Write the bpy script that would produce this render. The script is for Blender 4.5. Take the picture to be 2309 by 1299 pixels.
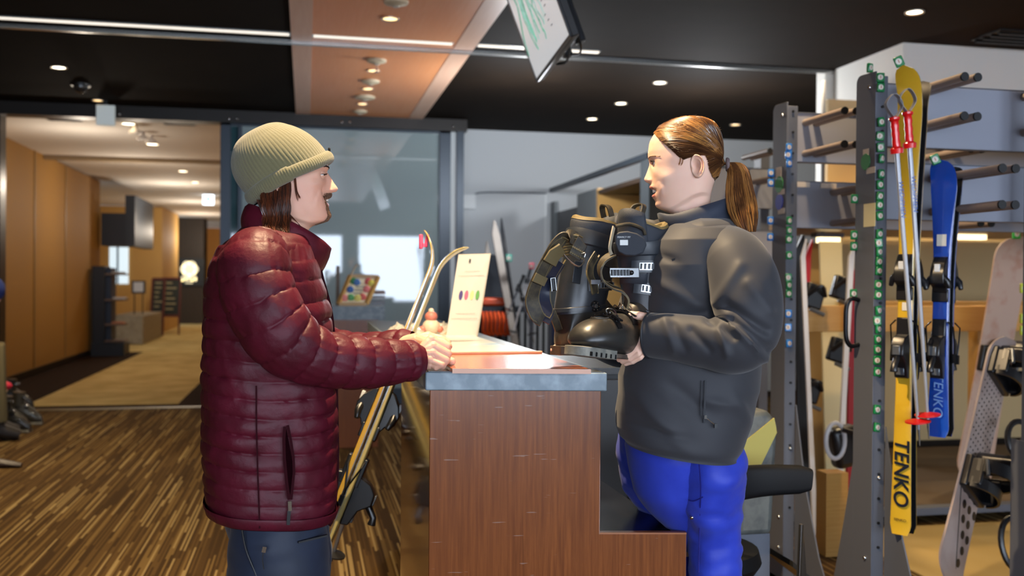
import bpy, bmesh, math, random
import numpy as np
from mathutils import Vector, Matrix, Euler, noise
for _o in list(bpy.data.objects): bpy.data.objects.remove(_o, do_unlink=True)
SC = bpy.context.scene; COL = SC.collection
PI = math.pi
# ------------------------------------------------------------------ camera
FPX = 2200.0; IW, IH = 2309, 1299; CAMH = 1.38
YAW = math.atan(464.5/FPX); PITCH = math.radians(0.48); ROLL = math.radians(0.40)
RM = Matrix.Rotation(-YAW,3,'Z') @ Matrix.Rotation(PI/2-PITCH,3,'X') @ Matrix.Rotation(ROLL,3,'Z')
cam = bpy.data.cameras.new('camera'); camo = bpy.data.objects.new('camera', cam); COL.objects.link(camo)
cam.sensor_width = 36; cam.lens = 36*FPX/IW; cam.clip_start = .05; cam.clip_end = 100
camo.matrix_world = Matrix.Translation((0,0,CAMH)) @ RM.to_4x4()
cam.dof.use_dof = True; cam.dof.focus_distance = 2.38; cam.dof.aperture_fstop = 3.2
SC.camera = camo
# ------------------------------------------------------------------ world, exposure
SC.view_settings.view_transform = 'Standard'; SC.view_settings.look = 'None'
SC.view_settings.gamma = 1; SC.view_settings.use_curve_mapping = False
SC.view_settings.exposure = 0.0
W = bpy.data.worlds.new('world'); SC.world = W; W.use_nodes = True
W.node_tree.nodes['Background'].inputs[0].default_value = (.62,.78,1,1)
W.node_tree.nodes['Background'].inputs[1].default_value = 1.0
# ------------------------------------------------------------------ lights
def lamp(name, kind, loc, energy, col, aim=None, **kw):
    l = bpy.data.lights.new(name, kind); l.energy = energy; l.color = col
    for k,v in kw.items(): setattr(l,k,v)
    o = bpy.data.objects.new(name,l); COL.objects.link(o); o.location = loc
    if aim is not None: o.rotation_euler = (Vector(aim)-Vector(loc)).to_track_quat('-Z','Y').to_euler()
    return o
WARM=(1,.68,.34); COOL=(.66,.82,1.0)
def down(name,x,y,e,col,ang=2.2,z=3.1,r=.05,aim=None): return lamp(name,'SPOT',(x,y,z),e,col,aim or (x,y,0),spot_size=ang,spot_blend=.9,shadow_soft_size=r)
lamp('counter_spot_light','SPOT',(.22,2.5,3.08),450,(1,.74,.44),(.5,2.4,1.2),spot_size=1.9,spot_blend=.5,shadow_soft_size=.03)
for k,(x,y,e) in enumerate(((-2.6,12.4,260),(-2.5,15.5,330),(-2.5,19.5,420),(-2.6,24,420),(-2.9,28.5,420))): lamp('corridor_fill','POINT',(x,y,2.45),e*.085,(1,.86,.70),shadow_soft_size=.08)  # added mid-air points, brighten corridor ceiling as recessed downlights would not
down('counter_downlight_rear',.5,3.7,50,(1,.84,.6),1.3)
lamp('back_wall_fill','POINT',(1.9,8.2,2.5),95,(.93,.96,1),shadow_soft_size=.1); lamp('back_wall_fill','POINT',(3.6,8.4,2.5),95,(.93,.96,1),shadow_soft_size=.1)  # added points without a fixture, lift the white back wall
down('rack_warm_fill',2.1,3.9,150,(1,.72,.42),2.0,aim=(3.0,4.2,.8))  # added warm spot without a fixture, warms left sides of the rack posts
for x,y in ((-2.2,8.6),(-2.0,6.2),(-1.2,4.4)): down('floor_downlight_left',x,y,260,(1,.78,.48),1.7)
down('storage_downlight',4.9,6.0,150,(1,.74,.42),2.4,2.9); down('storage_downlight',3.5,6.3,95,(1,.74,.42),2.4,2.9); down('storage_downlight',3.1,5.0,80,(1,.74,.42),2.2,3.05)
# ------------------------------------------------------------------ pixel -> place helpers
def ray(px,py):
    v = RM @ Vector(((px-IW/2)/FPX, -(py-IH/2)/FPX, -1.0))
    return v
CAM = Vector((0,0,CAMH))
def Cd(px,py,d): return CAM + ray(px,py)*d
def PZ(px,py,z): r=ray(px,py); return CAM + r*((z-CAMH)/r.z)
def PY(px,py,y): r=ray(px,py); return CAM + r*(y/r.y)
def PX(px,py,x): r=ray(px,py); return CAM + r*(x/r.x)
class Frame:
    """upright frame facing the camera at pixel column cx, depth D; (px,py,w) -> world, w metres away from the camera"""
    def __init__(s,cx,cy,D):
        s.o = Cd(cx,cy,D); r = ray(cx,628); s.f = Vector((r.x,r.y,0)).normalized()
        s.r = Vector((s.f.y,-s.f.x,0)); s.ppm = FPX/D*1.0
        s.k = s.f.dot(s.o-CAM)
    def __call__(s,px,py,w=0.0):
        r = ray(px,py); t = s.k/s.f.dot(r)
        return CAM + r*t + s.f*w
# ------------------------------------------------------------------ colour + materials
def lin(c):
    if isinstance(c,str): c=[int(c[i:i+2],16) for i in (0,2,4)]
    o=[]
    for v in c[:3]:
        v=v/255.; o.append(v/12.92 if v<=.04045 else ((v+.055)/1.055)**2.4)
    return (*o,1)
MATS={}
def mat(name, col, rough=.5, metal=0., var=None, bump=None, coat=0., spec=None, sheen=0., emit=None, trans=0., aniso=0., sss=0., scl=(1,1,1), alpha=None, clearness=None):
    """var=(scale, colour2, lo, hi) noise mix; bump=(scale,strength,distance)"""
    if name in MATS: return MATS[name]
    m=bpy.data.materials.new(name); m.use_nodes=True; nt=m.node_tree; b=nt.nodes['Principled BSDF']; L=nt.links.new
    b.inputs['Base Color'].default_value=lin(col); b.inputs['Roughness'].default_value=rough; b.inputs['Metallic'].default_value=metal
    if coat: b.inputs['Coat Weight'].default_value=coat; b.inputs['Coat Roughness'].default_value=.12
    if spec is not None: b.inputs['Specular IOR Level'].default_value=spec
    if sheen: b.inputs['Sheen Weight'].default_value=sheen
    if trans: b.inputs['Transmission Weight'].default_value=trans
    if sss:
        b.inputs['Subsurface Weight'].default_value=sss; b.inputs['Subsurface Radius'].default_value=(.012,.005,.003); b.inputs['Subsurface Scale'].default_value=1
    if aniso: b.inputs['Anisotropic'].default_value=aniso
    if alpha is not None: b.inputs['Alpha'].default_value=alpha
    if emit: b.inputs['Emission Color'].default_value=lin(emit[0]); b.inputs['Emission Strength'].default_value=emit[1]
    if var or bump:
        tc=nt.nodes.new('ShaderNodeTexCoord'); mp=nt.nodes.new('ShaderNodeMapping'); mp.inputs['Scale'].default_value=scl
        L(tc.outputs['Object'],mp.inputs[0])
    if var:
        n=nt.nodes.new('ShaderNodeTexNoise'); n.inputs['Scale'].default_value=var[0]; n.inputs['Detail'].default_value=6; L(mp.outputs[0],n.inputs[0])
        r=nt.nodes.new('ShaderNodeValToRGB'); r.color_ramp.elements[0].position=var[2]; r.color_ramp.elements[1].position=var[3]
        r.color_ramp.elements[0].color=lin(col); r.color_ramp.elements[1].color=lin(var[1]); L(n.outputs[0],r.inputs[0]); L(r.outputs[0],b.inputs['Base Color'])
    if bump:
        n2=nt.nodes.new('ShaderNodeTexNoise'); n2.inputs['Scale'].default_value=bump[0]; n2.inputs['Detail'].default_value=5; L(mp.outputs[0],n2.inputs[0])
        bp=nt.nodes.new('ShaderNodeBump'); bp.inputs['Strength'].default_value=bump[1]; bp.inputs['Distance'].default_value=bump[2] if len(bump)>2 else .002
        L(n2.outputs[0],bp.inputs['Height']); L(bp.outputs[0],b.inputs['Normal'])
    MATS[name]=m; return m
def wood(name, c1, c2, c3, rough=.35, axis='Z', scale=1., coat=0., bumpy=.15):
    """fine grain stretched along axis"""
    if name in MATS: return MATS[name]
    m=mat(name,c1,rough,coat=coat); nt=m.node_tree; b=nt.nodes['Principled BSDF']; L=nt.links.new
    tc=nt.nodes.new('ShaderNodeTexCoord'); mp=nt.nodes.new('ShaderNodeMapping'); L(tc.outputs['Object'],mp.inputs[0])
    s=[60*scale]*3; s['XYZ'.index(axis)]=2.2*scale; mp.inputs['Scale'].default_value=s
    n=nt.nodes.new('ShaderNodeTexNoise'); n.inputs['Scale'].default_value=2.2; n.inputs['Detail'].default_value=7; n.inputs['Roughness'].default_value=.65; L(mp.outputs[0],n.inputs[0])
    mp2=nt.nodes.new('ShaderNodeMapping'); s2=[4*scale]*3; s2['XYZ'.index(axis)]=.5*scale; mp2.inputs['Scale'].default_value=s2; L(tc.outputs['Object'],mp2.inputs[0])
    n2=nt.nodes.new('ShaderNodeTexNoise'); n2.inputs['Scale'].default_value=1.5; n2.inputs['Detail'].default_value=3; L(mp2.outputs[0],n2.inputs[0])
    r=nt.nodes.new('ShaderNodeValToRGB'); e=r.color_ramp.elements; e[0].position=.36; e[0].color=lin(c1); e[1].position=.66; e[1].color=lin(c2)
    L(n.outputs[0],r.inputs[0])
    mx=nt.nodes.new('ShaderNodeMix'); mx.data_type='RGBA'; L(n2.outputs[0],mx.inputs[0]); L(r.outputs[0],mx.inputs[6]); mx.inputs[7].default_value=lin(c3); L(mx.outputs[2],b.inputs['Base Color'])
    bp=nt.nodes.new('ShaderNodeBump'); bp.inputs['Strength'].default_value=bumpy; bp.inputs['Distance'].default_value=.001; L(n.outputs[0],bp.inputs['Height']); L(bp.outputs[0],b.inputs['Normal'])
    return m
# ------------------------------------------------------------------ mesh builder
class MB:
    def __init__(s): s.v=[]; s.f=[]; s.mi=[]; s.m=0
    def add(s,vs,fs):
        o=len(s.v); s.v += [tuple(v) for v in vs]; s.f += [tuple(i+o for i in f) for f in fs]; s.mi += [s.m]*len(fs); return o
    def box(s,c,size,rot=None):
        c=Vector(c); h=[x/2 for x in size]; vs=[]
        for z in (-1,1):
            for y in (-1,1):
                for x in (-1,1):
                    v=Vector((x*h[0],y*h[1],z*h[2]))
                    if rot is not None: v = rot @ v
                    vs.append(c+v)
        s.add(vs,[(0,2,3,1),(4,5,7,6),(0,1,5,4),(2,6,7,3),(0,4,6,2),(1,3,7,5)]); return s
    def bb(s,x0,x1,y0,y1,z0,z1):
        return s.box(((x0+x1)/2,(y0+y1)/2,(z0+z1)/2),(abs(x1-x0),abs(y1-y0),abs(z1-z0)))
    def beam(s,a,b,w,h,up=(0,0,1)):
        """box from a to b, w across, h along up"""
        a=Vector(a); b=Vector(b); d=(b-a); L=d.length; d.normalize(); u=Vector(up); r=d.cross(u)
        if r.length<1e-6: r=Vector((1,0,0))
        r.normalize(); u=r.cross(d)
        R=Matrix((r,d,u)).transposed(); return s.box((a+b)/2,(w,L,h),R)
    def loft(s,rings,closed=True,caps=(True,True)):
        n=len(rings[0]); o=len(s.v); fs=[]
        vs=[p for r in rings for p in r]
        for i in range(len(rings)-1):
            for j in range(n if closed else n-1):
                k=(j+1)%n; fs.append((i*n+j,i*n+k,(i+1)*n+k,(i+1)*n+j))
        if closed and caps[0]: fs.append(tuple(range(n-1,-1,-1)))
        if closed and caps[1]: fs.append(tuple((len(rings)-1)*n+j for j in range(n)))
        s.add(vs,fs); return s
    def tube(s,pts,r,n=8,caps=True,flat=1.0,upv=None):
        pts=[Vector(p) for p in pts]; rs=r if isinstance(r,(list,tuple)) else [r]*len(pts); rings=[]; prev=None
        for i,p in enumerate(pts):
            t=(pts[min(i+1,len(pts)-1)]-pts[max(i-1,0)]).normalized()
            if prev is None:
                u=Vector(upv) if upv is not None else (Vector((0,0,1)) if abs(t.z)<.9 else Vector((1,0,0)))
            else: u=prev
            u=(u-t*u.dot(t)).normalized(); prev=u; w=t.cross(u)
            rings.append([p+(u*math.cos(a)*flat+w*math.sin(a))*rs[i] for a in [2*PI*j/n for j in range(n)]])
        return s.loft(rings,True,(caps,caps))
    def lathe(s,prof,c=(0,0,0),n=24,axis=None):
        """prof list of (r,z); axis=Matrix 3x3 to rotate"""
        c=Vector(c); rings=[]
        for r,z in prof:
            rg=[]
            for j in range(n):
                a=2*PI*j/n; v=Vector((r*math.cos(a),r*math.sin(a),z)); rg.append(c+(axis@v if axis is not None else v))
            rings.append(rg)
        return s.loft(rings,True,(prof[0][0]<.003,prof[-1][0]<.003))
    def ball(s,c,r,n=16,sc=(1,1,1),rot=None):
        c=Vector(c); rings=[]
        m=n//2
        for i in range(m+1):
            ph=PI*i/m; ph=min(max(ph,.02),PI-.02)
            rg=[]
            for j in range(n):
                a=2*PI*j/n; v=Vector((sc[0]*r*math.sin(ph)*math.cos(a),sc[1]*r*math.sin(ph)*math.sin(a),-sc[2]*r*math.cos(ph)))
                rg.append(c+(rot@v if rot is not None else v))
            rings.append(rg)
        return s.loft(rings)
    def prism(s,poly,off):
        """poly: list of 3D points (planar); off: extrusion vector"""
        off=Vector(off); n=len(poly); a=[Vector(p) for p in poly]; b=[p+off for p in a]
        fs=[tuple(range(n)),tuple(range(2*n-1,n-1,-1))]+[(i,i+n,(i+1)%n+n,(i+1)%n) for i in range(n)]
        s.add(a+b,fs); return s
    def ribbon(s,pts,wdir,w,th,smoothn=0):
        """flat strap along pts; wdir list/vec = width direction"""
        pts=[Vector(p) for p in pts]; rings=[]
        for i,p in enumerate(pts):
            t=(pts[min(i+1,len(pts)-1)]-pts[max(i-1,0)]).normalized()
            wd=Vector(wdir[i] if isinstance(wdir,list) else wdir); wd=(wd-t*wd.dot(t)).normalized(); nn=t.cross(wd)
            ww=w[i] if isinstance(w,list) else w
            rings.append([p+wd*ww/2+nn*th/2,p-wd*ww/2+nn*th/2,p-wd*ww/2-nn*th/2,p+wd*ww/2-nn*th/2])
        return s.loft(rings)
    def build(s,name,mats,parent=None,bevel=0,smooth=35,subs=0,seg=2,**props):
        me=bpy.data.meshes.new(name); me.from_pydata(s.v,[],s.f); me.validate()
        if not isinstance(mats,(list,tuple)): mats=[mats]
        for m in mats: me.materials.append(m)
        if len(mats)>1 and len(me.polygons)==len(s.mi): me.polygons.foreach_set('material_index',s.mi)
        bm=bmesh.new(); bm.from_mesh(me); bmesh.ops.recalc_face_normals(bm,faces=bm.faces); bm.to_mesh(me); bm.free()
        if smooth:
            me.shade_smooth(); me.set_sharp_from_angle(angle=math.radians(smooth))
        o=bpy.data.objects.new(name,me); COL.objects.link(o)
        if bevel:
            b=o.modifiers.new('bevel','BEVEL'); b.width=bevel; b.segments=seg; b.limit_method='ANGLE'; b.angle_limit=math.radians(40); b.harden_normals=False
        if subs:
            q=o.modifiers.new('subd','SUBSURF'); q.levels=subs; q.render_levels=subs
        if parent is not None: setpar(o,parent)
        for k,v in props.items(): o[k]=v
        return o
def setpar(o,p):
    bpy.context.view_layer.update() if False else None
    o.parent=p; o.matrix_parent_inverse = wm(p).inverted()
def wm(o):
    m=o.matrix_basis.copy()
    if o.parent is not None: m = wm(o.parent) @ o.matrix_parent_inverse @ m
    return m
def thing(name,label,cat,loc=(0,0,0),group=None,rz=0):
    o=bpy.data.objects.new(name,None); COL.objects.link(o); o.empty_display_size=.05
    o.location=loc; o.rotation_euler=(0,0,rz); o['label']=label; o['category']=cat
    if group: o['group']=group
    return o
def tag(o,label,cat,group=None,kind=None):
    o['label']=label; o['category']=cat
    if group: o['group']=group
    if kind: o['kind']=kind
    return o
def struct(name,mb,m,label=None,parent=None,**k):
    o=mb.build(name,m,parent,**k)
    if parent is None:
        o['kind']='structure'
        if label: o['label']=label
    return o
def dup(root,loc=None,rz=None,label=None,group=None,offset=None):
    r=root.copy(); COL.objects.link(r)
    if loc is not None: r.location=loc
    if offset is not None: r.location=root.location+Vector(offset)
    if rz is not None: r.rotation_euler=(0,0,rz)
    if label: r['label']=label
    if group: r['group']=group
    for ch in list(root.children):
        c=ch.copy(); COL.objects.link(c); c.parent=r
        for g in list(ch.children):
            d=g.copy(); COL.objects.link(d); d.parent=c
    return r
def smoothstep(a,b,x):
    t=max(0,min(1,(x-a)/(b-a))) if b!=a else float(x>a); return t*t*(3-2*t)
def interp(xs,ys,x):
    return float(np.interp(x,xs,ys))
def spline(pts,n=8):
    """Catmull-Rom through pts"""
    P=[Vector(p) for p in pts]; out=[]
    for i in range(len(P)-1):
        p0=P[max(i-1,0)]; p1=P[i]; p2=P[i+1]; p3=P[min(i+2,len(P)-1)]
        for k in range(n):
            t=k/n; out.append(.5*((2*p1)+(p2-p0)*t+(2*p0-5*p1+4*p2-p3)*t*t+(3*p1-p0-3*p2+p3)*t*t*t))
    out.append(P[-1]); return out
def text_mesh(name,body,size,m,parent,matrix,extrude=.0004,align='CENTER',bold=0.0,shear=0.,**props):
    cu=bpy.data.curves.new(name,'FONT'); cu.body=body; cu.size=size; cu.extrude=extrude; cu.align_x=align; cu.align_y='CENTER'; cu.offset=bold; cu.shear=shear
    t=bpy.data.objects.new(name+'_tmp',cu); COL.objects.link(t)
    dg=bpy.context.evaluated_depsgraph_get(); me=bpy.data.meshes.new_from_object(t.evaluated_get(dg)); bpy.data.objects.remove(t,do_unlink=True)
    me.materials.clear(); me.materials.append(m)
    me.transform(matrix)
    o=bpy.data.objects.new(name,me); COL.objects.link(o)
    if parent is not None: setpar(o,parent)
    for k,v in props.items(): o[k]=v
    return o
def basis(x,y,z,o):
    m=Matrix((Vector(x).normalized(),Vector(y).normalized(),Vector(z).normalized())).transposed().to_4x4(); m.translation=Vector(o); return m
# ================================================================== ROOM
YD=10.8; YB=11.38; CZ=3.15
m_ceil=mat('dark_ceiling','1a120b',.85,var=(3,'150e08',.3,.7),bump=(60,.1),spec=.08)
m_white=mat('white_wall','c9cdd0',.75,bump=(180,.08))
m_whitew=mat('white_wall_warm','dcd9d2',.75,bump=(180,.08))
m_tan=mat('tan_wall','a87a30',.7,bump=(120,.1))
m_tan2=mat('tan_storage_wall','c2ab7e',.75,bump=(120,.1))
m_frame=mat('charcoal_metal','39414a',.4,.5)
m_black=mat('black_plastic','101113',.4)
m_blackm=mat('black_metal','15161a',.35,.6)
m_dark=mat('dark_bronze','1d1712',.4,.3)
m_alu=mat('aluminium','c9c9c6',.25,1.)
m_corrceil=mat('corridor_ceiling','ece6de',.8)
def carpet():
    m=mat('striped_carpet','6b4a1c',.95); nt=m.node_tree; b=nt.nodes['Principled BSDF']; L=nt.links.new
    tc=nt.nodes.new('ShaderNodeTexCoord'); mp=nt.nodes.new('ShaderNodeMapping'); L(tc.outputs['Object'],mp.inputs[0])
    # carpet tiles: short streaks; every row of tiles shifted
    mp.inputs['Rotation'].default_value=(0,0,math.radians(0))
    mp.inputs['Scale'].default_value=(1,1,1)
    sep=nt.nodes.new('ShaderNodeSeparateXYZ'); L(tc.outputs['Object'],sep.inputs[0])
    fl=nt.nodes.new('ShaderNodeMath'); fl.operation='MULTIPLY'; fl.inputs[1].default_value=1.5; L(sep.outputs[1],fl.inputs[0])
    fx=nt.nodes.new('ShaderNodeMath'); fx.operation='MULTIPLY'; fx.inputs[1].default_value=100; L(sep.outputs[0],fx.inputs[0])
    fxi=nt.nodes.new('ShaderNodeMath'); fxi.operation='FLOOR'; L(fx.outputs[0],fxi.inputs[0])
    w1=nt.nodes.new('ShaderNodeTexWhiteNoise'); w1.noise_dimensions='1D'; L(fxi.outputs[0],w1.inputs['W'])
    ad=nt.nodes.new('ShaderNodeMath'); ad.operation='ADD'; L(fl.outputs[0],ad.inputs[0]); L(w1.outputs[0],ad.inputs[1])
    fyi=nt.nodes.new('ShaderNodeMath'); fyi.operation='FLOOR'; L(ad.outputs[0],fyi.inputs[0])
    cb=nt.nodes.new('ShaderNodeCombineXYZ'); L(fxi.outputs[0],cb.inputs[0]); L(fyi.outputs[0],cb.inputs[1])
    w2=nt.nodes.new('ShaderNodeTexWhiteNoise'); w2.noise_dimensions='2D'; L(cb.outputs[0],w2.inputs['Vector'])
    r=nt.nodes.new('ShaderNodeValToRGB'); r.color_ramp.interpolation='CONSTANT'; e=r.color_ramp.elements
    e[0].position=0; e[0].color=lin('46321a'); e[1].position=.3; e[1].color=lin('543d20')
    for p,c in ((.55,'634a28'),(.78,'7d6238'),(.91,'a3895a')):
        q=e.new(p); q.color=lin(c)
    L(w2.outputs[0],r.inputs[0])
    n=nt.nodes.new('ShaderNodeTexNoise'); n.inputs['Scale'].default_value=220; L(tc.outputs['Object'],n.inputs[0])
    mx=nt.nodes.new('ShaderNodeMix'); mx.data_type='RGBA'; mx.blend_type='MULTIPLY'; mx.inputs[0].default_value=.5; L(r.outputs[0],mx.inputs[6]); L(n.outputs[0],mx.inputs[7]); L(mx.outputs[2],b.inputs['Base Color'])
    bp=nt.nodes.new('ShaderNodeBump'); bp.inputs['Distance'].default_value=.003; bp.inputs['Strength'].default_value=.5; L(n.outputs[0],bp.inputs['Height']); L(bp.outputs[0],b.inputs['Normal'])
    b.inputs['Specular IOR Level'].default_value=.1
    return m
m_carpet=carpet()
m_corrcarpet=mat('corridor_carpet','d6bf82',.95,var=(2.5,'b89f62',.35,.7),bump=(300,.4,.003),spec=.1)
m_corrborder=mat('corridor_dark_carpet','2c1d12',.95,bump=(300,.4,.003),spec=.1)
m_pinkwood=wood('pale_veneer','dcb398','e6c4aa','cda086',.45,'Y',.4,bumpy=.03)
m_orwood=wood('orange_veneer','e89a62','f0ac78','df8f58',.42,'Y',.5,bumpy=.03)
m_glow=mat('lamp_glow','fff2d8',.5,emit=('ffe9c4',9))
m_glowdim=mat('lamp_glow_dim','ffe2b0',.5,emit=('ffd596',2.6))
# ---- floor
struct('floor',MB().bb(-6,8,-4.2,YD,-.1,0),m_carpet,'brown and gold striped carpet')
struct('floor_corridor',MB().bb(-6,2.2,YD+.03,40,-.1,-.001),m_corrcarpet)
struct('floor_storeroom',MB().bb(2.2,8,YD,11.6,-.1,-.001),m_corrborder)
mb=MB(); mb.bb(-3.72,PZ(62,912,0).x,YD+.12,19,-.001,.003); mb.bb(PZ(395,918,0).x,-.85,YD+.12,26.0,-.001,.0032); mb.bb(-3.72,-.85,YD+.05,YD+.35,-.001,.0034)
struct('trim_corridor_border',mb,m_corrborder)
struct('trim_threshold',MB().bb(-3.4,-.85,YD-.02,YD+.05,-.01,.012),mat('threshold_metal','8d7f63',.4,.3))
struct('ceiling',MB().bb(-6,8,-4.2,YB+.3,CZ,CZ+.1),m_ceil)
struct('ceiling_panel',MB().bb(.035,1.09,-1,YD+.12,CZ-.008,CZ+.02),m_orwood,'orange wood strip along the dark ceiling')
mb=MB(); mb.bb(-.115,.035,-1,YD+.12,CZ-.012,CZ+.02); mb.bb(1.09,1.245,-1,YD+.12,CZ-.012,CZ+.02)
struct('trim_strip',mb,m_pinkwood)
# ceiling tracks across the room
def track(y0,z,w,h,x0,x1,m): return MB().bb(x0,x1,y0-w/2,y0+w/2,z-h,z)
mb=MB(); mb.bb(-5.5,4.30,7.43,7.47,CZ-.03,CZ)
tag(mb.build('ceiling_rail',m_alu),'thin silver partition rail crossing the whole dark ceiling','rail')
m_slot=mat('slot_light','fff6e6',.4,emit=('fff4e4',.9))
for x0,x1,lb in ((-5.5,-.13,'pale light slot left of the wood ceiling strip'),(.045,1.06,'bright light slot crossing the wood ceiling strip'),(1.26,2.2,'light slot right of the wood ceiling strip behind the screen')):
    t=thing('light_slot',lb,'ceiling light',((x0+x1)/2,7.25,CZ)); MB().bb(x0,x1,7.228,7.272,CZ-.014,CZ-.008).build('diffuser',m_slot,t)
    MB().bb(x0-.01,x1+.01,7.205,7.295,CZ-.0085,CZ+.004).build('casing',m_alu,t)
# ---- side walls left and behind camera (windows look onto snow light)
struct('wall_left',MB().bb(-5.6,-5.5,-4.2,YD,0,CZ),mat('left_wall_paint','8a6c42',.8))
m_back=mat('rear_wall','b8b4ac',.8)
mb=MB(); ws=[(-2.9,-1.05),(-.85,.95),(1.3,3.4),(3.7,6.0)]; wz0,wz1=.75,2.55
mb.bb(-6,8,-4.3,-4.2,0,wz0); mb.bb(-6,8,-4.3,-4.2,wz1,CZ)
xs=[-6]+[v for w in ws for v in w]+[8]
for i in range(0,len(xs),2): mb.bb(xs[i],xs[i+1],-4.3,-4.2,wz0,wz1)
struct('wall_rear',mb,m_back)
m_sky=mat('window_daylight','f4fbff',.5,emit=('dbeaff',15))
for i,(a,b) in enumerate(ws):
    t=MB().bb(a,b,-4.285,-4.28,wz0,wz1).build('window_%d'%(i+1),m_sky); t['kind']='structure'
    f=MB()
    for (x0,x1,z0,z1) in ((a,a+.05,wz0,wz1),(b-.05,b,wz0,wz1),(a,b,wz0,wz0+.05),(a,b,wz1-.05,wz1)): f.bb(x0,x1,-4.27,-4.19,z0,z1)
    f.build('window_frame',m_frame,t)
struct('wall_right',MB().bb(7.4,7.5,-4.2,11.6,0,CZ),m_whitew)
# ---- back wall, white, behind the counter area
struct('wall_back',MB().bb(1.55,7.4,YB,YB+.15,0,CZ),m_white)
# ---- dark lintel and the glazed sliding partition
struct('trim_lintel',MB().bb(-5.5,1.74,YD-.1,YD+.12,CZ-.13,CZ),m_dark)
for px,lb in ((700,'left'),(1340,'a')): pass
def pyx(px,y=628): return PY(px,y,YD).x
xl=pyx(3); 
struct('wall_corridor_jamb',MB().bb(-5.5,xl,YD-.05,YD+.15,0,CZ-.1),m_dark)
t=thing('glass_partition','tall sliding partition with charcoal frame and milky glass pane','partition',(.4,YD,0))
fx0,fx1=pyx(496),pyx(1014); gz1=PY(780,294,YD).z; gx0,gx1=pyx(543),pyx(988)
fr=MB(); zt=CZ-.13
fr.bb(fx0,pyx(520),YD-.04,YD+.04,0,zt); fr.bb(gx1,fx1,YD-.04,YD+.04,0,zt); fr.bb(fx0,fx1,YD-.04,YD+.04,gz1,zt); fr.bb(fx0,fx1,YD-.04,YD+.04,0,.18)
fr.bb(pyx(536),pyx(545),YD-.035,YD+.035,0,zt)
fr.build('frame',m_frame,t,bevel=.004)
def milky():
    m=mat('milky_glass','8c9c9f',.03,spec=.95,coat=.0); m.node_tree.nodes['Principled BSDF'].inputs['Coat Roughness'].default_value=.02
    m.node_tree.nodes['Principled BSDF'].inputs['Coat IOR'].default_value=1.7; return m
MB().bb(gx0,gx1,YD-.008,YD+.008,.18,gz1).build('pane',milky(),t)
MB().bb(pyx(520),pyx(536),YD-.006,YD+.006,.18,gz1).build('side_pane',mat('teal_glass','2f4f56',.04,spec=.8),t)
t=thing('partition_post','narrow charcoal post with white strip at end of glass partition','post',(1.7,YD,0))
MB().bb(fx1,pyx(1026),YD-.02,YD+.02,0,CZ-.13).build('white_strip',mat('white_strip','cfd6d8',.5),t)
MB().bb(pyx(1026),pyx(1042),YD-.08,YD+.10,0,CZ-.13).build('post',m_frame,t)
# ---- corridor
XL=-3.71; CC=PX(285,437,XL).z
yc=lambda px: PX(px,628,XL).y
y1=yc(225)
mb=MB(); mb.bb(XL-.2,XL,YD+.15,y1,0,CC)
struct('wall_corridor_left',mb,m_tan)
mb=MB()
for px in (77,147): mb.bb(XL,XL+.012,yc(px)-.03,yc(px)+.03,0,CC)
struct('trim_wall_joints',mb,mat('joint_trim','8f6c33',.5))
struct('baseboard_corridor',MB().bb(XL,XL+.02,YD+.15,y1,0,.1),m_dark)
yb2=y1+6.5; x2=PY(365,600,yb2).x
mb=MB(); mb.bb(-6,x2,yb2,yb2+.2,0,CC); mb.bb(-6,-5.8,y1,yb2,0,CC); mb.bb(x2-.2,x2,yb2+.2,28.8,0,CC)
struct('wall_corridor_recess',mb,mat('tan_wall_light','cfa661',.7))
struct('wall_corridor_right',MB().bb(-.86,-.75,YD+.2,36,0,CC),m_tan)
mb=MB(); mb.bb(-6,-.75,YD+.12,15.2,CC,CC+.1); mb.bb(-6,-.75,15.2,40,CC+.03,CC+.1); mb.bb(-6,-.75,15.2,15.25,CC-.0,CC+.05)
struct('ceiling_corridor',mb,m_corrceil)
struct('trim_ceiling_step',MB().bb(XL,-.8,15.15,15.3,CC-.06,CC),mat('step_trim','9c8460',.6))
struct('wall_corridor_end',MB().bb(-6,-.75,36,36.2,0,CC),mat('orange_wall','d98a33',.7))
# window seen in the recess
t=MB().bb(*[PY(247,600,yb2).x,PY(290,600,yb2).x],yb2-.03,yb2-.01,PY(250,640,yb2).z,PY(250,556,yb2).z).build('window_6',mat('recess_window','cfe0e6',.4,emit=('cfe4f0',1.0))); t['kind']='structure'
MB().bb(PY(264,600,yb2).x,PY(268,600,yb2).x,yb2-.05,yb2-.03,PY(250,640,yb2).z,PY(250,556,yb2).z).build('window_frame',m_frame,t)
# ---- bulkhead on the right
bx=4.30; by=6.46; bz=PY(2157,207,by).z
mb=MB(); mb.bb(bx,7.4,by,by+.12,bz,CZ); mb.bb(bx,bx+.12,by+.12,7.40,bz,CZ)
struct('wall_bulkhead',mb,m_whitew,'white bulkhead wall hanging over the ski racks')
struct('trim_pilaster',MB().bb(PY(1855,200,7.5).x,bx+.1,7.46,7.60,1.9,CZ),m_whitew)
# storage back wall
sy=6.95
struct('wall_storage',MB().bb(PY(1862,800,sy).x,7.4,sy,sy+.1,0,bz),m_tan2,'warm tan wall behind the ski racks')
struct('baseboard_storage',MB().bb(PY(1862,800,sy).x,7.4,sy-.02,sy,0,.12),m_dark)
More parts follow.
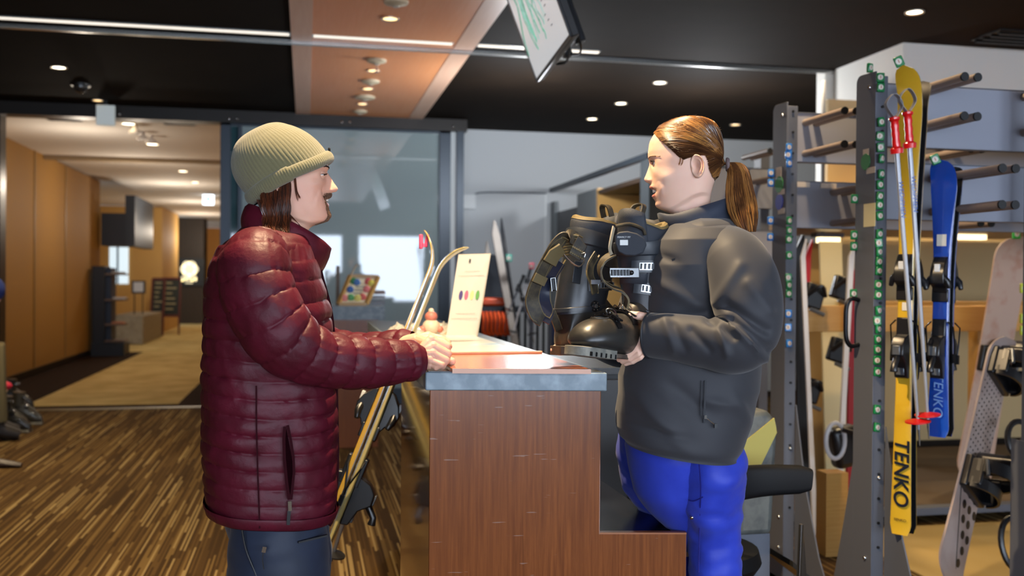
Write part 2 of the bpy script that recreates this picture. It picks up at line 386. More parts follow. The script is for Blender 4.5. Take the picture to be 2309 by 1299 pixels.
# ================================================================== CEILING FIXTURES
m_chrome=mat('chrome','d8d8d8',.12,1.)
m_ring=mat('lamp_ring','cfc6b6',.35,.4)
def downlight(px,py,lb,r=.065,z=CZ,grp=None,glow=None,name='downlight'):
    p=PZ(px,py,z); t=thing(name,lb,'ceiling light',p,grp)
    MB().lathe([(r*.78,-.004),(r,-.008),(r*1.02,0),(r*.78,0)],p,24).build('trim_ring',m_ring,t)
    MB().lathe([(.001,-.002),(r*.8,-.002),(r*.8,.0),(.001,.0)],p,20).build('bulb',glow or m_glow,t)
    return t
def disc(px,py,lb,r=.075,stem=0.,grp=None,z=CZ,holes=0):
    p=PZ(px,py,z); t=thing('ceiling_sensor',lb,'smoke detector',p,grp)
    MB().lathe([(.001,-.034),(r*.35,-.034),(r*.55,-.026),(r*.95,-.018),(r,-.006),(r,0),(.001,0)],p,24).build('housing',mat('cream_plastic','cdbfa2',.5),t)
    MB().lathe([(.001,-.040),(r*.25,-.039),(r*.3,-.034),(.001,-.034)],p,12).build('sensor_head',m_ring,t)
    if stem: MB().lathe([(.001,-stem),(.02,-stem),(.02,-stem+.006),(.006,-stem+.008),(.006,-.03),(.001,-.03)],p,10).build('sprinkler_stem',m_alu,t)
    return t
zp=CZ-.01
downlight(133,152,'bright oval downlight on the dark ceiling at far left')
downlight(220,226,'small dim downlight above the blank white hanging sign',.055,glow=m_glowdim)
downlight(880,42,'brass recessed downlight on wood strip nearest the top edge',.062,zp,glow=m_glowdim)
for (x,y,lb) in ((842,159,'downlight on wood strip just beyond the bright light slot'),(829,200,'middle downlight on wood strip beyond the light slot'),(817,234,'farthest downlight on the wood strip before the lintel')):
    downlight(x,y,lb,.055,zp,glow=m_glowdim)
disc(893,2,'round cream detector on wood strip cut by the top edge',.08,z=zp)
disc(849,135,'flat cream disc with sprinkler stem on wood strip',.08,.10,z=zp)
disc(836,182,'second cream detector beyond the light slot on wood strip',.08,z=zp)
disc(823,218,'wide flat cream detector third along the wood strip',.10,z=zp)
disc(812,250,'farthest cream detector on wood strip before the glass partition',.075,z=zp)
for (x,y,lb,g) in ((1488,186,'bright downlight on dark ceiling right of the hanging screen',m_glow),(1400,233,'middle of the receding downlights above the boots',m_glow),(1335,268,'farthest of the receding downlights above the boots',m_glow),(1658,281,'dim downlight above the ponytail of the woman',m_glowdim),(2062,27,'downlight nearest the top right corner above white bulkhead',m_glow)):
    downlight(x,y,lb,.062,glow=g)
p=PZ(182,190,CZ); t=thing('dome_camera','small glossy dome camera on the dark ceiling','camera',p)
MB().lathe([(.001,-.02),(.085,-.02),(.09,0),(.001,0)],p,24).build('base_plate',m_black,t)
MB().ball((p.x,p.y,p.z-.02),.065,20,(1,1,.95)).build('dome',mat('smoky_dome','262626',.05,spec=1.),t)
# corridor lights
for (x,y,lb) in ((290,279,'nearest corridor downlight behind the white hanging sign'),(343,325,'second corridor downlight before the ceiling step'),(382,359,'corridor downlight just past the ceiling step'),(412,386,'small corridor downlight third past the step'),(440,411,'faint far corridor downlight above the lit exit sign')):
    downlight(x,y,lb,.085,CC-.002 if y<340 else CC+.028,glow=m_glow)
for (x,y,lb) in ((304,292,'first round spotlight of the corridor cluster'),(321,306,'middle round spotlight of the corridor cluster'),(340,314,'last round spotlight of the corridor cluster')):
    p=PZ(x,y,CC-.05); t=thing('spot_lamp',lb,'ceiling light',p); MB().lathe([(.001,.05),(.03,.05),(.03,.0),(.06,-.01),(.07,-.05),(.055,-.05),(.05,-.03),(.001,-.03)],p,16).build('lamp_body',mat('white_lamp','d9d0c4',.4),t)
for (x0,x1,y,lb) in ((105,183,267,'left slotted air vent in corridor ceiling'),(367,441,277,'right slotted air vent in corridor ceiling')):
    a=PZ(x0,y,CC); b=PZ(x1,y,CC); t=thing('ceiling_vent',lb,'vent',a)
    MB().bb(a.x,b.x,a.y-.06,a.y+.06,CC-.012,CC).build('vent_frame',mat('vent_grey','9b948c',.5),t)
    s=MB(); [s.bb(a.x+.02,b.x-.02,a.y-.045+k*.03,a.y-.035+k*.03,CC-.016,CC-.011) for k in range(4)]; s.build('slats',m_black,t)
a=PZ(2222,76,CZ); b=PZ(2330,62,CZ)
t=thing('ceiling_vent','long black slot vent in dark ceiling at top right','vent',a)
MB().bb(a.x,a.x+1.2,a.y-.16,a.y+.16,CZ-.012,CZ).build('vent_frame',m_black,t)
s=MB(); [s.bb(a.x+.02,a.x+1.18,a.y-.12+k*.08,a.y-.10+k*.08,CZ-.03,CZ-.01) for k in range(4)]; s.build('slats',m_dark,t)
# studs on the lintel
for (x,y),sl_ in zip(((516,268),(535,268),(270,258),(771,276),(789,276),(1022,286)),('above left edge of glass partition','second from left edge of glass partition','beside the white hanging sign','left of the pair right of the beanie','right of the pair right of the beanie','at far right end')):
    p=PY(x,y,YD-.1); tag(MB().ball(p,.016,10).build('lintel_stud',m_chrome),'tiny shiny stud on the dark lintel, '+sl_,'stud','studs along the lintel')
# blank white hanging sign
A=PY(218,237,YD-.35); B=PY(259,284,YD-.35)
t=thing('hanging_sign','blank white square sign hanging below the dark ceiling','sign',(A.x,A.y,A.z))
MB().bb(A.x,B.x,A.y-.03,A.y+.03,B.z,A.z).build('sign_panel',mat('sign_white','dfe6e2',.4,emit=('dfe6e2',.15)),t,bevel=.004)
MB().bb((A.x+B.x)/2-.015,(A.x+B.x)/2+.015,A.y-.015,A.y+.015,A.z,CZ).build('hanger',m_black,t)
# exit sign in corridor
ye=22.; A=PY(458,437,ye); B=PY(482,462,ye)
t=thing('exit_sign','small glowing white and blue exit sign hanging in corridor','sign',A)
MB().bb(A.x,B.x,ye-.04,ye+.04,B.z,A.z).build('lit_panel',mat('exit_panel','f2fbff',.4,emit=('e4f4ff',4)),t)
c=(A+B)/2; MB().bb(c.x-.03,c.x+.03,ye-.05,ye-.041,c.z-.05,c.z+.06).build('pictogram',mat('exit_blue','3a8fd0',.5,emit=('3a8fd0',.8)),t)
MB().bb(c.x-.01,c.x+.01,ye-.01,ye+.01,A.z,CC+.03).build('hanger',m_alu,t)
# ---- tilted screen
dA,dB=5.8,4.72
Ap=Cd(1210,186,dA); Bp=Cd(1287,84,dB)
ab=(Bp-Ap).normalized(); T=Cd(1137,-8,dA)-Ap; T=(T-ab*T.dot(ab)).normalized(); nrm=ab.cross(T).normalized()
if nrm.x>0: nrm=-nrm
wd=(Bp-Ap).length; ht=.68
t=thing('hanging_screen','tilted flat screen showing a pale green ski map, hung from ceiling','screen',Ap)
def sc(u,v,n): return Ap+ab*u+T*v+nrm*n
def slab(u0,u1,v0,v1,n0,n1,mbx=None):
    mbx=mbx or MB(); mbx.add([sc(u,v,n) for n in (n0,n1) for v in (v0,v1) for u in (u0,u1)],[(0,2,3,1),(4,5,7,6),(0,1,5,4),(2,6,7,3),(0,4,6,2),(1,3,7,5)]); return mbx
slab(0,wd,0,ht,-.05,-.008).build('housing',m_black,t,bevel=.006)
bz_=MB(); slab(0,wd,0,.018,-.008,0,bz_); slab(0,wd,ht-.018,ht,-.008,0,bz_); slab(0,.018,0,ht,-.008,0,bz_); slab(wd-.018,wd,0,ht,-.008,0,bz_)
bz_.build('bezel',mat('grey_bezel','30353a',.3),t)
def mapmat():
    m=mat('ski_map','eef0f0',.25); nt=m.node_tree; b=nt.nodes['Principled BSDF']; L=nt.links.new
    tc=nt.nodes.new('ShaderNodeTexCoord'); n=nt.nodes.new('ShaderNodeTexNoise'); n.inputs['Scale'].default_value=3.2; n.inputs['Detail'].default_value=2; n.inputs['Distortion'].default_value=1.2; L(tc.outputs['Object'],n.inputs[0])
    r=nt.nodes.new('ShaderNodeValToRGB'); e=r.color_ramp.elements; e[0].position=.47; e[0].color=lin('e9ecee'); e[1].position=.60; e[1].color=lin('dfeeea')
    q=e.new(.50); q.color=lin('8fcfbc'); q=e.new(.53); q.color=lin('d4ebe4')
    q=e.new(.56); q.color=lin('9ad3c4')
    L(n.outputs[0],r.inputs[0]); L(r.outputs[0],b.inputs['Base Color']); L(r.outputs[0],b.inputs['Emission Color']); b.inputs['Emission Strength'].default_value=.42
    return m
slab(.018,wd-.018,.018,ht-.018,-.01,-.004).build('display',mat('display_white','eceff1',.2,emit=('e6eaee',.55)),t)
# map drawing on the display: green runs
random.seed(4); g=MB(); g2=MB()
def strip(mbx,pts,w,n=.0):
    for (a,b) in zip(pts[:-1],pts[1:]):
        d=(b[0]-a[0],b[1]-a[1]); l=math.hypot(*d) or 1; nx,ny=-d[1]/l*w/2,d[0]/l*w/2
        mbx.add([sc(a[0]+nx,a[1]+ny,n),sc(a[0]-nx,a[1]-ny,n),sc(b[0]-nx,b[1]-ny,n),sc(b[0]+nx,b[1]+ny,n)],[(0,1,2,3)])
for k in range(15):
    u=.12+random.random()*.62; v=.60-.1*random.random(); pts=[(u,v)]
    for j in range(14):
        u+=random.uniform(-.035,.04); v-=.032; pts.append((u,v))
        if v<.12+random.random()*.12: break
    strip(g if k%2 else g2,pts,random.choice((.012,.022,.035)),-.0035)
g.build('map_runs',mat('map_green','7ccdb4',.4,emit=('7ccdb4',.4)),t); g2.build('map_lines',mat('map_teal','a9ddd2',.4,emit=('a9ddd2',.4)),t)
l_=MB()
for k in range(9): strip(l_,[(.72+.03*(k%3),.42-.035*k),(.72+.03*(k%3)+.05,.42-.035*k)],.006,-.0035)
l_.build('map_legend',mat('map_grey','9a9aa8',.4),t)
# bracket
top=sc(wd*.5,ht*.55,-.16)
mbk=slab(wd*.25,wd*.75,.1,.5,-.12,-.05); mbk.tube([top,Vector((top.x+.03,top.y,CZ))],.025,12); slab(wd*.3,wd*.38,.02,.45,-.16,-.12,mbk); slab(wd*.62,wd*.7,.02,.45,-.16,-.12,mbk)
mbk.build('wall_mount',m_blackm,t,bevel=.003)
cbl=MB(); cbl.tube(spline([sc(wd*.2,.05,-.06),sc(wd*.35,.0,-.11),sc(wd*.6,.03,-.1),sc(wd*.8,.02,-.07)],5),.008,6); cbl.tube(spline([sc(wd*.9,.2,-.07),sc(wd*.8,-.03,-.09),sc(wd*.5,.0,-.12)],5),.006,6)
cbl.build('cables',m_black,t)
# ================================================================== CORRIDOR OBJECTS
m_navy=mat('navy_panel','1c232d',.45); m_navy2=mat('navy_panel_side','27313c',.45)
yw=y1-.2
A=PY(228,480,yw); B=PY(325,555,yw); T0=PY(285,440,yw)
t=thing('wall_cabinet','dark navy stepped box mounted high on the corridor wall','cabinet',A)
MB().bb(A.x,T0.x,yw,yw+.8,B.z,A.z).build('lower_box',m_navy,t)
MB().bb(T0.x-.02,PY(304,500,yw).x,yw,yw+2.2,B.z,T0.z).build('upper_box',m_navy2,t)
pb=PZ(245,803,0); yr=pb.y
t=thing('display_shelf','tall navy display shelf standing against the corridor wall','shelf',(PY(232,800,yr).x,yr,0))
zt=PY(235,600,yr).z
MB().bb(PY(207,700,yr).x,PY(236,700,yr).x,yr,yr+.5,0,zt).build('upright',m_navy,t,bevel=.01)
MB().bb(PY(236,700,yr).x,PY(249,700,yr).x,yr+.1,yr+.5,0,zt-.03).build('back_panel',mat('blue_panel','24344c',.5),t)
for k,zz in enumerate((614,672,728,765)):
    z=PY(250,zz,yr).z; MB().bb(PY(236,700,yr).x,PY(279,700,yr).x,yr,yr+.45,z-.05,z-.02).build('shelf_board',mat('shelf_tan','6f5b4b',.5),t)
MB().bb(PY(207,700,yr).x,PY(281,700,yr).x,yr-.05,yr+.5,0,.22).build('base',m_navy,t)
for k,(x,zz) in enumerate(((262,614),(266,672),(262,728))):
    z=PY(250,zz,yr).z-.02; tag(MB().bb(PY(x-14,700,yr).x,PY(x+14,700,yr).x,yr+.1,yr+.3,z+.002,z+.03).build('magazine',mat('magazine_paper_%d'%k,('b9b6ae','cfd3d6','c07a52')[k],.5)),('grey magazine on the top board of navy display shelf','pale magazine on the second board of navy display shelf','orange magazine on the third board of navy display shelf')[k],'magazine')
pb=PZ(320,777,0); yp=pb.y
A=PY(249,712,yp); B=PY(323,777,yp)
MBX=MB().bb(A.x,B.x,yp,yp+2.6,0,A.z); tag(MBX.build('stone_bench',mat('stone','9c8f76',.7,var=(12,'857860',.3,.7)),bevel=.02),'low pale stone bench block on the corridor floor','bench')
pb=Vector((PY(312,700,yp+.9).x,yp+.9,A.z))
t=thing('notice_stand','small notice stand with white sheet in black frame on bench','sign',pb)
q0=PY(297,633,yp+.9); q1=PY(328,662,yp+.9)
MB().bb(q0.x,q1.x,yp+.88,yp+.92,q1.z,q0.z).build('frame',m_black,t)
MB().bb(q0.x+.04,q1.x-.04,yp+.87,yp+.879,q1.z+.04,q0.z-.03).build('sheet',mat('sheet_white','d7d7d7',.5),t)
for s in (.2,.8): MB().tube([(q0.x+(q1.x-q0.x)*s,yp+.9,A.z),(q0.x+(q1.x-q0.x)*s,yp+.9,q1.z)],.012,6).build('leg',m_blackm,t)
yk=PZ(380,738,0).y
for kk_,(x0,x1,yt_,yb_,lb) in enumerate(((341,368,629,705,'left chalkboard easel with pale chalk lines near the column'),(366,404,628,712,'right chalkboard easel leaning by the dark slatted column'))):
    yk=yb2-1.3+.5*kk_
    a=PY(x0,yt_,yk); b=PY(x1,yb_,yk); t=thing('chalkboard_easel',lb,'easel',((a.x+b.x)/2,yk,0)); tilt=.25
    MB().add if 0 else None
    f=MB(); f.prism([(a.x,yk+tilt,a.z),(b.x,yk+tilt,a.z),(b.x,yk,b.z),(a.x,yk,b.z)],(0,.05,0)); f.build('board',mat('chalkboard','15201a',.6),t)
    f=MB(); [f.beam(p,q,.04,.06) for p,q in (((a.x,yk+tilt,a.z),(b.x,yk+tilt,a.z)),((a.x,yk,b.z),(b.x,yk,b.z)),((a.x,yk+tilt,a.z),(a.x,yk,b.z)),((b.x,yk+tilt,a.z),(b.x,yk,b.z)))]; f.build('frame',mat('easel_wood','5a1f16',.5),t)
    f=MB(); random.seed(x0)
    for k in range(6):
        z=a.z+(b.z-a.z)*(.12+.14*k); yy=yk+tilt*(1-(.12+.14*k))-.012; w=random.uniform(.4,.8)*(b.x-a.x); f.bb(a.x+.06,a.x+.04+w,yy-.004,yy,z-.02,z+.02)
    f.build('chalk_lines',mat('chalk','a39c7c',.8),t)
    for s in (0,1): xx=a.x if s==0 else b.x; MB().beam((xx,yk,b.z),(xx,yk-.06,0),.04,.04).build('leg',MATS['easel_wood'],t)
# column with lit emblem
yk2=PZ(430,730,0).y; a=PY(399,490,yk2); b=PY(459,730,yk2); zc=CC+.03
t=thing('slatted_column','dark slatted column carrying the lit flower emblem','column',((a.x+b.x)/2,yk2,0))
MB().bb(a.x,b.x,yk2,yk2+1,0,zc).build('core',mat('column_dark','17130f',.6),t)
f=MB(); n=12
for k in range(n): x=a.x+(b.x-a.x)*(k+.5)/n; f.bb(x-.03,x+.03,yk2-.05,yk2,0,zc)
f.build('slats',mat('column_slat','3a2d20',.5),t)
pz0=PY(430,645,yk2).z; pz1=PY(430,583,yk2).z
MB().bb(a.x-.02,b.x+.02,yk2-.12,yk2-.04,pz0,pz1).build('sign_board',mat('sign_navy','222a30',.5),t)
em=mat('emblem_glow','fff8e0',.5,emit=('fff0c0',.8)); c=PY(427,607,yk2-.13); f=MB()
R90=Matrix.Rotation(PI/2,3,'X')
for k in range(6):
    an=PI/3*k; f.lathe([(.001,0),(.13,0),(.13,.02),(.001,.02)],(c.x+.13*math.cos(an),yk2-.125,c.z+.13*math.sin(an)),14,R90)
f.lathe([(.001,0),(.14,0),(.14,.022),(.001,.022)],(c.x,yk2-.125,c.z),14,R90)
f.build('flower_emblem',em,t)
f=MB(); wv=PY(446,630,yk2).x-PY(409,630,yk2).x
zz=PY(427,629,yk2).z
for k in range(5):
    x=PY(409,630,yk2).x+wv*(k+.15)/5; f.bb(x,x+wv*.13,yk2-.14,yk2-.13,zz-.07,zz+.07); f.bb(x,x+wv*.14,yk2-.14,yk2-.13,zz-.07+(k%3)*.05,zz-.04+(k%3)*.05)
f.bb(PY(419,638,yk2).x,PY(436,638,yk2).x,yk2-.14,yk2-.13,PY(427,639,yk2).z,PY(427,637,yk2).z)
f.build('sign_lettering',em,t)
# ================================================================== LEFT EDGE: seated person (cut by frame) and black boots on floor
# ================================================================== COUNTER
CT=1.155
m_slate=mat('slate_laminate','75858f',.42,var=(26,'94a3ad',.42,.68),bump=(90,.08))
m_slatetop=mat('slate_top','4a5158',.3,var=(14,'596068',.35,.7))
def counter_wood():
    m=wood('counter_wood','5a2c12','965628','7d4520',.24,'Z',1.0,coat=.25,bumpy=.22); nt=m.node_tree; b=nt.nodes['Principled BSDF']; L=nt.links.new
    # scuffs: thin pale marks
    tc=nt.nodes.new('ShaderNodeTexCoord'); mp=nt.nodes.new('ShaderNodeMapping'); mp.inputs['Scale'].default_value=(7,7,60); mp.inputs['Rotation'].default_value=(0,.25,0); L(tc.outputs['Object'],mp.inputs[0])
    n=nt.nodes.new('ShaderNodeTexNoise'); n.inputs['Scale'].default_value=2.0; n.inputs['Detail'].default_value=2; L(mp.outputs[0],n.inputs[0])
    r=nt.nodes.new('ShaderNodeValToRGB'); r.color_ramp.elements[0].position=.70; r.color_ramp.elements[0].color=(0,0,0,1); r.color_ramp.elements[1].position=.73; r.color_ramp.elements[1].color=(.55,.55,.55,1); L(n.outputs[0],r.inputs[0])
    old=b.inputs['Base Color'].links[0].from_socket; mx=nt.nodes.new('ShaderNodeMix'); mx.data_type='RGBA'; L(r.outputs[0],mx.inputs[0]); L(old,mx.inputs[6]); mx.inputs[7].default_value=lin('a08a7c'); L(mx.outputs[2],b.inputs['Base Color'])
    return m
m_cwood=counter_wood()
FL=Vector((.286,2.367,0)); FR=Vector((.722,2.284,0)); fdir=(FR-FL).normalized(); nb=Vector((-fdir.y,fdir.x,0))
t=thing('service_counter','dark wood rental counter with slate edged top between the two people','counter',FL)
YE=5.3
def poly(pts,z0,z1,mb=None):
    mb=mb or MB(); return mb.prism([(x,y,z0) for x,y in pts],(0,0,z1-z0))
top=[(FL.x,FL.y),(FR.x,FR.y),(.722,YE),(.325,YE)]
poly(top,CT-.046,CT-.001).build('worktop_edge',m_slate,t,bevel=.003)
ins=.006
poly([(FL.x+.008,FL.y+.004),(FR.x-.008,FR.y+.004),(.714,YE-.008),(.333,YE-.008)],CT-.002,CT+.0005).build('worktop',m_slatetop,t)
b0=FL+fdir*.010+nb*.012; b1=FR-fdir*.014+nb*.012; b2=b1+fdir*.214
zd=.757
# front panel is an L: tall part plus lower desk wing
pf=[(b0.x,b0.y,0),(b2.x,b2.y,0),(b2.x,b2.y,zd),(b1.x,b1.y,zd),(b1.x,b1.y,CT-.046),(b0.x,b0.y,CT-.046)]
MB().prism(pf,nb*.03).build('front_panel',m_cwood,t,bevel=.0015)
m_glosspanel=wood('gloss_side_panel','5b2c12','8a4a20','6f3816',.06,'Z',1.0,coat=1.0,bumpy=.02)
MB().bb(b0.x+.002,b0.x+.03,b0.y+.02,3.12,0,CT-.046).build('side_panel',m_glosspanel,t)
MB().bb(.56,.70,3.0,5.2,0,CT-.046).build('rear_body',m_cwood,t)
MB().bb(b0.x+.03,b1.x-.01,b0.y+.03,3.12,.02,CT-.05).build('carcass',mat('carcass_dark','1a120d',.6),t)
MB().bb(b1.x-.02,b2.x-.012,b1.y+.02,4.4,zd-.03,zd-.004).build('desk_top',mat('desk_black','0e0c0c',.22),t)
MB().beam(b1+Vector((0,0,zd+.001))+nb*.008,b2+Vector((0,0,zd+.001))+nb*.008,.018,.004).build('desk_edging',wood('edging','9a5c30','b27643','8a4e28',.4,'X'),t)
MB().bb(b1.x-.02,b1.x-.005,b1.y+.03,4.4,0,CT-.05).build('inner_panel',mat('inner_black','0d0c0e',.4),t)
m_wb=wood('lap_board','a85f38','c07a4e','9a5230',.25,'X',.6,coat=.3,bumpy=.04); m_wbl=mat('board_edge','d7a58c',.4)
q=PZ(1020,833,CT+.01); y2=PZ(1240,797,CT+.012).y; x2=PZ(1337,836,CT+.01).x
t=thing('serving_board','flat reddish wood board lying on the front end of counter','board',(q.x,q.y,CT))
MB().prism([(q.x,q.y,CT+.0005),(x2,q.y-.06,CT+.0005),(x2,y2,CT+.0005),(q.x,y2,CT+.0005)],(0,0,.012)).build('board',m_wb,t,bevel=.002)
MB().beam((q.x,q.y-.0015,CT+.0065),(x2,q.y-.0615,CT+.0065),.004,.0115).build('front_edging',m_wbl,t)
MB().bb(q.x,x2,y2-.012,y2,CT+.0125,CT+.02).build('rear_lip',mat('lip_wood','e0a888',.4),t,bevel=.002)
# map sheet under a clear mat
def mapsheet():
    m=mat('map_sheet','d9d4c6',.3,coat=.4); nt=m.node_tree; b=nt.nodes['Principled BSDF']; L=nt.links.new
    tc=nt.nodes.new('ShaderNodeTexCoord'); n=nt.nodes.new('ShaderNodeTexNoise'); n.inputs['Scale'].default_value=5; n.inputs['Detail'].default_value=6; L(tc.outputs['Object'],n.inputs[0])
    r=nt.nodes.new('ShaderNodeValToRGB'); e=r.color_ramp.elements; e[0].position=.50; e[0].color=lin('d9d4c6'); e[1].position=.68; e[1].color=lin('7fb2cc'); q=e.new(.56); q.color=lin('d8e4df'); L(n.outputs[0],r.inputs[0]); L(r.outputs[0],b.inputs['Base Color']); return m
tag(MB().bb(.37,.655,y2+.05,4.15,CT+.0005,CT+.003).build('map_sheet',mapsheet()),'pale blue and white map sheet lying flat on the counter','map')
# upright notice
s0=PZ(1006,758,CT+.001); s1=PZ(1074,758,CT+.001); d0=s0.y
u0=Cd(1034,575,ray(0,0).length*0+3.98*.975); u1=Cd(1105,573,3.98*.975)
t=thing('counter_notice','tall leaning paper notice in clear stand with four coloured ovals','sign',(s0+s1)/2)
def quad(mb,a,b,c,d,off): mb.prism([a,b,c,d],off); return mb
nn=(s1-s0).cross(u0-s0).normalized(); nn = nn if nn.y>0 else -nn
quad(MB(),s0,s1,u1,u0,nn*.0015).build('paper',mat('notice_paper','cbc5ba',.6),t)
quad(MB(),s0+nn*.002-Vector((.0,0,0)),s1+nn*.002+Vector((.006,0,0)),u1+nn*.002+Vector((.004,0,.003)),u0+nn*.002+Vector((0,0,.003)),nn*.002).build('backing',mat('notice_backing','b9b09a',.3),t)
bb_=Vector((0,.10,0)); quad(MB(),s0,s1,s1+bb_,s0+bb_,(0,0,.003)).build('foot_plate',mat('clear_foot','efe6cc',.1),t)
quad(MB(),s0+Vector((.0,.1,0)),s1+Vector((.012,.1,0)),s1+Vector((.03,.06,.13)),s1+Vector((.02,.06,.13)),(0,.003,0)).build('back_strut',MATS['notice_backing'],t)
def NP(u,v,n=-.005): a=s0.lerp(s1,u); b=u0.lerp(u1,u); return a.lerp(b,v)+nn*n
for u,c,nm in ((.27,'4a3d78','indigo_oval'),(.45,'e0607a','pink_oval'),(.63,'ece48a','yellow_oval'),(.81,'5f9a50','green_oval')):
    f=MB(); f.add([NP(u+.062*math.cos(a),.50+.058*math.sin(a)*(1 if True else 1)) for a in [2*PI*k/20 for k in range(20)]],[tuple(range(20))]); f.build(nm,mat('oval_'+nm,c,.7),t)
f=MB(); f.add([NP(a,b) for a,b in ((.36,.9),(.42,.9),(.42,.945),(.36,.945))],[(0,1,2,3)]); f.build('notice_emblem',mat('ink_dark','3a3632',.5),t)
for v,a,b in ((.79,.28,.75),(.735,.1,.92),(.27,.2,.8),(.21,.08,.9)):
    f=MB(); x=a; random.seed(int(v*100))
    while x<b:
        w=random.uniform(.015,.05); f.add([NP(x,v),NP(x+w,v),NP(x+w,v+.006),NP(x,v+.006)],[(0,1,2,3)]); x+=w+.012
    o=f.build('text_line',mat('ink_grey','8d877b',.5),t)
# figurine
c=PZ(972,756,CT); t=thing('figurine','small round pink and cream ornament figure on counter','figurine',c)
mc=mat('figurine_cream','d8c4ac',.4); mp_=mat('figurine_pink','c9786a',.4)
MB().ball(c+Vector((0,0,.034)),.036,18,(1,1,.9)).build('body',mc,t); MB().ball(c+Vector((0,0,.075)),.026,16,(1,1,.85)).build('head',mp_,t); MB().ball(c+Vector((0,0,.097)),.012,12).build('topknot',mc,t)
MB().ball(c+Vector((-.034,-.012,.025)),.015,12).build('arm',mp_,t); MB().ball(c+Vector((.034,-.012,.025)),.015,12).build('arm',mp_,t)
def crumple(name,lb,cx,cy,w,d,h,seed,m):
    c=PZ(cx,cy,CT); n=18; vs=[]; fs=[]
    for i in range(n):
        for j in range(n):
            u=i/(n-1)-.5; v=j/(n-1)-.5; e=max(0,1-(2*abs(u))**4)*max(0,1-(2*abs(v))**4)
            z=h*e*(.45+.9*abs(noise.noise(Vector((u*5,v*5,seed)))))+.002
            vs.append((c.x+u*w+.01*noise.noise(Vector((u*9,v*9,seed+3))),c.y+v*d,CT+z))
    for i in range(n-1):
        for j in range(n-1): fs.append((i*n+j,i*n+j+1,(i+1)*n+j+1,(i+1)*n+j))
    f=MB(); f.add(vs,fs); return tag(f.build(name,m,smooth=25),lb,'bag')
m_bag=mat('clear_bag','efe9dc',.12,alpha=.42,spec=.8)
crumple('plastic_bag','crumpled clear plastic bag around the skis on counter edge',915,756,.16,.22,.055,1,m_bag)
crumple('plastic_bag','crumpled clear plastic bag just right of the ornament figure',1000,752,.10,.2,.05,7,m_bag)
# ================================================================== SECOND COUNTER
y0=PZ(800,691,CT).y; xa=.05; xb=PY(868,700,y0).x
t=thing('rear_counter','second smaller counter with slate top standing far behind man','counter',((xa+xb)/2,y0,0))
MB().bb(xa,xb,y0,y0+.7,CT-.11,CT).build('worktop',m_slate,t)
MB().bb(xa+.02,xb-.05,y0+.03,y0+.68,0,CT-.11).build('body',wood('rear_counter_wood','8a4a1c','a8642c','7a3f18',.3,'Z',.7),t)
ye_=y0+.1
a=PY(764,688,ye_); b=PY(826,688,ye_); c2=PY(853,624,ye_+.12); d2=PY(790,622,ye_+.12)
t=thing('tag_frame','wooden picture frame of colourful leaf tags leaning on rear counter','frame',(a.x,ye_,CT))
a.z=b.z=CT+.017
quad(MB(),a,b,c2,d2,(0,.02,0)).build('sheet',mat('frame_sheet','f2e8c4',.5),t)
f=MB(); [f.beam(p,q_,.03,.03) for p,q_ in ((a,b),(b,c2),(c2,d2),(d2,a))]; f.build('frame',wood('pale_frame','c69a58','d8b070','b98c4c',.4,'X'),t)
f=MB().beam(b+Vector((.02,.12,0)),c2.lerp(b,.4)+Vector((.0,.05,0)),.03,.02); f.build('rear_leg',MATS['pale_frame'],t)
def FP(u,v): return a.lerp(b,u).lerp(d2.lerp(c2,u),v)+Vector((0,-.006,0))
for u,v,cc in ((.2,.8,'2e8a4c'),(.33,.76,'3a6fb5'),(.72,.8,'d8524e'),(.86,.74,'e4d44c'),(.2,.5,'2f64b0'),(.78,.52,'ea7a78'),(.12,.2,'e88a80'),(.34,.22,'52a860'),(.6,.2,'e2d870'),(.76,.24,'e0655c')):
    f=MB(); f.ball(FP(u,v),.03,10,(1,.3,1.1)); f.build('leaf_tag',mat('tag_'+cc,cc,.4),t)
for k in range(3):
    f=MB(); f.beam(FP(.35,.62-.12*k),FP(.65,.62-.12*k),.004,.01); f.build('text_line',mat('ink_grey','8d877b',.5),t)
a_=PY(762,600,ye_+.25); tag(MB().bb(a_.x-.015,a_.x+.015,ye_+.24,ye_+.3,CT,a_.z).build('upright_board',mat('board_brown','5d4a3a',.5)),'thin brown upright board left of the tag frame','board')
tag(MB().tube(spline([Vector((PY(778,680,ye_+.3).x,ye_+.3,CT)),PY(784,640,ye_+.3),PY(800,604,ye_+.3),PY(807,597,ye_+.3)],5),.025,8,flat=.3).build('ski_tip_display',mat('pale_plastic','cdbfa4',.4)),'curved pale board tip sticking up behind the tag frame','board')
q1_=PY(833,658,ye_+.3); q2_=PY(868,688,ye_+.3); t=thing('paper_tray','stack of grey paper trays right of the tag frame','tray',(q1_.x,ye_+.3,CT))
for k in range(3): MB().bb(q1_.x-.03,q2_.x,ye_+.28,ye_+.5,CT+.002+k*.045,CT+.035+k*.045).build('tray_shelf',mat('tray_grey_%d'%k,('7c7f86','9a9ea4','86706a')[k],.5),t)

t=thing('low_cabinet','black low cabinet in the gap between counter and woman','cabinet',(1.25,3.9,0))
MB().bb(.98,1.52,3.6,4.2,.02,1.02).build('body',mat('cabinet_black','08080a',.5),t,bevel=.004); MB().bb(.96,1.54,3.58,4.22,1.02,1.045).build('top',MATS['inner_black'],t)
for k in range(2): d=MB().bb(.99+.265*k,1.245+.265*k,3.585,3.6,.06,1.0).build('door',MATS['inner_black'],t,bevel=.002); MB().bb(1.22+.05*k,1.23+.05*k,3.57,3.585,.5,.62).build('handle',m_blackm,d)
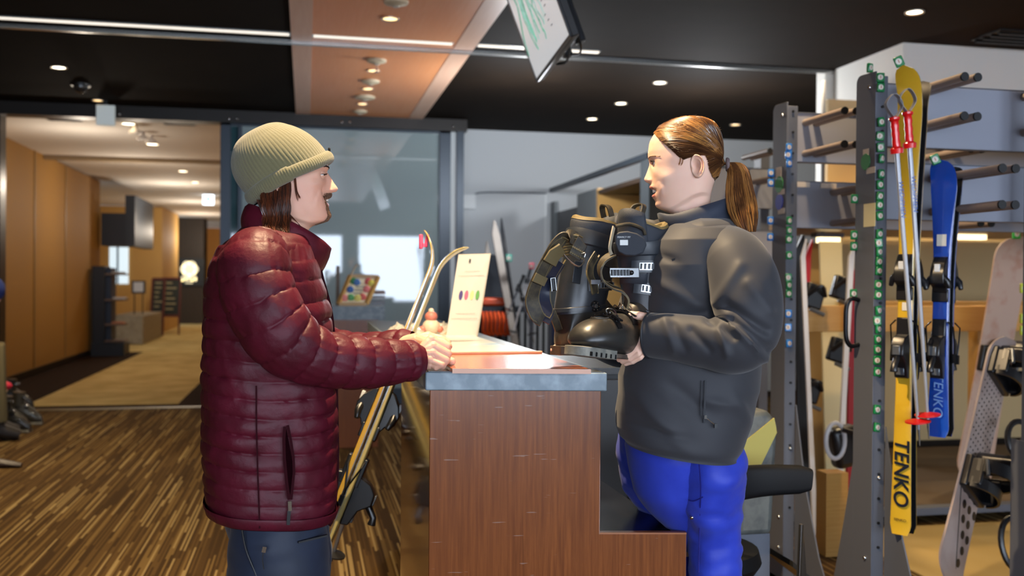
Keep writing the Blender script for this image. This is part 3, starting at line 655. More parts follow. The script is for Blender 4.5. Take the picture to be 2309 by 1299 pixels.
# ================================================================== SKIS AND POLES
m_steel=mat('steel_edge','b9bcc0',.25,1.)
m_bind=mat('binding_black','141519',.32,spec=.6); m_bindg=mat('binding_grey','6d7278',.3,.6); m_bindw=mat('binding_white','d5d8da',.35)
def ski_profile(L,curl,n=96,tail=.02):
    """centre line (z, y) and half width; the tip curls toward -y (top side)"""
    out=[]
    for i in range(n+1):
        s=i/n*L; tl=curl; y=0; z=s
        if s>L-tl: u=(s-(L-tl))/tl; ang=u*1.0; R=tl/1.0; z=L-tl+R*math.sin(ang); y=-R*(1-math.cos(ang))
        if s<tail: y=-.006*(1-s/tail)
        f=s/L; w=.0
        wm_=.034; wt=.056; wl=.049
        if f<.5: w=wm_+(wl-wm_)*((.5-f)/.5)**2
        else: w=wm_+(wt-wm_)*min(1,((f-.5)/.38))**2
        if s>L-.085: q=(s-(L-.085))/.085; w*=max(.10,math.sqrt(max(0,1-q**2.4)))
        if s<.03: w*=.72+.28*s/.03
        th=.005+.011*math.exp(-((f-.48)/.3)**2)
        out.append((z,y,w,th))
    return out
def make_ski(name,label,L,M,mtop,mbase,curl=.2,binding=True,bz=.46,group=None,wscale=1.,name2=None):
    """M: 4x4 (x width, y top->base, z tail->tip)"""
    t=thing(name,label,'ski',M.translation,group)
    pr=ski_profile(L,curl); rings=[]; top=[]; base=[]
    P=lambda x,y,z: M@Vector((x,y,z))
    for z,y,w,th in pr:
        w*=wscale; rings.append([P(-w,y+th/2,z),P(-w,y-th/4,z),P(-w*.86,y-th/2,z),P(w*.86,y-th/2,z),P(w,y-th/4,z),P(w,y+th/2,z)])
    MB().loft(rings).build('top_sheet',mtop,t)
    br=[[P(-w*wscale*.97,y+th/2-.0002,z),P(-w*wscale*.97,y+th/2+.0014,z),P(w*wscale*.97,y+th/2+.0014,z),P(w*wscale*.97,y+th/2-.0002,z)] for z,y,w,th in pr]
    MB().loft(br).build('base_sheet',mbase,t)
    for s in (-1,1):
        er=[[P(s*(w*wscale+.0006),y+th/2-.0012,z),P(s*(w*wscale+.0006),y+th/2+.001,z),P(s*(w*wscale-.002),y+th/2+.001,z),P(s*(w*wscale-.002),y+th/2-.0012,z)] for z,y,w,th in pr[1:-1]]
        MB().loft(er).build('steel_edge',m_steel,t)
    if binding:
        z0=L*bz; R3=M.to_3x3()
        def bx(mb,x,y,z,sx,sy,sz): mb.box(P(x,y,z),(sx,sy,sz),R3)
        def wedge(mb,pts,hw): mb.prism([P(-hw,y,z) for y,z in pts],R3@Vector((2*hw,0,0)))
        toe=MB(); wedge(toe,[(-.008,z0+.10),(-.008,z0+.24),(-.022,z0+.235),(-.05,z0+.20),(-.062,z0+.17),(-.058,z0+.135),(-.03,z0+.12),(-.02,z0+.10)],.026)
        for s in (-1,1):
            toe.tube([P(s*.012,-.045,z0+.17),P(s*.034,-.046,z0+.145),P(s*.042,-.04,z0+.118)],[.013,.013,.009],8)
        bx(toe,0,-.012,z0+.09,.06,.012,.05)
        tp=toe.build('toe_binding',m_bind,t,bevel=.004)
        g=MB(); bx(g,0,-.054,z0+.195,.02,.012,.03); g.build('release_gauge',m_bindw,tp,bevel=.002)
        heel=MB(); wedge(heel,[(-.008,z0-.23),(-.008,z0-.06),(-.03,z0-.065),(-.06,z0-.075),(-.082,z0-.10),(-.085,z0-.14),(-.05,z0-.17),(-.035,z0-.225)],.024)
        bx(heel,0,-.014,z0-.05,.05,.016,.10); heel.tube([P(0,-.07,z0-.14),P(0,-.105,z0-.175),P(0,-.108,z0-.20)],[.014,.012,.016],8)
        hp=heel.build('heel_binding',m_bind,t,bevel=.004)
        g=MB(); bx(g,0,-.088,z0-.12,.028,.006,.035); bx(g,0,-.04,z0-.2,.03,.01,.03); g.build('heel_plate',m_bindg,hp,bevel=.002)
        br=MB()
        for s in (-1,1): br.tube([P(s*.03,-.012,z0-.01),P(s*.05,-.01,z0-.03),P(s*.052,.01,z0-.10),P(s*.05,.016,z0-.14)],.0032,6); br.box(P(s*.05,.016,z0-.15),(.014,.012,.035),R3)
        br.build('brake',m_blackm,t)
    return t
def make_pole(label,top,tip,grip,shaft,basket,group=None,strap=None,basket_r=.045,gl=.13,cat='ski pole'):
    top=Vector(top); tip=Vector(tip); d=(tip-top).normalized(); L=(tip-top).length
    t=thing('ski_pole',label,cat,tip,group)
    X=d.cross(Vector((0,1,0))).normalized(); Y=d.cross(X)
    pts=[top+d*s for s in (0,.005,.012,.02,.035,.05,.065,.08,.095,.11,.118,gl)]
    MB().tube(pts,[.008,.020,.020,.0135,.0155,.013,.0155,.013,.0155,.014,.024,.022],14).build('grip',grip,t)
    MB().tube([top+d*gl,top+d*(L*.55),tip-d*.06],[.009,.008,.0055],10).build('shaft',shaft,t)
    MB().tube([tip-d*.06,tip],[.005,.002],8).build('tip',m_steel,t)
    R=Matrix((X,Y,d)).transposed(); MB().lathe([(.006,-.01),(basket_r,-.002),(basket_r,.003),(.007,.012)],tip-d*.09,18,R).build('basket',basket,t)
    if strap:
        a=top+d*.01; f=MB(); f.ribbon(spline([a,a+Vector((.03,0,.05)),a+Vector((.0,0,.09)),a+Vector((-.035,0,.05)),a],6),(0,1,0),.018,.002); f.build('strap',strap,t)
    return t
# ---- the man's pair leaning on the counter edge
m_gold=mat('ski_gold','c7a13c',.3,coat=.4); m_goldb=mat('ski_cream','d9cfae',.35,coat=.3)
Dk=3.35
P0=Cd(600,1556,Dk-.12); P1=Cd(967,640,Dk)
ax=(P1-P0).normalized(); L=1.64
wdv=Vector((math.sin(YAW),math.cos(YAW),0)); wdv=(wdv-ax*wdv.dot(ax)).normalized(); yv=ax.cross(wdv)  # y to ...
if yv.x<0: yv=-yv
P0=P1-ax*(L-.17); 
zmin=.02
if P0.z<zmin: P0=P0+ax*((zmin-P0.z)/ax.z)
Lk=(P1-P0).length+.19
rt=(Matrix.Rotation(.12,3,ax))
def skim(o,w,y,z): return basis(w,y,z,o)
# left ski: its top faces left (-yv); y axis (top->base) = +yv
M1=skim(P0-yv*.014,-wdv,yv,ax); M2=skim(P0+yv*.014,wdv,-yv,ax)
g_='skis leaning on the counter'
make_ski('alpine_ski','gold ski with pink clip leaning on counter edge, tip curling left',Lk,M1,m_gold,m_goldb,.15,bz=.50,group=g_)
make_ski('alpine_ski','gold ski paired with the pink clipped one, tip curling right over counter',Lk,M2,mat('ski_gold_grey','b7a868',.3,coat=.4),m_goldb,.145,bz=.50,group=g_)
c=Cd(953,545,Dk); t=thing('plastic_clip','pink clip on the top of the leaning ski tip','clip',c)
mk=mat('clip_pink','e2385c',.35); MB().box(c+Vector((-.006,0,0)),(.012,.02,.05)).build('jaw',mk,t,bevel=.003); MB().box(c+Vector((.014,0,.003)),(.010,.02,.044),Matrix.Rotation(.15,3,'Y')).build('jaw',mk,t,bevel=.003); MB().box(c+Vector((.004,0,-.012)),(.02,.018,.012)).build('hinge',mk,t)
mgs=mat('pole_grey','8f929b',.3,.7)
make_pole('grey ski pole leaning beside the gold skis behind man',Cd(868,905,3.5),Cd(700,1330,3.6),m_bind,mgs,mat('basket_black','18181a',.5))
make_pole('second grey ski pole crossing lower beside the gold skis',Cd(836,985,3.5),Cd(735,1300,3.55),m_bind,mgs,mat('basket_black','18181a',.5))
# ================================================================== PEOPLE: shared builders
def FA(F,px,py,w=0.0):
    """point that is seen at (px,py) and lies w behind the frame's plane"""
    r=ray(px,py); return CAM+r*((F.k+w)/F.f.dot(r))
def skin(name,c,c2):
    m=mat(name,c,.48,var=(9,c2,.35,.75),bump=(420,.12,.0006),sss=.18,spec=.4); return m
m_skin_m=skin('skin_tanned','e3b49b','d89f88'); m_skin_w=skin('skin_fair','edc6b0','e6b6a0')
m_lipw=mat('lip_rose','c4756b',.4,spec=.5); m_lipm=mat('lip_tan','b5736a',.4)
m_teeth=mat('teeth','fcf8f0',.2,spec=.7); m_mouth=mat('mouth_inside','3a1212',.5)
m_eye=mat('eye_white','e6e2dc',.12,spec=.8); m_iris=mat('iris_brown','2e1a0e',.1,spec=.8); m_lash=mat('lash_dark','1c130e',.6)
def remesh(mb,voxel,smooth_it=4,fac=.5):
    me=bpy.data.meshes.new('tmp'); me.from_pydata(mb.v,[],mb.f); o=bpy.data.objects.new('tmp',me); COL.objects.link(o)
    r=o.modifiers.new('r','REMESH'); r.mode='VOXEL'; r.voxel_size=voxel; r.use_smooth_shade=True
    if smooth_it: s=o.modifiers.new('s','SMOOTH'); s.factor=fac; s.iterations=smooth_it
    dg=bpy.context.evaluated_depsgraph_get(); e=o.evaluated_get(dg); m2=e.to_mesh()
    vs=[tuple(v.co) for v in m2.vertices]; fs=[tuple(p.vertices) for p in m2.polygons]
    e.to_mesh_clear(); bpy.data.objects.remove(o,do_unlink=True); bpy.data.meshes.remove(me); return vs,fs
class Head:
    def __init__(s,F,sgn,rows,profile,base,sw,feats,jaw,xcf=.42,pw=(.85,.92),side=()):
        s.side=side
        y0=rows[0][0]; y1=rows[-1][0]; s.ty=[y0+k*.5 for k in range(int((y1-y0)*2)+1)]; ys=[r[0] for r in rows]; s.tab=[]
        for i in (1,2,3):
            a=np.interp(s.ty,ys,[r[i] for r in rows])
            for it in range(3):
                b=a.copy()
                for k in range(len(a)):
                    h=int(min(8,k*.5,len(a)-1-k)); b[k]=a[k-h:k+h+1].mean()
                a=b
            s.tab.append(a)
        s.F=F; s.sgn=sgn; s.rows=rows; s.profile=profile; s.base=base; s.sw=sw; s.feats=feats; s.jaw=jaw; s.xcf=xcf; s.pw=pw
    def row(s,py):
        return [float(np.interp(py,s.ty,a)) for a in s.tab]
    def P(s,py,th,off=0.0):
        """th=0 front; off in metres outward"""
        xf,xb,hw=s.row(py); sg=s.sgn; xc=xb+(xf-xb)*s.xcf
        c,sn=math.cos(th),math.sin(th)
        cx=math.copysign(abs(c)**s.pw[0],c); sx=math.copysign(abs(sn)**s.pw[1],sn)
        w=hw*sx; x=xc+(xf-xc)*cx if c>0 else xc+(xc-xb)*cx
        if c>0:
            by=[p[0] for p in s.base]; d=interp([p[0] for p in s.profile],[p[1] for p in s.profile],py)-interp(by,[p[1] for p in s.base],py)
            if by[0]<=py<=by[-1]:
                sw=interp([p[0] for p in s.sw],[p[1] for p in s.sw],py); x+=d*math.exp(-(abs(w)/sw)**2.2)
            for (fy,fw,sy,sww,amt) in s.feats:
                x+=sg*amt*math.exp(-((py-fy)/sy)**2-((abs(w)-fw)/sww)**2)*min(1,c*2)
        dw=0
        for (fx,fy,sx,sy,amt) in s.side: dw+=amt*math.exp(-((x-fx)/sx)**2-((py-fy)/sy)**2)
        w+=math.copysign(dw,sn)*min(1,abs(sn)*2.5)
        if s.jaw:
            jx=[p[0] for p in s.jaw]; jy=[p[1] for p in s.jaw]
            if sg<0: yj=interp(jx,jy,x)
            else: yj=interp(jx,jy,x)
            k=smoothstep(0,11,py-yj); w*=1-.19*k
        if off:
            nx=c*sg; nw=sn; l=math.hypot(nx,nw); top=s.rows[0][0]; nz=max(0,min(1,(top+46-py)/46))**1.3; h_=math.sqrt(1-nz*nz); x+=off*h_*s.F.ppm*nx/l; w+=off*h_*nw/l
            return s.F(x,py,w)+Vector((0,0,off*nz))
        return s.F(x,py,w)
    def pts(s,y0,y1,dy,n,off=0.):
        rings=[]; m=max(2,int((y1-y0)/dy))
        for i in range(m+1):
            py=y0+(y1-y0)*i/m; rg=[]
            for j in range(n):
                t=2*PI*j/n; th=t-.4*math.sin(t); rg.append(s.P(py,th,off))
            rings.append(rg)
        return rings
def find_th(H,px,py,side=-1):
    """angle on the near side (w<0) whose silhouette x equals px"""
    best=0;bd=1e9
    for k in range(0,181,2):
        th=side*k*PI/180; p=H.P(py,th); q=RM.transposed()@(p-CAM); x=IW/2+q.x/-q.z*FPX
        if abs(x-px)<bd: bd=abs(x-px); best=th
    return best
def eye(mb_body,parent,F,px,py,w,sgn,r=.0118,up=14,lo=-18,skinm=None,lashes=True):
    c=F(px,py,w); fr=(F.r*sgn+F.f*(-.12 if w<0 else .12)).normalized()
    MB().ball(c,r,20).build('eyeball',m_eye,parent)
    MB().ball(c+fr*r*.42,r*.64,16).build('iris',m_iris,parent)
    a0=math.atan2(fr.dot(F.f),fr.dot(F.r)); mid=(up+lo)/2
    def edge(a,e):
        d=abs((a-a0+PI)%(2*PI)-PI); g=math.cos(min(PI/2,d*1.15))**.6; return mid-3+(e-mid+3)*g
    def lidrings(pole,e,rr):
        rings=[]
        for i in range(10):
            t=i/9; rg=[]
            for q in range(28):
                a=2*PI*q/28; el=math.radians(pole+(edge(a,e)-pole)*t); rg.append(c+(F.r*math.cos(a)+F.f*math.sin(a))*rr*math.cos(el)+Vector((0,0,rr*math.sin(el))))
            rings.append(rg)
        rg=[]
        for q in range(28):
            a=2*PI*q/28; el=math.radians(edge(a,e)); rg.append(c+(F.r*math.cos(a)+F.f*math.sin(a))*r*.96*math.cos(el)+Vector((0,0,r*.96*math.sin(el))))
        rings.append(rg); return rings
    mb_body.loft(lidrings(88,up,r*1.13),True,(True,False)); mb_body.loft(lidrings(-88,lo,r*1.12),True,(True,False))
    if lashes:
        pts=[]
        for k in range(13):
            a=a0+(k/12-.5)*2.6; el=math.radians(edge(a,up)+2); pts.append(c+(F.r*math.cos(a)+F.f*math.sin(a))*r*1.14*math.cos(el)+Vector((0,0,r*1.14*math.sin(el))))
        f=MB().tube(pts,.00085,5)
        for k in range(26):
            a=a0+(k/25-.5)*1.5; el=math.radians(edge(a,up)+2); d=(F.r*math.cos(a)+F.f*math.sin(a)); p=c+d*r*1.14*math.cos(el)+Vector((0,0,r*1.14*math.sin(el))); f.tube([p,p+d*.004+Vector((0,0,-.0005)),p+d*.0065+Vector((0,0,.0015))],[.00032,.00026,.0001],4)
        f.build('eyelashes',m_lash,parent)
def ear(mb,F,px,py,w,hpx,sgn,tilt=.15):
    """near-side ear; px,py centre; hpx height in px"""
    n=40; k=18; H=hpx/F.ppm/2*.95; Wd=H*.58
    sd=-1 if w<0 else 1; o=len(mb.v); vs=[]; fs=[]
    for i in range(k+1):
        r=i/k
        for j in range(n):
            a=2*PI*j/n; ca,sa=math.cos(a),math.sin(a)   # ca: +1 = back of head
            wid=Wd*(1+.12*ca)*(1.0 if sa>0 else 1-.12*(-sa)); x=ca*wid*r; z=sa*H*r
            rim=.0058*math.exp(-((r-.88)/.10)**2)*(1 if not(sa<-.2 and ca<.6) else .35)*(.12+.88*smoothstep(-.75,-.05,ca+.35*max(0,sa)))
            anti=.0036*math.exp(-((r-.60)/.09)**2)*max(0,ca+.35)
            conch=-.0085*math.exp(-(((x+.1*Wd)/(.42*Wd))**2+((z+.05*H)/(.38*H))**2))
            lob=.003*max(0,-sa-.6)*(1-abs(r-.7))
            trag=.0042*math.exp(-(((x+.62*Wd)/(.16*Wd))**2+((z+.05*H)/(.16*H))**2))
            lift=-.001+.015*(x/Wd*.5+.5)
            h=(lift+rim+anti+conch+lob+trag)*(1 if r<.97 else .55)
            ct,st=math.cos(tilt*-sgn),math.sin(tilt*-sgn); xx=-sgn*x; X=xx*ct-z*st*1; Z=xx*st+z*ct
            vs.append(F(px,py,w)+F.r*X+Vector((0,0,Z))+F.f*(sd*h))
    # closing rim toward the head
    for j in range(n):
        a=2*PI*j/n; x=math.cos(a)*Wd*.86*(1+.12*math.cos(a)); z=math.sin(a)*H*.86; xx=-sgn*x; ct,st=math.cos(tilt*-sgn),math.sin(tilt*-sgn)
        vs.append(F(px,py,w)+F.r*(xx*ct-z*st)+Vector((0,0,xx*st+z*ct))-F.f*(sd*.006))
    for i in range(k+1):
        for j in range(n): q=(j+1)%n; fs.append((i*n+j,i*n+q,(i+1)*n+q,(i+1)*n+j))
    mb.add(vs,fs)
def strands(mb,paths,r=.0007,nm=1):
    """each path a list of points -> thin tapering 3-sided tube"""
    for k,p in enumerate(paths):
        n=len(p); mb.m=k%nm; rr=[r*(.55+.6*math.sin(PI*min(1,(i+.6)/n))) for i in range(n)]; rr[-1]=r*.15
        mb.tube(p,rr,3,caps=False)
def hairmat(name,c,c2,rough=.34,k=None):
    m=mat(name,c,rough,spec=.7,var=(30,c2,.3,.7)); b=m.node_tree.nodes['Principled BSDF']; b.inputs['Anisotropic'].default_value=.6; return m
def hand_mesh(wrist,fore,knuckles,fingers,thumb,rk=.0105,pr=.012,voxel=.0013,extra=(),sm=5):
    """wrist, fore: points; knuckles: 4 points; fingers: 4 lists of joints after the knuckle; thumb: joints from the palm side"""
    mb=MB(); W_=Vector(wrist); 
    fa=Vector(fore); ax=(W_-fa).normalized(); mb.tube([fa,fa.lerp(W_,.6),W_,W_+ax*.012],[.031,.027,.0245,.022],16,flat=.8)
    for i,kn in enumerate(knuckles):
        kn=Vector(kn); mb.tube([W_,W_.lerp(kn,.4),W_.lerp(kn,.8),kn],[.017,pr*1.15,pr*1.05,rk*1.08],12); mb.ball(kn,rk*1.16,12)
        pts=[kn]+[Vector(q) for q in fingers[i]]; sc=(1,1.03,.97,.84)[i]
        rs=[rk*sc*(1.02-.11*j) for j in range(len(pts))]
        for a,b,ra,rb in zip(pts[:-1],pts[1:],rs[:-1],rs[1:]):
            mid=a.lerp(b,.5); mb.tube([a,mid,b],[ra,(ra+rb)/2*.93,rb],12); mb.ball(b,rb*1.02,12)
    for a,b in zip(knuckles[:-1],knuckles[1:]):
        a=Vector(a); b=Vector(b); mb.tube([W_.lerp(a.lerp(b,.5),.35),a.lerp(b,.5).lerp(W_,.12)],[pr*1.1,pr*.95],12)
    th=[Vector(q) for q in thumb]; rs=[rk*1.5,rk*1.25,rk*1.12,rk*.92][:len(th)]
    for a,b,ra,rb in zip(th[:-1],th[1:],rs[:-1],rs[1:]): mb.tube([a,a.lerp(b,.5),b],[ra,(ra+rb)/2*.96,rb],12); mb.ball(b,rb*1.02,12)
    mb.ball(th[0],rs[0],12); mb.tube([W_,th[0]],[.018,rs[0]],12)
    for (p,r) in extra: mb.ball(p,r,12)
    return remesh(mb,voxel,sm)
def nail(parent,p,nrm,along,m,w=.0058,l=.007):
    nrm=Vector(nrm).normalized(); al=Vector(along); al=(al-nrm*al.dot(nrm)).normalized(); s=nrm.cross(al)
    R=Matrix((s,al,nrm)).transposed(); MB().ball(Vector(p),1,12,(w,l,.0016),R).build('fingernail',m,parent)
def fold(p,seed,scale=6,amt=1.): return amt*noise.fractal(Vector(p)*scale+Vector((seed,seed*2,0)),1.0,2.0,3)
def wrinkled(center_pts,radii,n,fn,up=None,closed_tip=False):
    """loft rings along centre points; radii per point (a,b) ; fn(i,t,j,ang,p)->extra radius"""
    pts=[Vector(p) for p in center_pts]; rings=[]; prev=None; L=0; N=len(pts)
    for i,p in enumerate(pts):
        if i: L+=(p-pts[i-1]).length
        t=(pts[min(i+1,N-1)]-pts[max(i-1,0)]).normalized(); u=prev or Vector(up or (0,0,1)); u=(u-t*u.dot(t)).normalized(); prev=u; w=t.cross(u)
        a,b=radii[i]; rg=[]
        for j in range(n):
            an=2*PI*j/n; d=u*math.cos(an)*a+w*math.sin(an)*b; base=p+d; e=fn(L,i/(N-1),an,base); rg.append(base+d.normalized()*e)
        rings.append(rg)
    return rings
def resample(pts,radii,m):
    P=[Vector(p) for p in pts]; sp=spline(P,12); s=[0]
    for a,b in zip(sp[:-1],sp[1:]): s.append(s[-1]+(b-a).length)
    key=[s[i*12] for i in range(len(P))]
    out=[];rr=[]
    for k in range(m+1):
        x=s[-1]*k/m; i=min(max(np.searchsorted(s,x)-1,0),len(sp)-2); f=(x-s[i])/max(1e-9,s[i+1]-s[i]); out.append(sp[i].lerp(sp[i+1],f))
        rr.append((interp(key,[r[0] for r in radii],x),interp(key,[r[1] for r in radii],x)))
    return out,rr,s[-1]
# ================================================================== THE MAN
FM=Frame(640,628,2.43)
man=MB()
# head -------------------------------------------------------------
prof=[(300,650),(305,670),(315,690),(330,712),(345,729),(358,738),(368,739.8),(379.4,741),(388.3,738.7),(398.3,744.3),(405,748.5),(412.9,753.2),(419,758),(424,761.5),(428,761.8),(432.5,757.7),(434.5,747.6),(438,746.5),(442,746.5),(446,744),(449,741),(456,740.3),(460,741.5),(464,742.5),(468,740),(471,738.7),(476,740.5),(482,743.2),(489,743),(494,741.5),(499,737),(503.2,729),(505,720)]
base=[(300,650),(305,670),(315,690),(330,712),(345,729),(358,738),(368,739),(388,737.5),(400,735.5),(430,736),(445,737.5),(460,738.5),(470,738.7),(482,741),(494,739.5),(503.2,727),(505,719)]
rows=[(300,650,630,.012),(305,670,615,.03),(315,690,600,.05),(330,712,580,.064),(345,729,568,.073),(368,738,558,.077),(400,735.5,562,.074),(430,736,575,.070),(450,737.5,590,.067),(470,738.7,602,.062),(485,741,608,.057),(494,739.5,610,.054),(501,732,611,.053),(505,719,611,.054),(508,706,611,.055),(514,697,610,.057),(525,694,607,.059),(545,690,600,.062),(575,688,590,.07),(610,690,560,.09)]
sw=[(300,.06),(379,.05),(388,.010),(400,.0095),(412,.011),(424,.0145),(431,.0155),(434.5,.013),(438,.024),(449,.024),(466,.022),(480,.03),(505,.05)]
feats=[(397,.0295,8,.0125,-5.0),(381,.026,5,.020,3.2),(414,.050,12,.016,4.0),(430,.0165,4.2,.0045,4.5),(440,.034,16,.005,-3.5),(452,.0,4.0,.021,-7),(452,.046,13,.015,2.5),(487,0,8,.02,1.5)]
jaw=[(600,482),(640,484),(670,494),(700,503),(730,507),(760,507)]
side=[(712,421,12,9,.0045),(727,430,4,6,-.002),(720,440,4.5,7,-.0028),(714,452,4.5,8,-.0028),(712,466,5,7,-.0015),(705,440,7,10,.0025),(716,398,9,7,-.0035),(690,384,14,12,-.002),(668,482,22,12,.002),(700,478,20,12,-.002),(722,468,5,6,.001)]
HM=Head(FM,1,rows,prof,base,sw,feats,jaw,side=side)
man.m=0; hr=HM.pts(300,610,1.5,132); o=len(man.f)
man.loft(hr)
# lips by region
nrow=len(hr)-1
for fi in range(o,len(man.f)-2):
    v=[Vector(man.v[i]) for i in man.f[fi]]; c=sum(v,Vector())/4; q=RM.transposed()@(c-CAM); x=IW/2+q.x/-q.z*FPX; y=IH/2-q.y/-q.z*FPX; w=(c-FM.o).dot(FM.f)
    if abs(w)<.026 and x>722 and (443.5<y<447.5 or 458<y<467.5): man.mi[fi]=1
    if abs(w)<.022 and x>712 and 447.5<y<457: man.mi[fi]=2
# hands --------------------------------------------------------------
def A(px,py,w): return FA(FM,px,py,w)
# near hand: loose fist resting on the counter
kn=[A(972,766,-.125),A(977,781,-.135),A(975,796,-.142),A(969,811,-.146)]
fing=[[A(1008,782,-.128),A(1010,800,-.122),A(996,808,-.118)],[A(1010,797,-.142),A(1006,815,-.136),A(992,818,-.13)],[A(1006,812,-.150),A(998,826,-.146),A(985,824,-.138)],[A(996,823,-.158),A(983,829,-.152),A(974,824,-.145)]]
th=[A(968,797,-.09),A(992,806,-.09),A(1010,812,-.098),A(1019,815,-.108)]
vs,fs=hand_mesh(A(945,800,-.13),A(880,812,-.15),kn,fing,th,rk=.0108,pr=.0135,extra=[(A(966,815,-.135),.020),(A(975,802,-.12),.020)],sm=3)
man.m=0; man.add(vs,fs)
# far hand: open, resting behind
kn=[A(966,757,.06),A(972,764,.045),A(973,772,.03),A(970,780,.018)]
fing=[[A(995,763,.05),A(1010,772,.04),A(1014,782,.03)],[A(1000,771,.035),A(1012,781,.02),A(1010,792,.012)],[A(998,779,.018),A(1008,789,.006),A(1003,798,0)],[A(992,787,.006),A(1000,796,-.005),A(996,803,-.01)]]
th=[A(957,775,.02),A(975,786,.0),A(985,797,-.015),A(990,803,-.03)]
vs,fs=hand_mesh(A(935,768,.06),A(880,785,.10),kn,fing,th,rk=.0105,pr=.0125)
man.add(vs,fs)
# body beneath the clothes
man.m=0
tor,tr,_=resample([FM(625,560,0),FM(610,640,0),FM(607,800,0),FM(612,1000,0),FM(618,1130,0)],[(.07,.08),(.10,.17),(.11,.16),(.10,.14),(.11,.15)],30)
man.loft(wrinkled(tor,tr,28,lambda L,t,a,p:0,up=FM.r))
def floorpt(px,w): p=FM(px,628,w); return Vector((p.x,p.y,0))
for w in (-.10,.10):
    hip=FM(620,1120,w); ft=floorpt(640,w); l,lr,_=resample([hip,hip.lerp(ft,.48),ft+Vector((0,0,.08))],[(.085,.085),(.058,.058),(.04,.04)],16); man.loft(wrinkled(l,lr,20,lambda L,t,a,p:0,up=FM.r))
for s,pts in ((-1,[FM(600,610,-.15),A(612,700,-.19),A(665,782,-.22),A(880,812,-.15)]),(1,[FM(600,610,.15),A(640,700,.2),A(710,790,.2),A(880,785,.10)])):
    l,lr,_=resample(pts,[(.05,.05),(.045,.045),(.04,.04),(.03,.03)],20); man.loft(wrinkled(l,lr,16,lambda L,t,a,p:0,up=FM.f))
person_man=man.build('person',[m_skin_m,m_lipm,m_mouth],None,smooth=60)
tag(person_man,'man in profile with olive beanie and burgundy quilted jacket, fists on counter','person')
# teeth, eyes, brows
def arch(F,px,py0,py1,w0,sgn,rad,m,parent,name='teeth'):
    f=MB(); rings=[]
    for k in range(15):
        a=-1.15+2.3*k/14; x=px-sgn*rad*F.ppm*(1-math.cos(a)); w=w0+rad*math.sin(a); rings.append([F(x,py0,w),F(x,py1,w),F(x-sgn*4,py1,w*.9),F(x-sgn*4,py0,w*.9)])
    f.loft(rings); return f.build(name,m,parent)
arch(FM,740.5,447,454.5,0,1,.024,m_teeth,person_man)
lid=MB(); 
for w in (-.0295,.0295): eye(lid,person_man,FM,719.6,397.5,w,1,up=8,lo=-9)
lid.build('eyelids',m_skin_m,person_man)
random.seed(11); br=[]
for w0 in (-1,1):
    for k in range(80):
        u=random.random(); w=w0*(.012+.034*u); py=380.5-3*math.sin(u*2.6)+random.uniform(-1.8,1.8)+2*u
        th=math.asin(min(.98,abs(w)/.077))*w0; p=HM.P(py,th,.0008); q=HM.P(py-1.2,th+w0*.055,.0022); br.append([p,p.lerp(q,.5),q])
f=MB(); strands(f,br,.0008); f.build('eyebrows',m_lash,person_man)
# beard: moustache and goatee of short hairs
m_beard=hairmat('beard_brown','3a2317','5d3c28',.5); bd=[]
for k in range(5200):
    py=random.uniform(434.5,505); 
    th=random.uniform(-.5,.5); w=abs(math.sin(th))*.066; e=random.random()
    if py<447: ok=w<.027+.006*(py-436)/10-.006*e and py>434.5+w*120
    elif py<462: ok=.0255<w<.029 and e>.45
    else: ok=(w<.026-.010*max(0,(py-492)/12)-.007*e and py>474) or (w<.006 and py>467) or (w>.02 and w<.027-.004*e)
    if not ok: continue
    p=HM.P(py,th,.0001); q=HM.P(py+3.0,th+random.uniform(-.04,.04),.0022+random.random()*.001); r_=HM.P(min(py+5.5,504),th,.0012+random.random()*.002); bd.append([p,q,r_])
f=MB(); strands(f,bd,.00042,2); f.build('beard',[m_beard,hairmat('beard_light','6b4a34','8a6446',.5)],person_man)
# ear (partly under the hair)
f=MB(); ear(f,FM,636,420,-.071,52,1,.12); f.build('ear',m_skin_m,person_man)
# long hair from under the beanie
m_h1=hairmat('hair_dark_brown','24140e','3f2318',.3); m_h2=hairmat('hair_chestnut','4a2414','6e3a20',.3)
hs=[]
for k in range(2600):
    u=random.random(); v=random.random(); side_=-1 if random.random()<.8 else 1
    w0=side_*(.070+.010*v)
    a=FM(590+64*u,442-30*u,w0); b=FM(594+58*u,468-6*u,w0*1.08+side_*.004*v); c_=FM(598+50*u+3*math.sin(u*20),496,w0*1.16); d=FM(600+46*u-6*(1-u)*0,518,w0*1.33+side_*.004*v); e=FM(612+32*u+random.uniform(-4,4),540-10*abs(u-.55)+random.uniform(-10,6),w0*1.5)
    jit=Vector((random.uniform(-1,1),random.uniform(-1,1),0))*.004; cur=random.uniform(-1,1)*.003
    hs.append([q+jit*(i/8)+FM.r*cur*math.sin(i*.9) for i,q in enumerate(spline([a,b,c_,d,e],4))])
for k in range(12):
    u=random.random(); hs.append(spline([FM(661+5*u,402,-.0715),FM(664+5*u,436,-.0755),FM(670+7*u*u,447+14*random.random(),-.0765)],3))
for k in range(7):
    u=random.random(); hs.append(spline([FM(648,478+14*u,-.09),FM(668+6*u,505+6*u,-.085),FM(694-6*u,532+5*u,-.072)],4))
for k in range(400):
    w=random.uniform(-.07,.07); u=random.random(); hs.append(spline([FM(580+14*u,455,w),FM(590+14*u,480,w*1.1),FM(604+12*u,515,w*1.1)],4))
f=MB(); strands(f,hs,.0007,2); f.build('hair',[m_h1,m_h2],person_man)
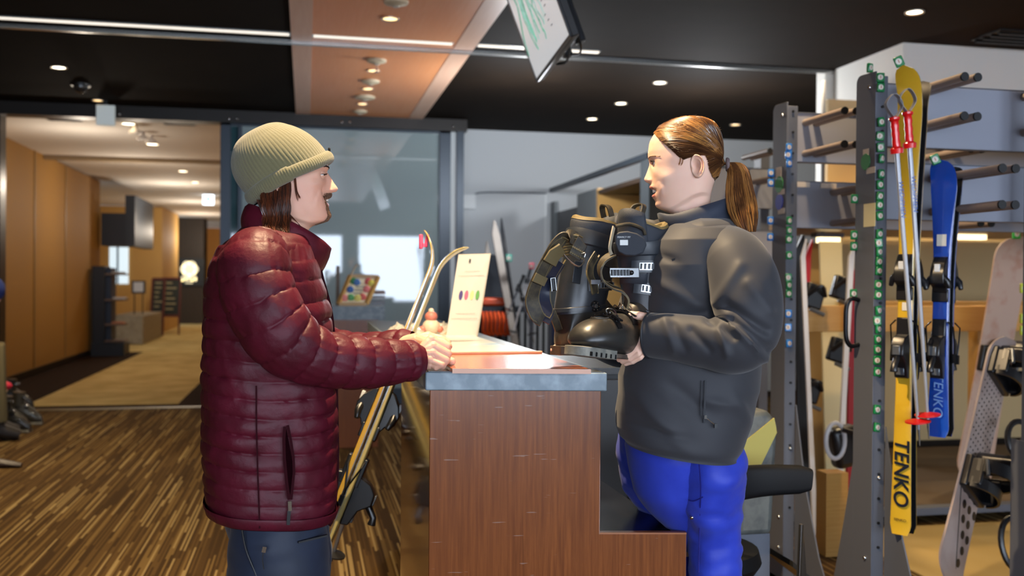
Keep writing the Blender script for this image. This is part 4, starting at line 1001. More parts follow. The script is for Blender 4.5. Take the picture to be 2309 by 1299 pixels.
# beanie ------------------------------------------------------------
def knit():
    m=mat('olive_knit','948c5e',.9,sheen=.4); nt=m.node_tree; L=nt.links.new; b=nt.nodes['Principled BSDF']
    at=nt.nodes.new('ShaderNodeUVMap'); sx=nt.nodes.new('ShaderNodeSeparateXYZ'); L(at.outputs[0],sx.inputs[0])
    w=nt.nodes.new('ShaderNodeTexNoise'); w.inputs['Scale'].default_value=900; tc=nt.nodes.new('ShaderNodeTexCoord'); L(tc.outputs['Object'],w.inputs[0])
    r=nt.nodes.new('ShaderNodeValToRGB'); r.color_ramp.elements[0].color=lin('5c5839'); r.color_ramp.elements[1].color=lin('7d7856'); L(w.outputs[0],r.inputs[0]); L(r.outputs[0],b.inputs['Base Color'])
    bp=nt.nodes.new('ShaderNodeBump'); bp.inputs['Strength'].default_value=.8; bp.inputs['Distance'].default_value=.0015; L(w.outputs[0],bp.inputs['Height']); L(bp.outputs[0],b.inputs['Normal']); return m
m_knit=knit()
# tilted dome: axis normal to the brim line; brim from (566,462) back to (746,352) front
e0=FM(566,452,0); e1=FM(742,362,0); xx=(e1-e0).normalized(); zz=xx.cross(FM.f); zz=zz if zz.z>0 else -zz; cc=(e0+e1)/2; ha=(e1-e0).length/2
outl=[(0,1.0),(.25,1.055),(.5,1.03),(.75,.94),(1.0,.80),(1.2,.64),(1.35,.47),(1.45,.30),(1.5,.14),(1.515,.03)]   # height/ha , scale
# silhouette: dome tops out near (625,280)
hsn=.149
def beanie():
    f=MB(); n=420; rings=[]; m=56
    for i in range(m+1):
        u=i/m; hh=math.sin(u*PI/2)*hsn*1.0; s=math.cos(u*PI/2)**.62 if u<1 else 0
        s=max(s,.02); bul=1+.075*math.sin(min(1,u*1.6)*PI)
        rg=[]
        for j in range(n):
            a=2*PI*j/n; rib=1+.011*abs(math.cos(35*a))**.7*(min(1,s*2.2)); x=ha*s*bul*math.cos(a)*rib*1.0; w=.094*s*bul*math.sin(a)*rib
            back=-.030*math.sin(u*PI/2)**1.0*(1-.4*u)
            rg.append(cc+xx*(x+back+.004)+FM.f*w+zz*hh)
        rings.append(rg)
    f.loft(rings); return f
bn=beanie().build('beanie',m_knit,person_man,smooth=80)
f=MB(); n=440; rings=[]
for k in range(17):
    a2=-.35+2*PI*k/16; rg=[]
    for j in range(n):
        a=2*PI*j/n; rib=.0016*abs(math.cos(55*a)); rr=.0085+rib; h=(.016 if math.cos(a)>0 else .019)
        ex=1+.07; x=(ha*1.03+rr*math.cos(a2))*math.cos(a); w=(.097+rr*math.cos(a2))*math.sin(a); rg.append(cc+xx*(x+.002)+FM.f*w+zz*(.006+h*math.sin(a2)+.0025*math.sin(3*a+1)))
    rings.append(rg)
f.loft(rings,True,(False,False)); f.build('cuff',m_knit,bn,smooth=80)
p=FM(741,341,-.012); f=MB(); f.lathe([(.001,.004),(.006,.004),(.0075,0),(.006,-.002)],p,14,Matrix.Rotation(PI/2,3,'Y')); f.build('metal_badge',m_blackm,bn)
# jacket -------------------------------------------------------------
def nylon(name,c,c2,rough=.36,sheen=.3,bump=(55,.35,.002)):
    m=mat(name,c,rough,spec=.3,sheen=sheen,var=(14,c2,.3,.7),bump=bump); return m
m_burg=nylon('burgundy_nylon','571023','450c1a',.52,.0,(70,.6,.0025)); m_burgd=mat('burgundy_dark','2c0810',.85,spec=.1)
rowsJ=[(520,520,690),(535,502,705),(560,484,712),(590,474,718),(620,467,724),(655,462,734),(700,460,745),(760,458,752),(830,457,756),(900,456,757),(960,456,759),(1020,457,760),(1070,459,759),(1110,464,757),(1140,470,754),(1165,478,748),(1180,486,741)]
ysJ=[r[0] for r in rowsJ]
hwJ=[(512,.07),(520,.11),(535,.165),(560,.2),(590,.218),(640,.222),(700,.212),(800,.20),(1000,.20),(1100,.205),(1180,.20)]
seams=[588,630,675,718,760,800,840,878,916,953,990,1027,1064,1099,1130,1160]
def baf(py,sl):
    for a,b in zip(sl[:-1],sl[1:]):
        if a<=py<b: t=(py-a)/(b-a); return (math.sin(PI*t))**.38
    return 0
def torso_rings(y0,y1,dy,n,bk):
    rings=[]; m=int((y1-y0)/dy)
    for i in range(m+1):
        py=y0+(y1-y0)*i/m; xb=interp(ysJ,[r[1] for r in rowsJ],py); xf=interp(ysJ,[r[2] for r in rowsJ],py); hw=interp([h[0] for h in hwJ],[h[1] for h in hwJ],py); xc=(xb+xf)/2; rx=(xf-xb)/2; rg=[]
        for j in range(n):
            a=2*PI*j/n; c=math.copysign(abs(math.cos(a))**.8,math.cos(a)); s=math.copysign(abs(math.sin(a))**.8,math.sin(a))
            sl=py+6*math.sin(a*2+1)+3*noise.noise(Vector((a*2,py*.01,0)))
            b=baf(sl,seams)
            p=FM(xc+rx*c,py,hw*s); e=.0054*(b-.75)+(1-b)*.004*noise.noise(Vector((a*9,py*.02,1)))+.006*fold(p,3,9)*b-.006*abs(noise.noise(Vector((p.x*24,p.y*24,p.z*9))))*(1.3-b)+.004*noise.noise(Vector((p.x*6,p.y*6,p.z*16)))
            dv=(FM.r*c+FM.f*s).normalized(); rg.append(p+dv*e)
        rings.append(rg)
    return rings
jk=MB(); R=torso_rings(556,1140,2.6,132,True); 
jk.loft(R,True,(False,False))
# hem band tucked in
R2=[]
for k,(py,e) in enumerate(((1128,.010),(1134,.011),(1142,.007),(1150,.004),(1154,-.004),(1148,-.012),(1120,-.02))):
    rg=[]
    for j in range(132):
        a=2*PI*j/132; c=math.copysign(abs(math.cos(a))**.8,math.cos(a)); s=math.copysign(abs(math.sin(a))**.8,math.sin(a)); xb,xf=469,753
        yy=py+ (6*c if True else 0)*0+ (8*max(0,-s))*0; p=FM((xb+xf)/2+(xf-xb)/2*c,yy+5*max(0,c)-12*max(0,-c)**2*.5,.20*s); rg.append(p+(FM.r*c+FM.f*s).normalized()*(e+.002*fold(p,5,20)))
    R2.append(rg)
jk.loft(R2,True,(False,False))
# shoulder yoke up to the collar
yk=MB(); rr=[]
for k in range(22):
    t=k/21; s_=math.cos(t*PI/2)**.75
    py=interp([0,.25,.5,.75,1],[566,548,532,519,506],t)
    xb=interp([0,.3,.6,1],[488,512,534,556],t); xf=interp([0,.5,1],[712,706,694],t); hw=.074+.136*s_; rg=[]
    for j in range(96):
        a=2*PI*j/96; c,s=math.cos(a),math.sin(a); p=FM((xb+xf)/2+(xf-xb)/2*c,py+16*max(0,c)+14*(s*s)*(1-.3*t),hw*s); b=abs(math.sin(t*PI*2.2))**.5; rg.append(p+Vector((0,0,.007*(b-.5)+.004*fold(p,8,12))))
    rr.append(rg)
jk.loft(rr,True,(False,False))
# collar: open ring following the neck, lower in front
def collar_rings(F,back_top,front_top,back_bot,front_bot,hw_t,hw_b,n=72,th=.010,gap=.16,pinch=0,lean=0.):
    outer=[];inner=[];rings=[]
    for k in range(13):
        v=k/12
        rg=[]
        for j in range(n+1):
            a=gap+(2*PI-2*gap)*j/n   # a=0 front
            c=math.cos(a); u=(1-c)/2  # 0 front .. 1 back
            tx=front_top[0]+(back_top[0]-front_top[0])*u; ty=front_top[1]+(back_top[1]-front_top[1])*u**.8
            bx=front_bot[0]+(back_bot[0]-front_bot[0])*u; by=front_bot[1]+(back_bot[1]-front_bot[1])*u
            x=bx+(tx-bx)*v; y=by+(ty-by)*v; hw=hw_b+(hw_t-hw_b)*v
            rg.append((x,y,hw*math.sin(a),a,v))
        rings.append(rg)
    return rings
cr=collar_rings(FM,(561,466),(742,562),(552,520),(712,622),.080,.088)
def shell_from(mb,F,rings,th,fn=None):
    n=len(rings[0]); out=[]; inn=[]
    for rg in rings:
        o=[];i_=[]
        for (x,y,w,a,v) in rg:
            d=(F.r*math.cos(a)*(1 if rings[0][0][0]>rings[0][n//2][0] else -1)+F.f*math.sin(a)).normalized(); p=F(x,y,w); e=fn(a,v,p) if fn else 0
            o.append(p+d*(th/2+e)); i_.append(p-d*(th/2))
        out.append(o); inn.append(i_)
    top_o=out[-1]; top_i=inn[-1]
    mid=[(p+q)/2+Vector((0,0,th*.45)) for p,q in zip(top_o,top_i)]
    sheets=out+[mid]+inn[::-1]
    mb.loft(sheets,False)
    # close the two open ends
    for idx in (0,-1):
        col=[s[idx] for s in sheets]; o=len(mb.v); mb.add(col,[tuple(range(len(col)))])
co=MB(); shell_from(co,FM,cr,.016,lambda a,v,p:.006*abs(math.sin(v*PI*1.0))+.003*fold(p,2,14))
# sleeves --------------------------------------------------------------
def sleeve(pts,radii,seed,pitch=.050,n=84,m=240,amp=.0058,up=None,cuff=True,phase=0):
    P_,Rr,L=resample(pts,radii,m)
    def fn(l,t,a,p):
        ll=l+.012*math.sin(a+seed)+.004*noise.noise(Vector((a*1.5,l*8,seed))); ph=(ll/pitch+phase)%1; b=math.sin(PI*ph)**.36; pk=math.exp(-(min(ph,1-ph)/.22)**2)*noise.noise(Vector((a*7.5,math.floor(ll/pitch+phase)*3.1,seed)))*.0035
        wr=.0048*abs(noise.noise(Vector((math.cos(a)*3.2+seed,math.sin(a)*3.2,l*14))))*(1.4-b)+.005*noise.noise(Vector((p.x*7,p.y*7,p.z*7)))
        tail=-.010*smoothstep(.96,1,t) if cuff else 0
        return amp*(b-.7)-wr*1.1+tail+pk
    rings=wrinkled(P_,Rr,n,fn,up=up or FM.f); return rings
near=sleeve([FM(590,575,-.13),A(574,606,-.185),A(590,680,-.215),A(640,762,-.225),A(720,806,-.21),A(840,818,-.175),A(950,813,-.14)],[(.075,.07),(.094,.085),(.092,.082),(.084,.080),(.068,.068),(.060,.060),(.048,.046)],1.3)
jk.loft(near,True,(True,False))
far=sleeve([FM(600,585,.10),A(590,620,.19),A(640,700,.23),A(700,775,.22),A(800,800,.17),A(935,774,.085)],[(.07,.065),(.085,.08),(.078,.078),(.068,.068),(.060,.060),(.040,.040)],4.1)
jk.loft(far,True,(True,False))
jacket=jk.build('jacket',m_burg,person_man,smooth=70)
co.build('collar',m_burg,jacket,smooth=60)
# front placket + zip
zp_=MB(); pts=[]
for py in (600,630,660,700,745,790,850,950,1050,1150,1180):
    x=interp(ysJ,[r[2] for r in rowsJ],py); pts.append(FM(x+1,py,-.02))
zp_.ribbon(spline(pts,4),FM.f,.018,.006); zp_.build('zip_tape',m_burgd,jacket)
f=MB(); z0=FM(738,700,-.035); f.tube([z0,FM(739,722,-.036)],.0028,8); f.box(FM(739,728,-.037),(.006,.006,.016)); f.build('zip_puller',m_chrome,jacket)
f=MB(); z0=FM(740,742,-.034); f.tube([FM(739,732,-.037),FM(739,752,-.036)],.0025,8); f.build('pull_cord',m_black,jacket)
# side pocket
f=MB(); pk=[]
def onj(px,py,lift=.004):
    """point on the near face of the torso"""
    xb=interp(ysJ,[r[1] for r in rowsJ],py); xf=interp(ysJ,[r[2] for r in rowsJ],py); hw=interp([h[0] for h in hwJ],[h[1] for h in hwJ],py); c=max(-1,min(1,(px-(xb+xf)/2)/((xf-xb)/2))); c0=math.copysign(abs(c)**(1/.8),c); s=math.sqrt(max(0,1-c0*c0))**.8
    return FM(px,py,-(hw*s+.006+lift))
f.ribbon([onj(642,935),onj(640,960),onj(641,1000),onj(646,1050),onj(651,1085)],FM.r,.007,.003); f.ribbon([onj(648,932),onj(654,960),onj(660,1000),onj(661,1030),onj(655,1085)],FM.r,.006,.003)
f.build('pocket_welt',m_burgd,jacket)
f=MB(); f.add([onj(645,938,.002),onj(652,975,.002),onj(658,1010,.002),onj(659,1035,.002),onj(652,1084,.002),onj(647,1050,.002),onj(644,1000,.002),onj(643,960,.002)],[tuple(range(8))]); f.build('pocket_opening',mat('pocket_dark','170509',1.0,spec=.0),jacket)
f=MB(); f.beam(onj(652,1088),onj(653,1108),.008,.003,up=FM.f); f.build('pocket_puller',m_chrome,jacket)
f=MB(); f.beam(onj(651,1108),onj(649,1137),.0075,.003,up=FM.f); f.build('pull_tab',m_black,jacket)
f=MB(); f.ribbon(spline([onj(x,y,-.001) for x,y in ((583,850),(583,900),(584,960),(586,1030),(588,1080),(590,1145))],4),FM.r,.0035,.002); f.build('side_seam',m_burgd,jacket)
# trousers -----------------------------------------------------------
m_navyp=nylon('navy_trousers','232c40','1c2434',.55,.1,(30,.3,.002))
tr_=MB()
def leg(px0,w,xh):
    g=floorpt(px0+4,w); k=(FM(px0,1299,w)); pts=[FM(px0-2,1120,w*.75),FM(px0-2,1200,w*.95),FM(px0,1299,w),g+Vector((0,0,.45)),g+Vector((0,0,.22)),g+Vector((0,0,.06))]
    P_,Rr,L=resample(pts,[(.105,.085),(.118,.10),(.120,.108),(.098,.095),(.092,.088),(.098,.092)],90)
    return wrinkled(P_,Rr,56,lambda l,t,a,p:.010*fold(p,6,5)+.005*abs(noise.noise(Vector((p.x*9,p.y*9,p.z*22)))),up=FM.r)
tr_.loft(leg(634,-.095,0)); tr_.loft(leg(640,.10,0))
hp,hr_,_=resample([FM(614,1090,0),FM(618,1150,0),FM(630,1215,0)],[(.115,.15),(.12,.165),(.11,.15)],16); tr_.loft(wrinkled(hp,hr_,56,lambda l,t,a,p:.004*fold(p,6,6),up=FM.r))
trousers=tr_.build('trousers',m_navyp,person_man,smooth=70)
def ont(px,py,d=.0): return FA(FM,px,py,-.213-d)
f=MB(); f.beam(ont(672,1223,-.025),ont(738,1207,.0+-.05),.004,.008,up=FM.f); f.build('thigh_zip',m_black,trousers)
f=MB(); f.beam(ont(597,1233),ont(594,1246),.009,.003,up=FM.f); f.build('zip_puller',m_chrome,trousers)
f=MB(); f.tube(spline([ont(594,1247),ont(592,1262),ont(595,1284)],4),.0012,6); f.build('pull_cord',m_black,trousers)
f=MB(); f.tube(spline([ont(545,1190,-.03),ont(555,1240,-.03),ont(575,1290,-.025),ont(590,1330,-.02)],5),.0022,6); f.build('side_seam',m_black,trousers)
for w in (-.095,.10):
    g=floorpt(640,w); f=MB(); rings=[]
    for k in range(12):
        u=k/11; x=-.11+.30*u; hgt=.10*(1-u)**.6*1.0+.035; hw=.045*math.sin(PI*(.12+.76*u))**.5; c=g+FM.r*x
        rings.append([c+FM.f*hw*math.cos(a)+Vector((0,0,max(.0,hgt/2+hgt/2*math.sin(a)))) for a in [2*PI*j/16 for j in range(16)]])
    f.loft(rings); f.build('shoe',m_black,person_man)
# ================================================================== THE WOMAN
FG=Frame(1560,628,2.42)
wo=MB()
prof=[(272,1530),(280,1502),(290,1483),(299.6,1475),(310,1468.5),(321.6,1464.4),(342.4,1461),(352,1461),(358.5,1461.9),(367.8,1464.8),(374,1464.3),(381.6,1462),(390,1458.6),(397,1455.6),(403,1452.6),(407,1453),(411,1456.6),(413.5,1463.5),(417,1465),(421,1464.2),(424.5,1464.6),(427.5,1467.5),(429,1471.5),(436,1475),(439,1472.6),(443,1471.6),(447,1473),(450,1475.2),(455.5,1478.5),(460,1477.8),(465,1477.5),(470,1481),(474,1488),(476,1497)]
base=[(272,1530),(280,1502),(290,1483),(299.6,1475),(310,1468.5),(321.6,1464.6),(342.4,1462),(360,1463.5),(380,1467),(400,1469),(415,1469),(430,1472),(445,1475.5),(455.5,1478.5),(465,1478.5),(470,1482),(474,1489),(476,1498)]
rows=[(271,1550,1566,.01),(271.6,1542,1574,.022),(273,1530,1586,.034),(276,1517,1598,.046),(281,1503,1607,.056),(289,1489,1614,.0645),(299,1477,1619,.070),(321,1464.6,1624,.0745),(345,1462,1625,.0755),(365,1464,1623,.0745),(385,1467,1618,.0725),(400,1469,1613,.071),(415,1469,1610,.068),(430,1472,1605,.064),(445,1475.5,1602,.059),(458,1478.5,1602,.054),(466,1479,1603,.051),(472,1485,1603,.0505),(476,1498,1603,.051),(480,1512,1604,.0515),(486,1522,1606,.052),(500,1526,1610,.054),(530,1530,1618,.06),(560,1530,1630,.07)]
sw=[(272,.05),(345,.04),(360,.011),(372,.0085),(385,.009),(397,.0115),(407,.0125),(412,.011),(414,.014),(421,.022),(440,.021),(450,.022),(465,.028),(476,.05)]
feats=[(372,.0295,8,.0125,-4.6),(359,.027,5,.018,1.6),(394,.045,13,.017,3.0),(408,.0145,4.2,.0042,4.0),(432.5,0,4.4,.022,-9),(434,.045,12,.015,1.5),(425.5,0,2.6,.020,1.4),(443,0,4.5,.018,2.0),(466,0,7,.018,1.0)]
side=[(1502,405,14,11,.003),(1488,418,5,8,-.0010),(1493,430,5.5,8,-.0016),(1497,443,6,7,-.001),(1483,372,9,7,-.0012),(1520,360,15,14,-.0015),(1540,455,20,11,.0015),(1515,450,20,13,-.001)]
jaw=[(1470,474),(1490,475.5),(1510,470),(1530,462),(1548,451),(1562,442),(1580,436),(1650,434)]
HW=Head(FG,-1,rows,prof,base,sw,feats,jaw,side=side)
HW.jawk=.5
hr=HW.pts(271,556,1.4,140); wo.loft(hr)
for fi in range(len(wo.f)-2):
    v=[Vector(wo.v[i]) for i in wo.f[fi]]; c=sum(v,Vector())/4; q=RM.transposed()@(c-CAM); x=IW/2+q.x/-q.z*FPX; y=IH/2-q.y/-q.z*FPX; w=(c-FG.o).dot(FG.f)
    if abs(w)<.024 and x<1492:
        k=(x-1464)/28
        if 419.5+k*5<y<427.5+k*3: wo.mi[fi]=1
        if 427.5+k*3<=y<437-k*3: wo.mi[fi]=2
        if 437-k*3<=y<447.5-k*7: wo.mi[fi]=1
def B(px,py,w): return FA(FG,px,py,w)
# near hand: palm under the boot heel, thumb on its side
kn=[B(1458,742,-.155),B(1460,756,-.165),B(1461,770,-.168),B(1462,783,-.162)]
fing=[[B(1434,772,-.175),B(1410,795,-.168),B(1392,806,-.150)],[B(1436,786,-.180),B(1414,803,-.172),B(1396,811,-.155)],[B(1440,797,-.180),B(1420,810,-.170),B(1404,816,-.155)],[B(1444,806,-.172),B(1427,816,-.162),B(1411,821,-.150)]]
th=[B(1474,728,-.150),B(1458,716,-.165),B(1440,712,-.172),B(1424,709,-.170)]
vs,fs=hand_mesh(B(1492,760,-.150),B(1560,775,-.15),kn,fing,th,rk=.0090,pr=.0115,sm=4)
wo.m=0; wo.add(vs,fs); nail_pts=[(fing[0][2],kn[0]),]
# far hand behind the left boot: fingertips show under it
kn=[B(1300,745,.05),B(1298,757,.05),B(1297,768,.05),B(1298,778,.05)]
fing=[[B(1280,765,.03),B(1262,778,.01),B(1250,783,-.005)],[B(1278,775,.03),B(1258,786,.005),B(1246,789,-.01)],[B(1278,784,.03),B(1262,792,.01),B(1252,794,.0)],[B(1282,790,.03),B(1268,797,.01),B(1260,798,.0)]]
th=[B(1310,735,.04),B(1290,722,.045),B(1272,716,.045),B(1258,712,.04)]
vs,fs=hand_mesh(B(1335,760,.07),B(1390,780,.10),kn,fing,th,rk=.0085,pr=.0105)
wo.add(vs,fs)
tor,tr,_=resample([FG(1570,520,0),FG(1570,600,0),FG(1565,740,0),FG(1560,900,0),FG(1560,980,0)],[(.06,.07),(.10,.14),(.10,.13),(.09,.12),(.11,.14)],30)
wo.loft(wrinkled(tor,tr,28,lambda L,t,a,p:0,up=FG.r))
def flg(px,w): p=B(px,628,w); return Vector((p.x,p.y,0))
LEGS=((1610,.05),(1566,.26))
for px,w in LEGS:
    l,lr,_=resample([B(px-20,1000,w*.5),B(px,1300,w),flg(px,w)+Vector((0,0,.08))],[(.08,.08),(.055,.055),(.04,.04)],16); wo.loft(wrinkled(l,lr,20,lambda L,t,a,p:0,up=FG.r))
for pts in ([B(1640,590,-.10),B(1690,680,-.17),B(1690,780,-.20),B(1560,775,-.15)],[B(1510,600,.12),B(1460,700,.2),B(1420,790,.17),B(1390,780,.10)]):
    l,lr,_=resample(pts,[(.045,.045),(.04,.04),(.036,.036),(.028,.028)],20); wo.loft(wrinkled(l,lr,16,lambda L,t,a,p:0,up=FG.f))
person_woman=wo.build('person',[m_skin_w,m_lipw,m_mouth],None,smooth=60)
tag(person_woman,'woman with brown ponytail and dark jacket holding up a pair of ski boots','person')
arch(FG,1471.5,426.8,435,0,-1,.023,m_teeth,person_woman)
lid=MB()
for w in (-.0295,.0295): eye(lid,person_woman,FG,1483.6,372,w,-1,r=.0116,up=23,lo=-17)
lid.build('eyelids',m_skin_w,person_woman)
f=MB(); ear(f,FG,1571,383,-.0745,56,-1,.16); f.build('ear',m_skin_w,person_woman,smooth=80)
f=MB(); ear(f,FG,1571,383,.0745,56,-1,.16); f.build('ear',m_skin_w,person_woman,smooth=80)
random.seed(5); br=[]
for s_ in (-1,1):
    for k in range(150):
        u=random.random(); w=(.010+.046*u); th=math.asin(min(.98,w/.0765))*s_; py=360.5-4.5*math.sin(min(1,u*1.15)*2.4)+random.uniform(-1.5,1.5)*(1-.6*u)+2*u
        p=HW.P(py,th,.0006); q=HW.P(py-.9,th+s_*.06,.0015); br.append([p,p.lerp(q,.5),q])
f=MB(); strands(f,br,.00038); f.build('eyebrows',mat('brow_brown','8c6a50',.7),person_woman)
# hair ---------------------------------------------------------------
m_ha=hairmat('hair_brown','4a2e1b','6b4526',.3); m_hb=hairmat('hair_honey','8a5a2c','a97840',.3); m_hc=hairmat('hair_deep','2e1b11','4a2c1a',.3)
knot=B(1637,371,0)
# hairline lower edge on the side of the head as seen: x -> y
hlx=[1474,1479,1489,1499,1515,1530,1542,1556,1569,1580,1588,1594,1602,1612]; hly=[299,305,319,330,345,360,368,363,352,352,364,388,402,410]
def hairline(x): return interp(hlx,hly,x)
def scalp(py,th,off): return HW.P(py,th,off)
# cap: head surface above the hairline, lifted 6 mm
f=MB(); n=180; rings=[]; 
ys=[271+ (412-271)*(i/110)**1.5 for i in range(111)]
grid=[]
for py in ys:
    rg=[]
    for j in range(n):
        t=2*PI*j/n; th=t; p0=HW.P(py,th,0); q=RM.transposed()@(p0-CAM); 
        xf,xb,hw=HW.row(py); xc=xb+(xf-xb)*.42; c=math.cos(th); c2=math.copysign(abs(c)**.85,c) if c>0 else c; x=xc+(xf-xc)*c2 if c>0 else xc+(xc-xb)*c
        d=hairline(x)-py; lift=.001+.0055*smoothstep(-2,34,d)
        p=HW.P(py,th,lift); 
        rg.append((p,d))
    grid.append(rg)
vs=[p for rg in grid for p,d in rg]; fs=[]
for i in range(len(grid)-1):
    for j in range(n):
        k=(j+1)%n
        if min(grid[i][j][1],grid[i][k][1],grid[i+1][j][1],grid[i+1][k][1])>-1: fs.append((i*n+j,i*n+k,(i+1)*n+k,(i+1)*n+j))
fs.append(tuple(range(n-1,-1,-1)))
f.add(vs,fs); hairo=f.build('hair',[m_ha],person_woman,smooth=80)
# strands combed back to the knot
hs=[]
def hpt(x,y,side,off):
    """point on the scalp seen at x,y on given side"""
    y=max(y,271.3); xf,xb,hw=HW.row(y); xc=xb+(xf-xb)*.42
    if x<xc: c=min(1,max(0,(x-xc)/(xf-xc)))**(1/.85); th=math.acos(c)
    else: th=math.acos(max(-1,-(xc-x)/(xc-xb)))
    return HW.P(y,th*side,off)
random.seed(9)
for k in range(3600):
    side_=-1 if random.random()<.62 else 1
    if k%3==0: x0=random.uniform(1475,1612); y0=hairline(x0)
    else: x0=random.uniform(1480,1612); y0=random.uniform(272,hairline(x0)); 
    y0+=random.uniform(-2,1)
    xfr,xbk,_=HW.row(max(y0,271.3)); x0=max(x0,xfr+1); x0=min(x0,xbk-2)
    tx,ty=1634,372; N=12; pts=[]; 
    # arcs upward and back then to the knot
    bend=-(26 if y0<330 else 14)*(1-abs(x0-1540)/160)
    for i in range(N):
        t=i/(N-1); x=x0+(tx-x0)*t; y=y0+(ty-y0)*t**1.15+bend*math.sin(PI*t)*(1-.35*t); 
        if x>1588: y=min(y,interp([1588,1605,1620,1634],[400,400,388,374],x)+4)
        xf,xb,_=HW.row(max(y,271.3)); 
        y=max(y,271.5); x=min(max(x,xf+.5),xb-.5)
        off=.0074+.0016*noise.noise(Vector((k*.13,t*3,0)))*math.sin(PI*t) if i else .003
        if i==1: off=.0066
        pts.append(hpt(x,y,side_,off))
    pts[-1]=knot+(pts[-1]-knot)*.35
    hs.append(spline(pts,2))
f=MB(); 
for k,p in enumerate(hs):
    v=noise.noise(Vector((p[0].x*18,p[0].z*18,p[0].y*9)))+random.uniform(-.3,.3); f.m=1 if v>.2 else (2 if v<-.3 else 0); f.tube(p,[.0009]*(len(p)-1)+[.0004],3,caps=False)
f.build('hair_strands',[m_ha,m_hb,m_hc],person_woman,smooth=80)
# fine fringe hairs by the temple and flyaways
fl=[]
for k in range(12):
    u=random.random(); a=hpt(1534+10*u,364,-1,.003); b=hpt(1533+9*u,373+2*u,-1,.003); c_=hpt(1530+9*u,378+5*random.random(),-1,.003); fl.append(spline([a,b,c_],4))
for k in range(24):
    x=random.uniform(1480,1625); y=interp([1480,1500,1530,1570,1605,1628],[286,275,264,264,282,310],x); a=B(x,y+4,random.uniform(-.03,.03)); fl.append(spline([a,a+Vector((.004,0,.007)),a+Vector((.014,0,.006+random.random()*.006))],3))
f=MB(); strands(f,fl,.00035); f.build('flyaway_hair',m_hb,person_woman)
f=MB(); rings=[]; ax_=(B(1650,372,0)-B(1630,368,0)).normalized()
for k in range(11):
    a2=2*PI*k/10; rings.append([knot+ax_*(.004+.005*math.sin(a2))+(FG.f*math.cos(a)+Vector((0,0,1))*math.sin(a))*(.0135+.0045*math.cos(a2)) for a in [2*PI*j/24 for j in range(24)]])
f.loft(rings,True,(False,False)); f.build('hair_tie',mat('hair_tie','6b5a5a',.6),person_woman)
pt=[]
key=[(1637,371,0),(1652,368,.0),(1664,385,-.008),(1668,430,-.03),(1676,480,-.06),(1688,532,-.085)]
wid=[.010,.017,.024,.032,.034,.016]
for k in range(2600):
    a=random.uniform(0,2*PI); r=math.sqrt(random.random()); L=random.uniform(.78,1.0) if k%5 else random.uniform(.5,.8)
    pts=[]
    for (x,y,w),wd_ in zip(key,wid): pts.append(B(x,y,w)+FG.r*(wd_*r*math.cos(a))+FG.f*(wd_*.75*r*math.sin(a)))
    sp=spline(pts,4); m=max(4,int(len(sp)*L)); sp=sp[:m]; ph=random.random()*6; sp=[p+FG.r*(.0022*math.sin(i*.55+ph)) for i,p in enumerate(sp)]
    pt.append(sp)
f=MB()
for k,p in enumerate(pt):
    v=noise.noise(Vector((p[4].x*60,p[4].y*60,3)))+random.uniform(-.3,.3); f.m=1 if v>.05 else (2 if v<-.3 else 0); f.tube(p,[.0007]*(len(p)-1)+[.0003],3,caps=False)
f.build('ponytail',[m_ha,m_hb,m_hc],person_woman,smooth=80)
# jacket ---------------------------------------------------------------
m_soft=mat('charcoal_softshell','35363b',.62,sheen=.15,spec=.3,bump=(500,.12,.0006)); m_softd=mat('charcoal_trim','1d2027',.6)
rowsW=[(505,1515,1660),(520,1500,1680),(545,1470,1700),(575,1452,1712),(620,1440,1716),(680,1436,1714),(740,1436,1712),(800,1412,1715),(840,1398,1715),(880,1398,1712),(920,1392,1700),(960,1392,1686),(985,1398,1676),(1010,1406,1672)]
ysW=[r[0] for r in rowsW]; hwW=[(505,.10),(520,.14),(545,.17),(600,.185),(700,.18),(850,.18),(960,.185),(1010,.19)]
def wsurf(py,a):
    xl=interp(ysW,[r[1] for r in rowsW],py); xr=interp(ysW,[r[2] for r in rowsW],py); hw=interp([h[0] for h in hwW],[h[1] for h in hwW],py)
    c=math.copysign(abs(math.cos(a))**.85,math.cos(a)); s=math.copysign(abs(math.sin(a))**.85,math.sin(a)); xc=(xl+xr)/2
    return xc+(xr-xl)/2*c, hw*s, c, s
folds=[((1460,620),(1600,700),14,.010),((1480,720),(1640,690),12,-.008),((1600,560),(1620,760),12,-.016),((1655,600),(1640,720),12,.006),((1430,860),(1560,990),16,.010),((1500,840),(1620,930),16,-.008),((1560,880),(1680,905),12,.006),((1420,940),(1560,960),10,-.008),((1640,860),(1700,960),12,.008),((1450,560),(1540,600),10,-.006)]
def segd(p,a,b):
    ax,ay=a; bx,by=b; dx,dy=bx-ax,by-ay; t=max(0,min(1,((p[0]-ax)*dx+(p[1]-ay)*dy)/(dx*dx+dy*dy))); return math.hypot(p[0]-ax-dx*t,p[1]-ay-dy*t),t
jw=MB(); rings=[]; n=140
for i in range(200):
    py=508+ (1003-508)*i/199; rg=[]
    for j in range(n):
        a=2*PI*j/n; x,w,c,s=wsurf(py,a); hemy=0
        yy=py+max(0,(py-900)/110)*( -26*max(0,-c) + 24*max(0,c) + 8) if py>900 else py
        p=FG(x,yy,w); e=.006*fold(p,21,3.5)+.004*noise.noise(Vector((p.x*5,p.y*5,p.z*9)))
        if s<0:
            for a_,b_,wd_,am in folds:
                d,t=segd((x,py),a_,b_); e+=am*math.exp(-(d/wd_)**2)*math.sin(PI*min(1,max(0,t*.9+.05)))*min(1,-s*2)
        e-= .010*math.exp(-((py-1000)/10)**2)
        rg.append(p+(FG.r*c+FG.f*s).normalized()*e)
    rings.append(rg)
jw.loft(rings,True,(False,False))
rr=[]
